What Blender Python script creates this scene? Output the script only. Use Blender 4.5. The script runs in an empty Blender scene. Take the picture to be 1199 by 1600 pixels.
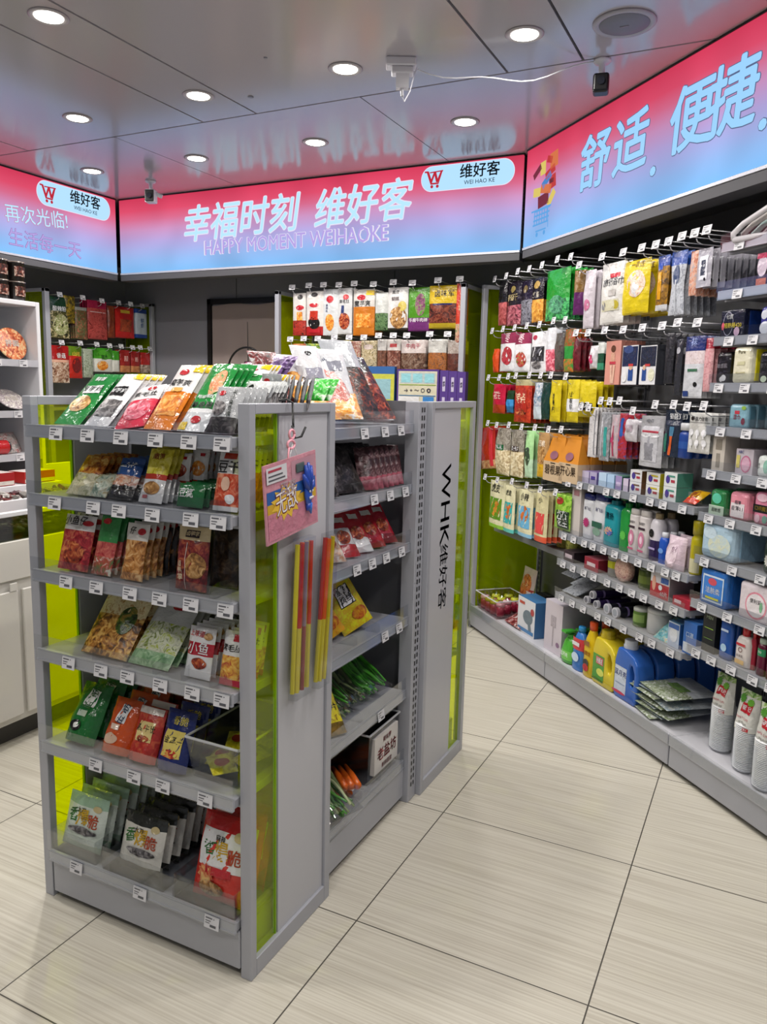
import bpy, bmesh, math, random
from math import sin, cos, pi, radians
from mathutils import Vector, Matrix
random.seed(7)
SC = bpy.context.scene
COL = SC.collection

# ------------------------------------------------------------------ camera
EYE = Vector((0, 0, 1.37)); FPX = 1214.3
PITCH, ROLL, YAW = .15732, .02373, .46005
_f = Vector((-sin(YAW), cos(YAW), 0)); _r = Vector((cos(YAW), sin(YAW), 0)); _z = Vector((0, 0, 1))
CF = _f*cos(PITCH) - _z*sin(PITCH); _u = _z*cos(PITCH) + _f*sin(PITCH)
CR = _r*cos(ROLL) + _u*sin(ROLL); CU = _u*cos(ROLL) - _r*sin(ROLL)
cam = bpy.data.objects.new('camera', bpy.data.cameras.new('camera')); COL.objects.link(cam)
m3 = Matrix((CR, CU, -CF)).transposed().to_4x4(); m3.translation = EYE
cam.matrix_world = m3
cam.data.sensor_fit = 'VERTICAL'; cam.data.sensor_height = 36; cam.data.lens = FPX/1600*36
cam.data.clip_start = .02
SC.camera = cam
SC.view_settings.view_transform = 'Standard'; SC.view_settings.look = 'None'
SC.view_settings.gamma = 1; SC.view_settings.use_curve_mapping = False
SC.view_settings.exposure = 0.0
# ------------------------------------------------------------------ light
W = bpy.data.worlds.new('world'); SC.world = W; W.use_nodes = True
W.node_tree.nodes['Background'].inputs[0].default_value = (.9, .93, 1, 1)
W.node_tree.nodes['Background'].inputs[1].default_value = .3
CEIL = 2.55
LAMP_W = 8.0      # watts of each downlight
SIGN_E = 1.0      # light box brightness
LAMPS = [(-2.246,1.974),(-2.251,2.726),(-2.948,2.729),(-3.584,3.41),(-2.855,3.435),(-2.124,3.441),(-1.554,2.726),(-1.347,3.442),(-.861,2.713),
         (-.30,1.95),(-1.5,1.1),(-.5,1.1),(.5,1.4),(-2.5,.6),(-3.3,1.5),(.4,.2),(-.8,-.1),(-2,-.3),(.4,2.1)]

# ------------------------------------------------------------------ materials
def lin(h):
    if isinstance(h, tuple): return h + (1,)
    h = h.lstrip('#'); c = [int(h[i:i+2], 16)/255 for i in (0, 2, 4)]
    return tuple((x/12.92 if x <= .04045 else ((x+.055)/1.055)**2.4) for x in c) + (1,)
_M = {}
def nodes(m):
    m.use_nodes = True; return m.node_tree.nodes, m.node_tree.links
def bump(m, scale, strength, detail=2, dist=.002):
    n, l = nodes(m); b = n['Principled BSDF']
    t = n.new('ShaderNodeTexCoord'); x = n.new('ShaderNodeTexNoise'); x.inputs['Scale'].default_value = scale
    x.inputs['Detail'].default_value = detail
    u = n.new('ShaderNodeBump'); u.inputs['Strength'].default_value = strength; u.inputs['Distance'].default_value = dist
    l.new(t.outputs['Object'], x.inputs['Vector']); l.new(x.outputs[0], u.inputs['Height']); l.new(u.outputs[0], b.inputs['Normal'])
def mat(col, rough=.5, metal=0, kind='', spec=.5):
    k = (col, rough, metal, kind, spec)
    if k in _M: return _M[k]
    m = bpy.data.materials.new('paint_%s_%s' % (kind, str(col).strip('#'))); n, l = nodes(m); b = n['Principled BSDF']
    b.inputs['Base Color'].default_value = lin(col); b.inputs['Roughness'].default_value = rough
    b.inputs['Metallic'].default_value = metal; b.inputs['Specular IOR Level'].default_value = spec
    if kind == 'film': bump(m, 34, .8, 3, .007)
    if kind == 'cloth': bump(m, 14, .5, 2, .02)
    _M[k] = m; return m
def film(c): return mat(c, .2, 0, 'film', .6)
def ink(c): return mat(c, .4)
def gloss(c): return mat(c, .22, 0, '', .5)
def matte(c): return mat(c, .75)
def pic(*cs, scale=55):
    """printed food picture: blotches of three colours"""
    k = ('pic', cs, scale)
    if k in _M: return _M[k]
    m = bpy.data.materials.new('picture'); n, l = nodes(m); b = n['Principled BSDF']
    t = n.new('ShaderNodeTexCoord'); x = n.new('ShaderNodeTexNoise'); x.inputs['Scale'].default_value = scale; x.inputs['Detail'].default_value = 2.5
    x.inputs['Distortion'].default_value = 1.2
    r = n.new('ShaderNodeValToRGB'); e = r.color_ramp
    while len(e.elements) < len(cs): e.elements.new(.5)
    for i, c in enumerate(cs):
        e.elements[i].position = .36 + .3*i/max(1, len(cs)-1); e.elements[i].color = lin(c)
    l.new(t.outputs['Object'], x.inputs['Vector']); l.new(x.outputs[0], r.inputs[0]); l.new(r.outputs[0], b.inputs['Base Color'])
    b.inputs['Roughness'].default_value = .32
    u = n.new('ShaderNodeBump'); u.inputs['Strength'].default_value = .4; u.inputs['Distance'].default_value = .004
    l.new(x.outputs[0], u.inputs['Height']); l.new(u.outputs[0], b.inputs['Normal'])
    _M[k] = m; return m
def C(c): return pic(*c) if isinstance(c, tuple) and isinstance(c[0], str) else (film(c) if isinstance(c, str) else c)
def see(name, col, refl=.1, rough=.05):
    """clear plastic: lets light straight through, tinted, plus a thin reflection"""
    k = ('see', name)
    if k in _M: return _M[k]
    m = bpy.data.materials.new(name); n, l = nodes(m); n.remove(n['Principled BSDF'])
    tr = n.new('ShaderNodeBsdfTransparent'); tr.inputs[0].default_value = lin(col)
    gl = n.new('ShaderNodeBsdfGlossy'); gl.inputs[0].default_value = (.9, .9, .9, 1); gl.inputs['Roughness'].default_value = rough
    mx = n.new('ShaderNodeMixShader'); fr = n.new('ShaderNodeLayerWeight'); fr.inputs[0].default_value = .5
    pw = n.new('ShaderNodeMath'); pw.operation = 'POWER'; pw.inputs[1].default_value = 4; l.new(fr.outputs['Facing'], pw.inputs[0])
    ad = n.new('ShaderNodeMath'); ad.operation = 'MULTIPLY_ADD'; ad.inputs[1].default_value = .5; ad.inputs[2].default_value = refl*.35
    l.new(pw.outputs[0], ad.inputs[0]); l.new(ad.outputs[0], mx.inputs[0]); l.new(tr.outputs[0], mx.inputs[1]); l.new(gl.outputs[0], mx.inputs[2])
    l.new(mx.outputs[0], n['Material Output'].inputs[0]); _M[k] = m; return m
CLEAR = see('clear_plastic', (.92, .93, .94), .22, .08)
CLEARB = see('clear_bin_plastic', (.80, .82, .84), .25, .15)
def acrylic():
    """translucent lime sheet: mostly see-through, a little of the colour scattered"""
    m = see('lime_acrylic', (.90, .97, .0), .12); n, l = nodes(m)
    d = n.new('ShaderNodeBsdfTranslucent'); d.inputs[0].default_value = (.62, .80, .01, 1)
    d2 = n.new('ShaderNodeBsdfDiffuse'); d2.inputs[0].default_value = (.50, .66, .01, 1)
    a = n.new('ShaderNodeAddShader'); mx = n.new('ShaderNodeMixShader'); mx.inputs[0].default_value = .07
    l.new(d.outputs[0], a.inputs[0]); l.new(d2.outputs[0], a.inputs[1])
    src = n['Material Output'].inputs[0].links[0].from_socket
    l.new(src, mx.inputs[1]); l.new(a.outputs[0], mx.inputs[2]); l.new(mx.outputs[0], n['Material Output'].inputs[0]); return m
LIME = acrylic()
LIME_D = mat('#7f9a16', .3); LIME_E = mat('#86b41c', .3)
STEEL = mat('#a8aab2', .38, .15, 'steel'); STEEL_D = mat('#85878e', .4, .3, 'dark'); WHITE = mat('#d8d8dc', .35)
ALU = mat('#c2c4cc', .35, .35, 'alu'); TAG = mat('#cfcfd3', .5); INKD = ink('#55565c'); BLACK = mat('#111113', .4)
WIRE = mat('#d4d5da', .25, .6, 'wire'); WOODN = matte('#b0977a')
def emit(name, col, s):
    m = bpy.data.materials.new(name); n, l = nodes(m); b = n['Principled BSDF']
    b.inputs['Base Color'].default_value = (0, 0, 0, 1); b.inputs['Emission Color'].default_value = lin(col); b.inputs['Emission Strength'].default_value = s
    b.inputs['Specular IOR Level'].default_value = .1
    return m

# ------------------------------------------------------------------ objects
def link(name, data, parent=None, mw=None):
    o = bpy.data.objects.new(name, data); COL.objects.link(o)
    if parent is not None: o.parent = parent
    if mw is not None: o.matrix_local = mw
    return o
def tag(o, label, cat, group=None):
    o['label'] = label; o['category'] = cat
    if group: o['group'] = group
    return o
def thing(name, label, cat, mw=None, group=None):
    return tag(link(name, None, None, mw), label, cat, group)
def struct(o): o['kind'] = 'structure'; return o
def dup(o, parent=None):
    c = o.copy(); COL.objects.link(c)
    if parent is not None: c.parent = parent
    for ch in o.children: dup(ch, c)
    return c
_T = {}
def glyph(s, off=0.0, shear=0.0):
    """outline of a piece of writing as flat triangles, centred, cap height about .72"""
    k = (s, off, shear)
    if k in _T: return _T[k]
    c = bpy.data.curves.new('writing', 'FONT'); c.body = s; c.shear = shear; c.resolution_u = 2
    c.align_x = 'CENTER'; c.align_y = 'CENTER'
    o = bpy.data.objects.new('writing', c); COL.objects.link(o)
    dg = bpy.context.evaluated_depsgraph_get(); me = bpy.data.meshes.new_from_object(o.evaluated_get(dg))
    v = [(p.co.x, p.co.y) for p in me.vertices]; f = [tuple(p.vertices) for p in me.polygons]
    bpy.data.objects.remove(o); bpy.data.curves.remove(c); bpy.data.meshes.remove(me)
    xs = [a for a, b in v] or [0]; w = max(xs)-min(xs)
    # make every triangle face the same way
    g = []
    for t in f:
        ar = sum(v[t[i]][0]*v[t[(i+1) % len(t)]][1]-v[t[(i+1) % len(t)]][0]*v[t[i]][1] for i in range(len(t)))
        g.append(t if ar > 0 else t[::-1])
    _T[k] = (v, g, w); return _T[k]
class MB:
    def __init__(s): s.v = []; s.f = []; s.m = []; s.ms = []
    def mi(s, m):
        m = C(m)
        if m not in s.ms: s.ms.append(m)
        return s.ms.index(m)
    def add(s, vs, fs, m):
        b = len(s.v); k = s.mi(m); s.v += [tuple(p) for p in vs]
        for f in fs: s.f.append(tuple(i+b for i in f)); s.m.append(k)
        return s
    def box(s, x0, x1, y0, y1, z0, z1, m):
        if x1 < x0: x0, x1 = x1, x0
        if y1 < y0: y0, y1 = y1, y0
        return s.add([(x0,y0,z0),(x1,y0,z0),(x1,y1,z0),(x0,y1,z0),(x0,y0,z1),(x1,y0,z1),(x1,y1,z1),(x0,y1,z1)],
              [(0,3,2,1),(4,5,6,7),(0,1,5,4),(1,2,6,5),(2,3,7,6),(3,0,4,7)], m)
    def rbox(s, x0, x1, y0, y1, z0, z1, r, m, seg=2):
        bm = bmesh.new(); bmesh.ops.create_cube(bm, size=1)
        for v in bm.verts: v.co = Vector(((x0+x1)/2+v.co.x*(x1-x0), (y0+y1)/2+v.co.y*(y1-y0), (z0+z1)/2+v.co.z*(z1-z0)))
        bmesh.ops.bevel(bm, geom=bm.edges[:], offset=r, segments=seg, affect='EDGES', profile=.5)
        bm.verts.index_update(); s.add([v.co[:] for v in bm.verts], [[v.index for v in f.verts] for f in bm.faces], m); bm.free(); return s
    def rod(s, a, b, r, m, n=8, r2=None, cap=True):
        a, b = Vector(a), Vector(b); d = (b-a).normalized(); p = d.orthogonal().normalized(); q = d.cross(p)
        r2 = r if r2 is None else r2; vs = []
        for c, rr in ((a, r), (b, r2)):
            vs += [(c+(p*cos(2*pi*i/n)+q*sin(2*pi*i/n))*rr)[:] for i in range(n)]
        fs = [(i, (i+1) % n, n+(i+1) % n, n+i) for i in range(n)]
        if cap: fs += [tuple(range(n))[::-1], tuple(range(n, 2*n))]
        return s.add(vs, fs, m)
    def tube(s, pts, r, m, n=6):
        pts = [Vector(p) for p in pts]; vs = []; ref = None
        for i, c in enumerate(pts):
            d = (pts[min(i+1, len(pts)-1)]-pts[max(i-1, 0)]).normalized()
            if ref is None: ref = d.orthogonal().normalized()
            p = (ref-d*ref.dot(d)).normalized(); ref = p; q = d.cross(p)
            rr = r[i] if isinstance(r, (list, tuple)) else r
            vs += [(c+(p*cos(2*pi*k/n)+q*sin(2*pi*k/n))*rr)[:] for k in range(n)]
        fs = [(i*n+k, i*n+(k+1) % n, (i+1)*n+(k+1) % n, (i+1)*n+k) for i in range(len(pts)-1) for k in range(n)]
        fs += [tuple(range(n))[::-1], tuple(range((len(pts)-1)*n, len(pts)*n))]
        return s.add(vs, fs, m)
    def lathe(s, prof, m, n=20, c=(0, 0, 0), sx=1, sy=1, pw=2.0):
        """profile (r,z) turned round z; pw>2 squares the section off"""
        vs = []
        for r, z in prof:
            for i in range(n):
                a = 2*pi*i/n; cc, ss = cos(a), sin(a)
                vs.append((c[0]+sx*r*math.copysign(abs(cc)**(2/pw), cc), c[1]+sy*r*math.copysign(abs(ss)**(2/pw), ss), c[2]+z))
        k = len(prof)
        fs = [(j*n+i, j*n+(i+1) % n, (j+1)*n+(i+1) % n, (j+1)*n+i) for j in range(k-1) for i in range(n)]
        fs += [tuple(range(n))[::-1], tuple(range((k-1)*n, k*n))]
        return s.add(vs, fs, m)
    def write(s, t, size, fn, m, off=0.0, shear=0.0, maxw=None, rot=0.0):
        """put writing on a surface: fn(x,y)->point"""
        v, f, w = glyph(t, 0.0, shear); k = size
        if off > 0:      # heavier strokes: the outline repeated a little to each side
            e = off*size; n = 8 if off > .015 else 4
            for i in range(n):
                dx, dz = e*cos(2*pi*i/n), e*sin(2*pi*i/n)
                s.write(t, size, lambda p, q: fn(p+dx, q+dz), m, 0, shear, maxw, rot)
        kx = min(size, maxw/w) if (maxw and w > 0) else size
        c, q = cos(rot), sin(rot)
        return s.add([fn(a*kx*c-b*k*q, a*kx*q+b*k*c) for a, b in v], f, m)
    def mesh(s, name, smooth=False):
        me = bpy.data.meshes.new(name); me.from_pydata(s.v, [], s.f)
        for m in s.ms: me.materials.append(m)
        me.polygons.foreach_set('material_index', s.m)
        if smooth: me.polygons.foreach_set('use_smooth', [True]*len(s.f))
        me.update(); return me
    def build(s, name, parent=None, mw=None, smooth=False, auto=False):
        me = s.mesh(name, smooth or auto)
        if auto: me.set_sharp_from_angle(angle=radians(35))
        return link(name, me, parent, mw)
def bevel(o, w=.002, seg=1):
    b = o.modifiers.new('edge', 'BEVEL'); b.width = w; b.segments = seg; b.limit_method = 'ANGLE'; return o

# ------------------------------------------------------------------ places
class Frame:
    """a wall or shelf front: x along it, y into it, z up"""
    def __init__(s, ox, oy, rz):
        s.o = Vector((ox, oy, 0)); s.rz = rz; s.U = Vector((cos(rz), sin(rz), 0)); s.N = Vector((-sin(rz), cos(rz), 0))
    def at(s, x, y, d):
        """where on the upright plane at depth d the sight line of photo point x,y lands: (along, height)"""
        r = CR*((x-599.5)/FPX) - CU*((y-800)/FPX) + CF
        t = ((s.o+s.N*d-EYE).dot(s.N))/r.dot(s.N); p = EYE+r*t-s.o
        return p.dot(s.U), p.z
    def M(s, a=0, d=0, z=0, lean=0, yaw=0, roll=0):
        return (Matrix.Translation(s.o+s.U*a+s.N*d+Vector((0, 0, z))) @ Matrix.Rotation(s.rz+yaw, 4, 'Z')
                @ Matrix.Rotation(-lean, 4, 'X') @ Matrix.Rotation(roll, 4, 'Y'))
A45 = radians(45.7)
FW = Frame(0, 0, 0)                       # shelves that face the camera side (world x, y)
FS = Frame(-1.0, 0, pi/2)                 # side shelves facing the aisle: along = world y, into = -x
FR = Frame(-1.483, 4.170, -A45)           # diagonal wall of shelves
FL = Frame(-4.15, 0, pi/2)                # left wall rack
FC = Frame(-2.467, 0, pi/2)               # counter front

# ------------------------------------------------------------------ the room
def tiles():
    m = bpy.data.materials.new('floor_tile'); n, l = nodes(m); b = n['Principled BSDF']
    g = n.new('ShaderNodeNewGeometry'); sp = n.new('ShaderNodeSeparateXYZ'); l.new(g.outputs['Position'], sp.inputs[0])
    def M(op, a, bb=None, c=None):
        x = n.new('ShaderNodeMath'); x.operation = op
        for i, q in enumerate((a, bb, c)):
            if q is None: continue
            if isinstance(q, (int, float)): x.inputs[i].default_value = q
            else: l.new(q, x.inputs[i])
        return x.outputs[0]
    T = .598; gr = []
    for ax, o in (('X', -.854), ('Y', 1.622)):
        q = M('FRACT', M('DIVIDE', M('ADD', sp.outputs[ax], 60*T-o), T))
        gr.append(M('LESS_THAN', M('MINIMUM', q, M('SUBTRACT', 1, q)), .0030))
    gout = M('MAXIMUM', gr[0], gr[1])
    cell = n.new('ShaderNodeCombineXYZ')
    for i, (ax, o) in enumerate((('X', -.854), ('Y', 1.622))):
        l.new(M('FLOOR', M('DIVIDE', M('ADD', sp.outputs[ax], 60*T-o), T)), cell.inputs[i])
    wn = n.new('ShaderNodeTexWhiteNoise'); l.new(cell.outputs[0], wn.inputs[0])
    mp = n.new('ShaderNodeMapping'); mp.inputs['Scale'].default_value = (2.4, 165, 1); l.new(g.outputs['Position'], mp.inputs[0])
    of = n.new('ShaderNodeVectorMath'); of.operation = 'ADD'; sc = n.new('ShaderNodeVectorMath'); sc.operation = 'SCALE'; sc.inputs['Scale'].default_value = 9
    l.new(wn.outputs[1], sc.inputs[0]); l.new(mp.outputs[0], of.inputs[0]); l.new(sc.outputs[0], of.inputs[1])
    s1 = n.new('ShaderNodeTexNoise'); s1.inputs['Scale'].default_value = 1; s1.inputs['Detail'].default_value = 4; l.new(of.outputs[0], s1.inputs[0])
    r = n.new('ShaderNodeValToRGB'); r.color_ramp.elements[0].position = .3; r.color_ramp.elements[0].color = lin('#b3ad9f')
    r.color_ramp.elements[1].position = .62; r.color_ramp.elements[1].color = lin('#c9c5b8'); l.new(s1.outputs[0], r.inputs[0])
    mx = n.new('ShaderNodeMix'); mx.data_type = 'RGBA'; l.new(gout, mx.inputs[0]); l.new(r.outputs[0], mx.inputs[6]); mx.inputs[7].default_value = lin('#4d4a43')
    l.new(mx.outputs[2], b.inputs['Base Color']); b.inputs['Roughness'].default_value = .34; b.inputs['Specular IOR Level'].default_value = .35
    u = n.new('ShaderNodeBump'); u.inputs['Strength'].default_value = .12; u.inputs['Distance'].default_value = .001; l.new(s1.outputs[0], u.inputs['Height']); l.new(u.outputs[0], b.inputs['Normal'])
    return m
struct(MB().box(-4.6, 3.2, -3.5, 4.7, -.05, 0, tiles()).build('floor'))
WALLM = mat('#85868e', .55, 0, 'wall'); WALLD = mat('#4c4c50', .6, 0, 'wall2')
struct(MB().box(-4.6, -.9, 4.52, 4.6, 0, CEIL, WALLM).build('wall_back'))
struct(MB().box(-4.57, -4.45, -3.5, 4.52, 0, CEIL, WALLM).build('wall_left'))
struct(MB().box(-.4, 4.6, .46, .54, 0, CEIL, WALLD).build('wall_right', None, FR.M()))
sm = MB()
for x in (-3.42, -2.2): sm.box(x-.002, x+.002, 4.517, 4.521, 0, 2.1, WALLD)
struct(sm.build('trim_1'))
def ceilmat():
    m = mat('#b4b0b4', .17, .0, 'ceiling', .9); n, l = nodes(m); b = n['Principled BSDF']; b.inputs['IOR'].default_value = 1.6; return m
CM = ceilmat()
G = .005
cm_ = MB(); xs = [-7.92, -6.48-.295, -6.48, -5.04-.295, -5.04, -3.6-.295, -3.6, -2.45, -2.155, -1.01, -.728, .435, .717, 1.86, 2.14, 3.2]
for a, b in zip(xs, xs[1:]):
    if b > -4.6: cm_.box(max(a, -4.6)+G, b-G, -3.5, 3.0-G, CEIL, CEIL+.02, CM)
xs = [-4.6, -3.0, -1.64, -.2, 1.2]
for a, b in zip(xs, xs[1:]): cm_.box(a+G/2, b-G/2, 3.0+G, 4.6, CEIL, CEIL+.02, CM)
cm_.box(-4.6, 3.2, -3.5, 4.6, CEIL+.03, CEIL+.05, BLACK)
struct(cm_.build('ceiling'))

# downlights
LE = emit('lamp_glow', '#fff8ee', 9)
ld = bpy.data.lights.new('downlight', 'AREA'); ld.shape = 'DISK'; ld.size = .085; ld.energy = LAMP_W; ld.color = (1, .955, .90); ld.spread = radians(172)
ring = MB().lathe([(.062, 0), (.065, -.002), (.058, -.006), (.047, -.004), (.046, 0)], mat('#b4b0b0', .35), 28).mesh('ring', True)
bowl = MB().lathe([(.0455, -.0045), (.0455, -.0015), (.03, -.001)], LE, 24).mesh('bulb', True)
wh = ['above the green packs of the end stand', 'between two lamps over the end stand', 'left of the middle lamp row', 'in the far left corner by the small camera',
      'over the doorway frame, second of the far row', 'third of the far row above the lit writing', 'ahead of the ceiling plug box', 'above the white logo plate of the back sign', 'beside the round speaker']
for i, (x, y) in enumerate(LAMPS):
    if i < 9: lab = 'round white recessed downlight ' + wh[i]
    else: lab = 'round white recessed downlight over the front aisle, outside the photo'
    t = thing('ceiling_downlight', lab, 'ceiling light', Matrix.Translation((x, y, CEIL)), 'recessed ceiling downlights')
    link('trim_ring', ring, t); link('lamp_face', bowl, t)
    lo = link('lamp_light', ld, t, Matrix.Translation((0, 0, -.012)))
# ------------------------------------------------------------------ lit signs
Z0, Z1 = 2.083, CEIL
def signmat():
    m = bpy.data.materials.new('lit_print'); n, l = nodes(m); n.remove(n['Principled BSDF'])
    g = n.new('ShaderNodeNewGeometry'); sp = n.new('ShaderNodeSeparateXYZ'); l.new(g.outputs['Position'], sp.inputs[0])
    mr = n.new('ShaderNodeMapRange'); mr.inputs[1].default_value = Z0; mr.inputs[2].default_value = Z1; l.new(sp.outputs[2], mr.inputs[0])
    r = n.new('ShaderNodeValToRGB'); e = r.color_ramp
    for p, c in ((.0, '#86c2fb'), (.16, '#96bcf2'), (.40, '#b7a9e0'), (.56, '#cf96c4'), (.70, '#dd6f92'), (.82, '#e2506f'), (1, '#d23a58')):
        if p in (0., 1): q = e.elements[0 if p == 0 else -1]
        else: q = e.elements.new(p)
        q.color = lin(c)
    # light tubes behind the sheet make it unevenly bright along its foot
    ns = n.new('ShaderNodeTexNoise'); ns.inputs['Scale'].default_value = 3.2; ns.inputs['Detail'].default_value = 1; l.new(g.outputs['Position'], ns.inputs[0])
    mn = n.new('ShaderNodeMapRange'); mn.inputs[1].default_value = .3; mn.inputs[2].default_value = .7; mn.inputs[3].default_value = .88*SIGN_E; mn.inputs[4].default_value = 1.10*SIGN_E
    l.new(ns.outputs[0], mn.inputs[0]); em = n.new('ShaderNodeEmission'); l.new(mr.outputs[0], r.inputs[0]); l.new(r.outputs[0], em.inputs[0]); l.new(mn.outputs[0], em.inputs[1])
    l.new(em.outputs[0], n['Material Output'].inputs[0]); return m
SG = signmat()
PALE = emit('lit_letter', '#b9e6ff', 1.05*SIGN_E); PALE2 = emit('lit_letter_cool', '#9ed4ff', 1.0*SIGN_E); EDGEW = emit('lit_outline_pale', '#e9e4f6', 1*SIGN_E)
EDGER = emit('lit_outline_red', '#d0708f', .95*SIGN_E); EDGEG = emit('lit_outline_grey', '#63729a', .8); PLATE = emit('lit_plate', '#b4e0ff', 1.05*SIGN_E)
LINK_RED = emit('lit_red', '#c82b3c', .9); LINK_BLK = emit('lit_black', '#16181c', .6); LILAC = emit('lit_lilac', '#b9a6e8', 1.0); EDGEL = emit('lit_line_mauve', '#a060a0', .8)
def signbox(F, a0, a1, d, label, name='light_box_sign'):
    t = thing(name, label, 'illuminated sign', F.M(0, d, 0), 'lit header signs')
    bevel(MB().box(a0, a1, .0, .09, Z0-.012, Z0, ALU).box(a0, a1, .004, .09, Z0-.05, Z0-.012, WALLD).box(a0, a1, .0, .09, Z1-.008, Z1-.001, BLACK).box(a0, a1, .02, .09, Z0, Z1-.008, WALLD).build('frame', t), .001)
    MB().box(a0+.004, a1-.004, .003, .02, Z0, Z1-.009, SG).build('lit_face', t)
    return t
def swrite(t, s, x, z, size, m, edge=None, off=.006, eo=.03, shear=0, maxw=None, rot=0, lay=0, rise=1.0):
    b = MB()
    if edge: b.write(s, size, lambda p, q: (x+p, -.0012-lay, z+q*rise), edge, eo, shear, maxw*1.01 if maxw else None, rot)
    b.write(s, size, lambda p, q: (x+p, -.0024-lay, z+q*rise), m, off, shear, maxw, rot)
    return b.build('lettering', t)
def plate(t, x, z, w, h, logo=True):
    b = MB(); n = 16; pts = []
    for i in range(2*n+2):
        a = -pi/2+pi*(i if i <= n else i-1)/n; cx = x+(w-h)/2*(1 if i <= n else -1); pts.append((cx+h/2*cos(a), -.0016, z+h/2*sin(a)))
    b.add([(p[0]+ (p[0]-x)*.012, -.0010, z+(p[2]-z)*1.06) for p in pts], [tuple(range(len(pts)))], EDGEW); b.add(pts, [tuple(range(len(pts)))], PLATE); b.build('logo_plate', t)
    c = MB(); u = h/10; ox = x-w*.345; Y = -.003
    def bar(x0, z0, x1, z1, th, m=LINK_RED):
        dx, dz = x1-x0, z1-z0; L = math.hypot(dx, dz); nx, nz = -dz/L*th/2, dx/L*th/2
        c.add([(ox+(x0+nx)*u, Y, z+(z0+nz)*u), (ox+(x0-nx)*u, Y, z+(z0-nz)*u), (ox+(x1-nx)*u, Y, z+(z1-nz)*u), (ox+(x1+nx)*u, Y, z+(z1+nz)*u)], [(0, 1, 2, 3)], m)
    for q in ((-5, 3, -3.4, 3, .7), (-3.6, 3.1, -1.8, -1.7, 1.1), (-1.9, -1.5, -.2, 2.8, .9), (-.2, 2.8, 1.0, -1.5, 1.1), (1.0, -1.5, 3.0, 3, .9), (-2.6, 2.6, 3.6, 3.0, .5), (-2.2, -2, 1.6, -2, .7), (3.2, 3.1, 1.4, -2.2, .5)): bar(*q)
    for wx in (-1.5, 1.1):
        c.add([(ox+(wx+.7*cos(2*pi*i/10))*u, Y, z+(-3.2+.7*sin(2*pi*i/10))*u) for i in range(10)], [tuple(range(10))], LINK_RED)
    c.build('cart_logo', t)
    swrite(t, '维好客', x+w*.14, z+h*.13, h*.60, LINK_BLK, off=.016, maxw=w*.56, lay=.002)
    swrite(t, 'WEI HAO KE', x+w*.14, z-h*.29, h*.24, LINK_BLK, off=.003, maxw=w*.53, lay=.002)
FBS = Frame(0, 3.98, 0); FLS = Frame(-3.965, 0, pi/2)
t = signbox(Frame(0, 0, 0), -3.96, -1.235, 3.98, 'long pink to blue lit sign over the back wall with handwritten characters')
swrite(t, '幸福时刻', -3.00, 2.345, .215, PALE, EDGEW, .006, .030, .18, rise=1.05, rot=.02)
swrite(t, '维好客', -2.16, 2.36, .205, PALE, EDGEW, .006, .030, .18, rise=1.1, rot=.03)
swrite(t, 'HAPPY MOMENT WEIHAOKE', -2.62, 2.205, .125, LILAC, EDGEW, .008, .03, 0, 1.26, rise=.95, rot=.01)
plate(t, -1.537, 2.47, .51, .122)
t = signbox(FLS, .6, 3.965, 0, 'pink to blue lit sign on the left with thin outlined characters and logo plate')
# measured along the sign: 3.09 is where the photo's left border cuts it
swrite(t, '再次光临!', 3.345, 2.308, .105, PALE, EDGER, .004, .024, maxw=.53, rot=.08)
swrite(t, '生活每一天', 3.40, 2.165, .105, LILAC, EDGEL, -.004, .016, maxw=.62)
plate(t, 3.628, 2.463, .56, .135)
t = signbox(FR, .355, 3.9, .035, 'large pink to blue lit sign on the diagonal wall with shopping cart picture')
for ch, a, z, s in (('舒', .975, 2.325, .235), ('适', 1.225, 2.325, .235), ('.', 1.385, 2.255, .22), ('便', 1.575, 2.32, .235), ('捷', 1.775, 2.32, .235), ('.', 1.925, 2.262, .22)):
    swrite(t, ch, a, z, s, PALE2, EDGEG, .02, .034, .06, rise=1.0)
b = MB(); cart = emit('lit_cart_blue', '#5fa8e8', .95)
def q2(x0, z0, x1, z1, m, r=0.0, Y=-.002):
    cx, cz, w, h = (x0+x1)/2, (z0+z1)/2, (x1-x0)/2, (z1-z0)/2
    b.add([(cx+p*w*cos(r)-q*h*sin(r), Y, cz+p*w*sin(r)+q*h*cos(r)) for p, q in ((-1, -1), (1, -1), (1, 1), (-1, 1))], [(0, 1, 2, 3)], m)
E1 = {k: emit('lit_'+k, c, .9) for k, c in dict(red='#c83a3a', dark='#7a2a3c', yellow='#e6cf6a', orange='#e07a4a', blue='#4a8ad0', tan='#c9a36a', black='#33283a').items()}
for (x0, z0, x1, z1, c, r) in ((.50, 2.245, .60, 2.30, 'dark', .1), (.585, 2.25, .665, 2.285, 'yellow', .8), (.52, 2.30, .62, 2.34, 'orange', -.2), (.60, 2.31, .66, 2.37, 'red', .15), (.45, 2.30, .52, 2.34, 'yellow', -.1),
    (.53, 2.34, .62, 2.375, 'blue', .5), (.56, 2.37, .65, 2.405, 'red', .3), (.51, 2.39, .56, 2.45, 'yellow', .05), (.44, 2.40, .52, 2.43, 'dark', .5), (.60, 2.40, .67, 2.47, 'orange', .1), (.57, 2.43, .62, 2.46, 'red', -.3), (.60, 2.335, .64, 2.355, 'black', 0)):
    q2(x0, z0, x1, z1, E1[c], r)
for i in range(6): q2(.47+.024*i, 2.165, .478+.024*i, 2.235, cart, 0, -.0025)
for i in range(4): q2(.46+.004*i, 2.165+.021*i, .61+.004*i, 2.173+.021*i, cart, 0, -.0026)
q2(.44, 2.232, .63, 2.240, cart, 0, -.0027); q2(.49, 2.135, .59, 2.142, cart, 0, -.0027); q2(.60, 2.14, .606, 2.24, cart, .1, -.0027)
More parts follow.
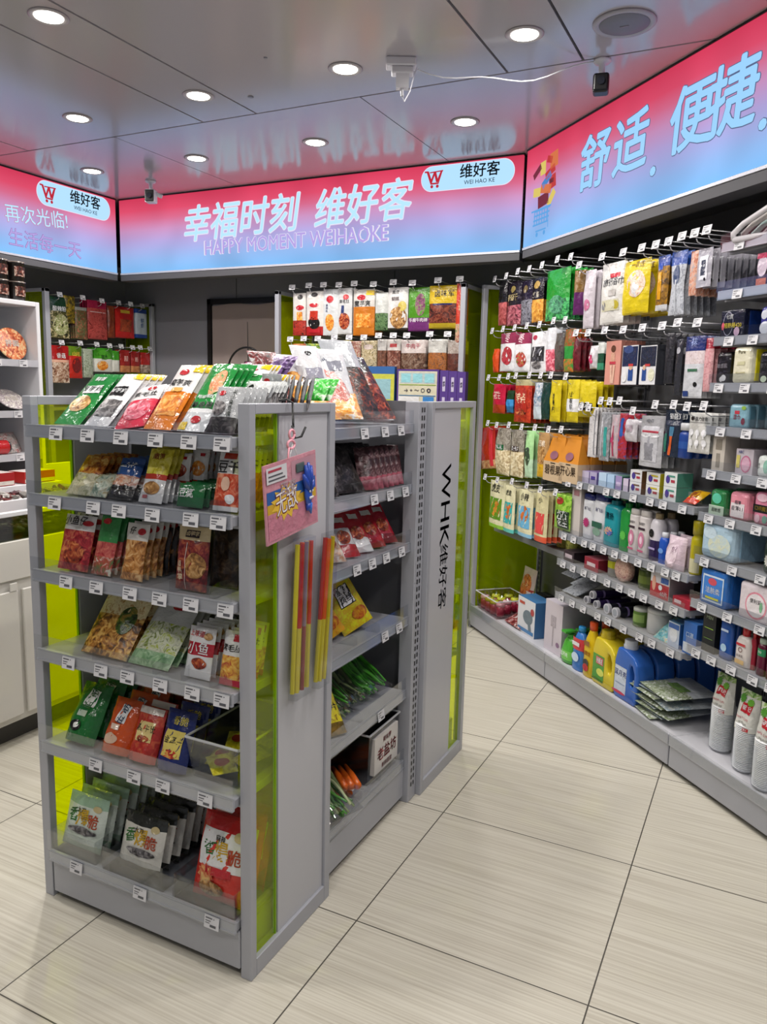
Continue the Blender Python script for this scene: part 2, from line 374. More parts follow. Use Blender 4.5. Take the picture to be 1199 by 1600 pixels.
for x in (.505, .575): b.add([(x+.011*cos(i*pi/5), -.0028, 2.122+.011*sin(i*pi/5)) for i in range(10)], [tuple(range(10))], cart)
b.build('cart_picture', t)
# dark soffits between the signs and the walls
sf = MB().box(-4.45, -1.0, 4.06, 4.52, Z0+.03, Z0+.05, WALLD); sf.box(-4.45, -4.04, .5, 4.07, Z0+.03, Z0+.05, WALLD); struct(sf.build('trim_2'))
struct(MB().box(.2, 3.9, .12, .46, Z0+.03, Z0+.05, WALLD).build('trim_3', None, FR.M()))

# ------------------------------------------------------------------ things on the ceiling
t = thing('ceiling_speaker', 'round grey flush speaker in the ceiling panel near the diagonal sign', 'speaker', Matrix.Translation((-.545, 2.76, CEIL)))
MB().lathe([(.098, 0), (.1, -.004), (.095, -.009), (.08, -.007), (.078, -.004)], mat('#a7a7ae', .4), 36).build('rim', t, smooth=True)
MB().lathe([(.08, -.005), (.078, -.008), (.04, -.011), (.001, -.0115)], mat('#777a86', .6), 36).box(-.014, .014, -.003, .003, -.013, -.011, STEEL_D).build('grille', t, smooth=True)
def camera_thing(x, y, label, rz, body, s=1.0):
    t = thing('security_camera', label, 'camera', Matrix.Translation((x, y, CEIL)) @ Matrix.Rotation(rz, 4, 'Z'))
    MB().lathe([(.03, 0), (.032, -.006), (.026, -.013), (.012, -.016), (.010, -.05), (.012, -.055)], WHITE, 20).build('mount', t, smooth=True)
    bevel(MB().rbox(-.028*s, .028*s, -.028, .03, -.115*s, -.05, .009, body).build('camera_body', t, smooth=False), .001)
    MB().rbox(-.024*s, .024*s, -.032, -.027, -.11*s, -.056, .004, BLACK).build('face_plate', t)
    MB().rod((0, -.032, -.08*s), (0, -.037, -.08*s), .014*s, gloss('#22242c'), 18).build('lens', t)
    return t
camera_thing(-.665, 3.02, 'small black cube camera hanging from the ceiling beside the diagonal sign', radians(10), BLACK)
c = camera_thing(-3.42, 3.70, 'small white camera with black face above the left end of the back sign', radians(22), WHITE, 1.1)
MB().rod((.0, .01, -.06), (.06, .02, -.085), .012, WHITE, 10).build('swivel_arm', c)
t = thing('power_adapter', 'white plug adapter stuck under the ceiling with a loose cord', 'power adapter', Matrix.Translation((-1.33, 2.73, CEIL)) @ Matrix.Rotation(.45, 4, 'Z'))
bevel(MB().box(-.05, .06, -.03, .03, -.03, 0, WHITE).box(-.03, .05, -.026, .02, -.055, -.03, WHITE).build('socket_box', t), .004)
MB().box(-.012, .035, -.02, .018, -.10, -.055, WHITE).rod((.01, 0, -.10), (.012, 0, -.125), .006, WHITE).build('plug', t)
MB().tube([(.012, 0, -.125), (.02, .01, -.14), (.04, .02, -.10), (.055, .02, -.04), (.065, .02, -.02)], .0022, WHITE).build('plug_cord', t)
pts = []
for i in range(15):
    k = i/14; pts.append((-1.27+.60*k, 2.755+.26*k, CEIL-.035+.03*k-.05*sin(pi*k)-.01*sin(4*pi*k)))
tag(MB().tube(pts, .0022, WHITE).build('camera_cord'), 'thin white cord looping from the plug adapter to the black camera', 'cord')
for x, y in ((-1.775, 2.526), (-2.057, 2.822)):
    tag(MB().rod((x, y, CEIL+.001), (x, y, CEIL-.003), .007 if x > -1.9 else .012, STEEL_D, 12).build('screw_cap'), 'tiny dark screw head in the ceiling' if x > -1.9 else 'small grey plastic plug in the ceiling by the dark seam', 'screw')

# ------------------------------------------------------------------ shelf furniture
def tagmesh(w=.042, h=.03):
    b = MB().box(-w/2, w/2, -.0012, 0, -h/2, h/2, TAG); y = -.0016
    def r(x0, x1, z0, z1): b.add([(x0*w, y, z0*h), (x1*w, y, z0*h), (x1*w, y, z1*h), (x0*w, y, z1*h)], [(0, 1, 2, 3)], INKD)
    r(-.42, .05, .26, .36); r(.12, .2, .27, .34); r(-.42, -.05, .05, .12); r(-.42, -.12, -.12, -.06); r(-.1, .32, -.36, -.16)
    return b.mesh('price_tag')
TAGM = tagmesh(); TAGS = tagmesh(.034, .032)
def divmesh(dep):
    return MB().add([(0, 0, 0), (0, dep, 0), (0, dep, .035), (0, .03, .035), (0, 0, .028), (.0015, 0, 0), (.0015, dep, 0), (.0015, dep, .035), (.0015, .03, .035), (.0015, 0, .028)],
        [(4, 3, 2, 1, 0), (5, 6, 7, 8, 9), (0, 1, 6, 5), (2, 3, 8, 7), (3, 4, 9, 8), (4, 0, 5, 9), (1, 2, 7, 6)], CLEAR).mesh('divider')
_dm = {}
def shelf(unit, a0, a1, d0, d1, z, tags=(), divs=(), lip=.032, tag_z=None, mt=None, ends=True):
    """one shelf board with a price rail, a clear front lip, tags and clear dividers; z is the top of the board"""
    mt = mt or STEEL
    s = MB().box(a0, a1, d0+.006, d1, z-.022, z, mt).box(a0, a1, d0+.03, d0+.05, z-.03, z-.022, mt)
    s = bevel(s.build('shelf', unit), .0015)
    MB().box(a0, a1, d0, d0+.006, z-.026, z+.004, ALU).box(a0, a1, d0-.002, d0, z-.026, z-.022, ALU).build('price_rail', s)
    if lip:
        MB().box(a0-.008 if ends else a0, a1, d0-.001, d0+.0005, z, z+lip, CLEAR).box(a0, a1, d0-.004, d0-.002, z-.027, z+.003, CLEAR).build('clear_lip', s)
    for k, x in enumerate(tags):
        o = link('price_tag', TAGM, s, Matrix.Translation((x, d0-.0045, z-.014)) @ Matrix.Rotation(radians(-8), 4, 'X')); 
    dep = round(d1-d0-.06, 3)
    if dep not in _dm: _dm[dep] = divmesh(dep)
    for x in divs: link('divider', _dm[dep], s, Matrix.Translation((x, d0+.004, z)))
    return s
def slots(b, x0, x1, y, z0, z1, ax='y', pitch=.025, m=BLACK):
    """two columns of slots on an upright"""
    z = z0
    while z < z1:
        for c in (x0+(x1-x0)*.3, x0+(x1-x0)*.7):
            w = (x1-x0)*.11
            if ax == 'y': b.add([(c-w, y, z), (c+w, y, z), (c+w, y, z+pitch*.6), (c-w, y, z+pitch*.6)], [(0, 1, 2, 3)], m)
            else: b.add([(y, c-w, z), (y, c+w, z), (y, c+w, z+pitch*.6), (y, c-w, z+pitch*.6)], [(0, 1, 2, 3)], m)
        z += pitch
def end_panel(unit, x, y0, y1, ax0, ax1, in0, in1, H=1.333, side=1, text=None):
    """end frame: aluminium-look border, lime acrylic strip and a white infill; side=+1 faces +x"""
    w = .03; b = MB(); zb = .045; zt = 1.312
    b.box(x-w, x, y0, y0+.022, 0, H, STEEL).box(x-w, x, y1-.026, y1, 0, H, STEEL).box(x-w, x, y0+.022, y1-.026, H-.022, H, STEEL).box(x-w, x, y0+.022, y1-.026, .0, zb, STEEL)
    f = bevel(b.build('end_frame', unit), .002, 2)
    xs = x-.006*side if side > 0 else x-w+.006
    MB().box(x-.016, x-.012, ax0, ax1, zb, zt, LIME).build('lime_acrylic_panel', f)
    mid = ax1 if in0 >= ax1-.02 else ax0
    MB().box(x-.018, x-.010, mid-.0016, mid+.0016, zb, zt, LIME_E).build('acrylic_edge', f)
    MB().box(x-.022, x-.008, in0, in1, zb, zt, mat('#b9bac0', .32)).build('white_infill', f)
    if text:
        T = MB(); X = x-.0075
        for s, yy, zz, k, off in text:
            T.write(s, k, lambda p, q: (X, yy+q, zz-p), mat('#74767e', .5), off*.4)
        T.build('lettering', f)
    return f
BACK = mat('#6c6d72', .45, .1, 'back')
# front stand ---------------------------------------------------------------
FG = thing('display_stand', 'nearest grey metal snack stand with six shelves and lime end strips', 'shelf stand', Matrix.Translation((0, 0, 0)))
end_panel(FG, -.968, 1.32, 1.675, 1.342, 1.434, 1.44, 1.648)
end_panel(FG, -1.618, 1.32, 1.675, 1.342, 1.45, 1.455, 1.649, side=-1)
bevel(MB().box(-1.612, -1.0, 1.318, 1.66, .02, .118, STEEL).box(-1.612, -1.0, 1.335, 1.66, .118, .135, STEEL).box(-1.60, -1.01, 1.34, 1.64, 0, .02, BLACK).build('base_plinth', FG), .003)
MB().box(-1.616, -1.0, 1.650, 1.668, .02, 1.30, BACK).build('back_panel', FG)
u = MB().box(-1.50, -1.47, 1.640, 1.650, .14, 1.25, STEEL_D); slots(u, -1.50, -1.47, 1.6395, .16, 1.24); u.build('slotted_upright', FG)
def A(y, *px): return [FW.at(p, y, 1.30)[0] for p in px]
shelf(FG, -1.612, -1.002, 1.30, 1.645, 1.262, A(680, 90, 139, 191, 245, 297, 349), A(660, 132, 180, 222, 268, 310), .05)
shelf(FG, -1.612, -1.002, 1.30, 1.645, 1.095, A(790, 88, 148, 188, 240, 300, 343), A(780, 120, 165, 214, 268, 325), .035)
shelf(FG, -1.612, -1.002, 1.30, 1.645, .905, A(920, 106, 153, 205, 251, 300, 354), A(900, 130, 172, 218, 262, 325), .035)
shelf(FG, -1.612, -1.002, 1.30, 1.645, .700, A(1050, 110, 160, 201, 252, 302, 348), A(1030, 142, 190, 236, 280, 325), .04)
shelf(FG, -1.612, -1.002, 1.30, 1.645, .452, A(1200, 152, 211, 256, 322), A(1180, 145, 195, 245), .05)
s = shelf(FG, -1.606, -1.002, 1.305, 1.645, .145, A(1380, 120, 218, 330), A(1380, 168, 265), .06)
# middle stand: shelves on both flanks ----------------------------------------
MG = thing('display_stand', 'middle grey metal stand whose side shelves face the aisle', 'shelf stand', FS.M())
FSM = [1.70, 2.215]
MB().box(1.69, 2.215, .30, .315, .02, 1.30, BACK).build('back_panel', MG)
bevel(MB().box(1.68, 2.215, .0, .60, .02, .128, STEEL).box(1.69, 2.21, .02, .58, 0, .02, BLACK).build('base_plinth', MG), .003)
u = MB().box(2.215, 2.275, -.018, .03, 0, 1.333, STEEL); slots(u, 2.225, 2.268, -.0185, .05, 1.32); bevel(u.build('slotted_upright', MG), .002)
MB().box(2.268, 2.28, .02, .62, .0, 1.333, BACK).build('side_plate', MG)
def B(*px): return [FS.at(p[0], p[1], 0)[0] for p in px]
for z, tg, dv in ((1.262, B((568, 668), (600, 667), (625, 665)), B((565, 665), (600, 665))), (1.072, B((583, 780), (608, 772), (632, 765)), B((575, 775), (610, 770))), (.886, B((556, 885), (580, 875), (602, 866), (626, 858)), B((545, 885), (575, 872), (605, 862))),
                  (.642, B((600, 990), (622, 980)), B((560, 1005), (595, 992))), (.394, B((594, 1100),), B((545, 1150), (568, 1135))), (.148, (), B((567, 1240), (597, 1215)))):
    shelf(MG, 1.69, 2.212, .0, .30, z, tg, dv, .045)
    if z > .2: shelf(MG, 1.69, 2.212, .615, .317, z, (), (), 0)
# far stand ---------------------------------------------------------------------
RG = thing('display_stand', 'far grey stand whose white end panel carries vertical lettering', 'shelf stand', Matrix.Translation((0, 0, 0)))
end_panel(RG, -.965, 2.28, 2.682, 2.556, 2.655, 2.312, 2.55, text=[('WHK', 2.432, .985, .115, .006), ('维好客', 2.432, .735, .078, .012)])
end_panel(RG, -1.618, 2.28, 2.682, 2.556, 2.655, 2.312, 2.55, side=-1)
MB().box(-1.616, -1.0, 2.285, 2.30, .02, 1.30, BACK).build('back_panel', RG)
bevel(MB().box(-1.612, -1.0, 2.30, 2.66, .02, .13, STEEL).box(-1.6, -1.01, 2.31, 2.64, 0, .02, BLACK).build('base_plinth', RG), .003)
for z in (.40, .64, .88, 1.07, 1.262): shelf(RG, -1.612, -1.002, 2.67, 2.31, z, (), (), 0)

# ------------------------------------------------------------------ wall racks
HOOKM = {}
def hook(unit, F, a, z, d, back=.43, tagm=True, mesh=TAGS, tilt=0):
    """double wire peg hook with its price tag; tip at depth d"""
    k = round(back-d, 3)
    if k not in HOOKM:
        HOOKM[k] = MB().tube([(0, k, -.035), (0, .03, -.035), (0, .012, -.028), (0, .006, -.018)], .0022, WIRE, 6).tube([(0, k, 0), (0, .0, 0)], .0018, WIRE, 6).box(-.012, .012, k-.004, k, -.045, .008, STEEL_D).mesh('hook', True)
    h = link('peg_hook', HOOKM[k], unit, Matrix.Translation((a, d, z)))
    if tagm: link('price_tag', mesh, h, Matrix.Translation((0, -.002, .0)) @ Matrix.Rotation(radians(-12+tilt), 4, 'X'))
    return h
HT = 1.945
def rack_end(unit, a, d0, d1, H=HT, col=None, name='lime_end_frame', w=.03):
    b = MB().box(a, a+w, d0, d0+.028, 0, H, STEEL).box(a, a+w, d1-.02, d1, 0, H, STEEL).box(a, a+w, d0, d1, H-.022, H, STEEL).box(a, a+w, d0, d1, 0, .04, STEEL)
    f = bevel(b.build(name, unit), .002)
    MB().box(a+w*.3, a+w*.7, d0+.028, d1-.02, .04, H-.022, LIME).build('lime_acrylic_panel', f)
    return f
def rack_body(unit, a0, a1, dep=.44, shelf_from=None, base=.13, H=HT):
    MB().box(a0, a1, dep, dep+.014, .02, H, mat('#77787c', .5, 0, 'peg')).build('back_panel', unit)
    bevel(MB().box(a0+.002, a1-.002, 0, dep, .018, base-.012, STEEL).box(a0, a1, .006, dep, base-.012, base, mat('#c4c4ca', .3)).box(a0+.01, a1-.01, .03, dep, 0, .018, BLACK).build('base_plinth', unit), .003)
    for a in (a0+.012, a1-.012):
        u = MB().box(a-.014, a+.014, dep-.012, dep, base, H, STEEL_D); slots(u, a-.014, a+.014, dep-.0125, base+.02, H-.03, pitch=.03); u.build('slotted_upright', unit)
UA = thing('wall_rack', 'wall rack of hanging snack bags beside the lime end frame', 'shelf rack', FR.M())
rack_end(UA, -.03, 0, .44); rack_body(UA, 0, .868)
UB = thing('wall_rack', 'wall rack with bottles and detergents under hanging packs', 'shelf rack', FR.M())
rack_body(UB, .870, 1.783)
UC = thing('wall_rack', 'wall rack of close shelves with wipes, pads and paper cups', 'shelf rack', FR.M())
rack_body(UC, 1.785, 2.70)
# price rail of the base decks
for U_, a0, a1, tg in ((UA, .0, .866, [(773, 985)]), (UB, .872, 1.781, []), (UC, 1.787, 2.698, [])):
    MB().box(a0, a1, -.004, .003, .10, .137, ALU).box(a0, a1, -.007, -.005, .104, .15, CLEAR).build('deck_rail', U_)
# unit B and C shelves
def tg(n, a0, a1, j=.0, seed=3):
    r = random.Random(seed); return [a0+(a1-a0)*(i+.5)/n+r.uniform(-.012, .012) for i in range(n)]
for z, n in ((.955, 9), (.708, 11), (.578, 10), (.418, 9)):
    shelf(UB, .885, 1.775, .025, .40, z+.026, tg(n, .9, 1.77, seed=n), (), .028, mt=mat('#9c9da3', .4))
for z, n in ((1.842, 3), (1.688, 3), (1.538, 5), (1.386, 6), (1.241, 5), (1.093, 6), (.942, 6), (.79, 5), (.63, 5), (.46, 8)):
    shelf(UC, 1.80, 2.69, .028, .36, z+.026, tg(n+2, 1.8, 2.69, seed=int(z*100)), (), .034, mt=mat('#9c9da3', .4))
# dark ledge under the snack bags of unit A
bevel(MB().box(.06, .868, .10, .44, .598, .616, mat('#6e6c6c', .5)).box(.06, .868, .095, .10, .585, .618, STEEL_D).build('ledge', UA), .002)
# back rack
UD = thing('wall_rack', 'rack of hanging snacks on the back wall right of the doorway', 'shelf rack', Matrix.Translation((0, 4.08, 0)))
rack_end(UD, -2.80, 0, .42); rack_end(UD, -1.585, 0, .42); rack_body(UD, -2.768, -1.587, .42)
bevel(MB().box(-2.768, -1.587, -.05, .42, 1.19, 1.21, STEEL).build('shelf', UD), .002)
# left rack (faces +x): along = world y
UE = thing('wall_rack', 'rack of hanging snacks on the left wall in the far corner', 'shelf rack', FL.M())
rack_end(UE, 3.53, 0, .29, w=.035); rack_end(UE, 4.47, 0, .29, w=.03); rack_body(UE, 3.566, 4.469, .28)
bevel(MB().box(3.566, 4.469, .02, .28, 1.18, 1.20, STEEL).build('shelf', UE), .002)

# ------------------------------------------------------------------ back wall doorway with a curtain
dm = MB().box(-3.66, -3.63, 4.495, 4.52, 0, 1.965, BLACK).box(-2.84, -2.81, 4.495, 4.52, 0, 1.965, BLACK).box(-3.66, -2.81, 4.495, 4.52, 1.93, 1.965, BLACK)
struct(dm.build('door_1'))
cv = MB(); N_ = 26; vs = []
for i in range(N_+1):
    x = -3.625+.79*i/N_
    for z in (.05, 1.0, 1.925): vs.append((x, 4.507+.003*sin(i*1.1)+.0015*sin(i*2.3+z), z-.006*cos(i*.5)*(z > 1.5)))
cv.add(vs, [(i*3+k, i*3+3+k, i*3+4+k, i*3+1+k) for i in range(N_) for k in (0, 1)], mat('#9d8e8a', .85))
tag(cv.build('door_curtain', smooth=True), 'plain beige cloth hanging in the black doorway frame', 'curtain')
b = MB(); cx, cz, R_ = -3.22, 1.46, .155
b.tube([(cx+R_*cos(a), 4.36, cz+R_*sin(a)*1.05) for a in [pi*i/18 for i in range(19)]], .007, BLACK, 8)
hoop = thing('hoop_stand', 'thin black hoop with an upright rod in front of the curtain', 'hoop stand', Matrix.Translation((0, 0, 0)))
b.build('hoop', hoop, smooth=True); MB().rod((cx+.02, 4.36, 1.20), (cx+.01, 4.36, 1.79), .006, BLACK, 8, .002).rod((cx+.02, 4.36, 0), (cx+.02, 4.36, 1.2), .009, BLACK).build('rod', hoop)
MB().box(cx-.06, cx+.09, 4.35, 4.37, 1.475, 1.495, BLACK).box(cx-.01, cx+.05, 4.35, 4.37, 1.495, 1.53, BLACK).box(cx-.03, cx+.07, 4.35, 4.37, 1.45, 1.465, BLACK).build('crossbar', hoop)
MB().lathe([(.12, 0), (.12, .012), (.01, .02)], BLACK, 24, (cx+.02, 4.36, 0)).build('foot', hoop)

# ------------------------------------------------------------------ left counter with tray bins and a white hutch
K = mat('#cfccc6', .4, 0, 'cab')
CT = thing('counter_cabinet', 'white panelled counter cabinet with dark band under the top tray', 'cabinet', FC.M())
c = MB().box(.9, 2.95, 0, .86, .09, .785, K).box(.9, 2.95, .05, .84, 0, .09, mat('#3c3a38', .6)); bevel(c.build('carcass', CT), .002)
for a in (1.02, 1.475, 1.93, 2.385): 
    if a < 2.5:
        dr = bevel(MB().box(a, a+.435, -.014, 0, .115, .60, K).build('door', CT), .003)
        bevel(MB().box(a+.40, a+.43, -.017, -.012, .60, .63, K).build('finger_notch', dr), .001)
bevel(MB().box(.9, 2.95, -.012, 0, .64, .785, K).build('fascia', CT), .002)
MB().box(.9, 2.95, .0, .012, .785, .875, see('smoky_glass', (.35, .4, .3), .3)).build('smoked_front', CT)
bevel(MB().box(.9, 2.95, -.006, .02, .875, .892, WHITE).box(.9, 2.95, .84, .86, .785, .95, WHITE).box(.9, 2.95, .28, .295, .785, .885, WHITE).build('rim', CT), .002)
MB().box(.9, 2.95, .012, .86, .785, .79, mat('#57534a', .5)).build('tray_floor', CT)
for a in (1.3, 1.75, 2.2, 2.6): MB().box(a, a+.006, .012, .84, .79, .88, CLEARB).build('tray_divider', CT)
def heap(name, a0, a1, d0, d1, z, cols, label, n=240, r=.016, seed=1, F=FC, ln=1.0):
    rr = random.Random(seed); b = MB()
    b.box(a0, a1, d0, d1, z, z+.02, cols[0])
    for i in range(n):
        a, d = rr.uniform(a0+r, a1-r), rr.uniform(d0+r, d1-r); hz = z+.02+rr.uniform(0, .03)
        an = rr.uniform(0, pi); L = r*ln
        b.rod((a-cos(an)*L, d-sin(an)*L, hz), (a+cos(an)*L, d+sin(an)*L, hz+rr.uniform(-.01, .012)), r*.55, gloss(rr.choice(cols)), 6)
    o = b.build(name, None, F.M(), smooth=False); tag(o, label, name.replace('_', ' ')); o['kind'] = 'stuff'; return o
heap('wrapped_candies', 1.77, 2.19, .02, .27, .79, ['#4a2620', '#6b3a2c', '#8a5a48', '#2e1d1a', '#b9a59a'], 'loose dark brown wrapped sweets filling the tray nearest the stand', 330, .013)
heap('wrapped_candies', 2.21, 2.59, .02, .27, .79, ['#5c6b1e', '#7a5a2a', '#33301a', '#8a8450'], 'loose green and brown sweets in the tray behind the lime strip', 260, .013, 2)
heap('foil_sweets', 1.77, 2.49, .30, .395, .85, ['#8d8a86', '#6b3434', '#c8c4c0', '#4a2c2c'], 'pale foil wrapped sweets in the raised back tray', 260, .016, 3)
bevel(MB().box(.9, 2.49, .40, .53, .79, .925, WHITE).build('raised_step', CT), .002)
HU = thing('hutch_shelf', 'white open shelf unit standing on the counter with bowls and tubs', 'shelf', FC.M())
hs = MB().box(2.50, 2.52, .532, .835, .792, 1.715, WHITE).box(1.2, 2.5, .825, .835, .792, 1.715, mat('#8f8f92', .5)).box(1.2, 2.5, .532, .835, 1.695, 1.715, WHITE); bevel(hs.build('carcass', HU), .002)
for z in (1.455, 1.232, 1.04):
    s = bevel(MB().box(1.2, 2.50, .54, .83, z-.018, z, WHITE).build('shelf', HU), .002); MB().box(1.2, 2.5, .533, .54, z-.026, z+.004, ALU).build('price_rail', s)
    for x in (2.41, 2.28, 2.1): link('price_tag', TAGM, s, Matrix.Translation((x+(.01 if z > 1.3 else -.03), .531, z-.012)))
# ------------------------------------------------------------------ goods: builders
def pouch(w, h, t, bands, prints=(), kind='flat', hole=False, seed=0, nu=10, waist=0.0, name='pouch'):
    """a sealed film pouch: x across, z up from its foot, front towards -y"""
    r = random.Random(seed); ph = [r.uniform(0, 6) for _ in range(6)]; crk = min(.004, t*.12)
    def prof(v):
        if kind == 'stand': return max(0., 1-v**2.2)**.75*(min(1, .75+v*2.2))
        if kind == 'pillow': return max(0., sin(pi*min(1, max(0, v))))**.55
        if kind == 'card': return 1.0 if v < .72 else .12
        if kind == 'tray': return (1.0 if .06 < v < .8 else .15)
        return max(0., sin(pi*v))**.7*.9+.05
    def wid(v): return 1-waist*sin(pi*min(1, v*1.15))**2
    def sy(u, v):
        a = abs(u)
        e = max(0., 1-a**2.6)**.6
        c = crk*(sin(5*u+ph[0]+3*v)*sin(9*v+ph[1]) + .7*sin(11*u+ph[2])*sin(15*v+ph[3]+4*u))*e
        return t/2*prof(v)*e+c*min(1, 4*v, 4*(1-v))
    vs_ = sorted(set([0, .03, .07, .14, .24, .35, .46, .57, .68, .78, .87, .93, .97, 1]+[b[0] for b in bands]))
    us = [-1+2*i/nu for i in range(nu+1)]; b = MB()
    P = [[(u*w/2*wid(v), -sy(u, v)-.0004, v*h) for u in us] for v in vs_]
    Q = [[(u*w/2*wid(v), sy(u, v)*.8+.0004, v*h) for u in us] for v in vs_]
    nv = len(vs_)
    for j in range(nv-1):
        vm = (vs_[j]+vs_[j+1])/2; col = next(c for ve, c in bands if vm <= ve+1e-9)
        base = len(b.v); row = P[j]+P[j+1]; n1 = nu+1
        b.add(row, [(i, i+1, n1+i+1, n1+i) for i in range(nu)], col)
        row = Q[j]+Q[j+1]; b.add(row, [(i+1, i, n1+i, n1+i+1) for i in range(nu)], bands[0][1] if kind == 'clearback' else col)
        for e in (0, nu): b.add([P[j][e], P[j+1][e], Q[j+1][e], Q[j][e]], [(0, 1, 2, 3) if e == 0 else (3, 2, 1, 0)], col)
    b.add(Q[0]+P[0], [(i, i+1, nu+1+i+1, nu+1+i) for i in range(nu)], bands[0][1])
    lay = 0
    for p in prints:
        lay += 1; off = .0009+.00025*lay
        def S(x, z):   # x,z metres from the pouch's centre foot
            v = min(1, max(0, z/h)); u = max(-1, min(1, x/(w/2)/wid(v))); return (u*w/2*wid(v), -sy(u, v)-.0004-off, v*h)
        k = p[0]
        if k == 'r' or k == 'q':
            _, cx, cy, ww, hh, c = p[:6]; nx, nz = 6, 6; rt = p[6] if len(p) > 6 else 0; g = []
            for j in range(nz+1):
                for i in range(nx+1):
                    a, q = (i/nx-.5)*ww*w, (j/nz-.5)*hh*h; g.append(S(cx*w+a*cos(rt)-q*sin(rt), cy*h+a*sin(rt)+q*cos(rt)))
            b.add(g, [(j*(nx+1)+i, j*(nx+1)+i+1, (j+1)*(nx+1)+i+1, (j+1)*(nx+1)+i) for j in range(nz) for i in range(nx)], c)
        elif k == 'e' or k == 's':
            _, cx, cy, rx, ry, c = p[:6]; n = 20; g = [S(cx*w, cy*h)]
            for q in (.5, 1):
                for i in range(n):
                    rr = q*(1 if k == 'e' else (1 if i % 2 else .72)); g.append(S(cx*w+rr*rx*w*cos(2*pi*i/n), cy*h+rr*ry*h*sin(2*pi*i/n)))
            b.add(g, [(0, 1+i, 1+(i+1) % n) for i in range(n)]+[(1+i, 1+n+i, 1+n+(i+1) % n, 1+(i+1) % n) for i in range(n)], c)
        elif k == 't':
            _, s, cx, cy, sz, c = p[:6]; rt = p[6] if len(p) > 6 else 0; mw = p[7] if len(p) > 7 else .92
            b.write(s, sz*w, lambda X, Z: S(cx*w+X, cy*h+Z), ink(c), .012, 0, mw*w if rt == 0 else None, rt)
        elif k == 'v':   # writing set vertically
            _, s, cx, cy, sz, c = p[:6]
            for i, ch in enumerate(s):
                zz = cy*h+(len(s)/2-.5-i)*sz*w*1.02; b.write(ch, sz*w, lambda X, Z: S(cx*w+X, zz+Z), ink(c), .012)
    return b.mesh(name, True)
def carton(w, h, d, front, side=None, top=None, prints=(), name='carton', r=0):
    """upright box: front face at y=0, depth towards +y"""
    side = side or front; top = top or side; b = MB()
    v = [(-w/2, 0, 0), (w/2, 0, 0), (w/2, d, 0), (-w/2, d, 0), (-w/2, 0, h), (w/2, 0, h), (w/2, d, h), (-w/2, d, h)]
    b.add([v[0], v[1], v[5], v[4]], [(0, 1, 2, 3)], front); b.add([v[1], v[2], v[6], v[5]], [(0, 1, 2, 3)], side); b.add([v[3], v[0], v[4], v[7]], [(0, 1, 2, 3)], side)
    b.add([v[2], v[3], v[7], v[6]], [(0, 1, 2, 3)], front); b.add([v[4], v[5], v[6], v[7]], [(0, 1, 2, 3)], top); b.add([v[0], v[3], v[2], v[1]], [(0, 1, 2, 3)], top)
    # fold lines of the lid
    b.box(-w/2, w/2, d*.5-.0004, d*.5+.0004, h, h+.0003, mat('#8a8a8a'))
    flatprints(b, w, h, prints, -.0005); return b.mesh(name)
def flatprints(b, w, h, prints, y0, side=0, d=0):
    lay = 0
    for p in prints:
        lay += 1; y = y0-.0003*lay; S = lambda x, z: (x, y, z)
        if p[0] in 'rq':
            _, cx, cy, ww, hh, c = p[:6]; rt = p[6] if len(p) > 6 else 0
            b.add([S(cx*w+a*ww*w/2*cos(rt)-q*hh*h/2*sin(rt), cy*h+a*ww*w/2*sin(rt)+q*hh*h/2*cos(rt)) for a, q in ((-1, -1), (1, -1), (1, 1), (-1, 1))], [(0, 1, 2, 3)], c)
        elif p[0] in 'es':
            _, cx, cy, rx, ry, c = p[:6]; n = 24
            b.add([S(cx*w+(1 if p[0] == 'e' or i % 2 else .72)*rx*w*cos(2*pi*i/n), cy*h+(1 if p[0] == 'e' or i % 2 else .72)*ry*h*sin(2*pi*i/n)) for i in range(n)], [tuple(range(n))], c)
        elif p[0] == 'o':
            _, cx, cy, rx, ry, c, th = p; n = 24; g = []
            for q in (1, 1-th): g += [S(cx*w+q*rx*w*cos(2*pi*i/n), cy*h+q*ry*h*sin(2*pi*i/n)) for i in range(n)]
            b.add(g, [(i, (i+1) % n, n+(i+1) % n, n+i) for i in range(n)], c)
        elif p[0] == 't':
            _, s, cx, cy, sz, c = p[:6]; rt = p[6] if len(p) > 6 else 0
            b.write(s, sz*w, lambda X, Z: S(cx*w+X, cy*h+Z), ink(c), .012, 0, .92*w if rt == 0 else None, rt)
        elif p[0] == 'v':
            _, s, cx, cy, sz, c = p[:6]
            for i, ch in enumerate(s):
                zz = cy*h+(len(s)/2-.5-i)*sz*w*1.02; b.write(ch, sz*w, lambda X, Z: S(cx*w+X, zz+Z), ink(c), .012)
def softpack(w, h, d, col, side=None, prints=(), r=.012, name='pack', rim=True):
    """soft wrapped block: rounded edges and pinched film ends"""
    b = MB(); b.rbox(-w/2, w/2, 0, d, 0, h, min(r, h*.3, w*.3, d*.3), C(col), 3)
    if rim:
        b.box(w/2-.001, w/2+.004, d*.2, d*.8, h*.08, h*.92, side or col); b.box(-w/2-.004, -w/2+.001, d*.2, d*.8, h*.08, h*.92, side or col)
    flatprints(b, w, h, prints, -.0006); return b.mesh(name, False)
CACHE = {}
def smoothmesh(me, ang=40):
    me.polygons.foreach_set('use_smooth', [True]*len(me.polygons)); me.set_sharp_from_angle(angle=radians(ang)); return me

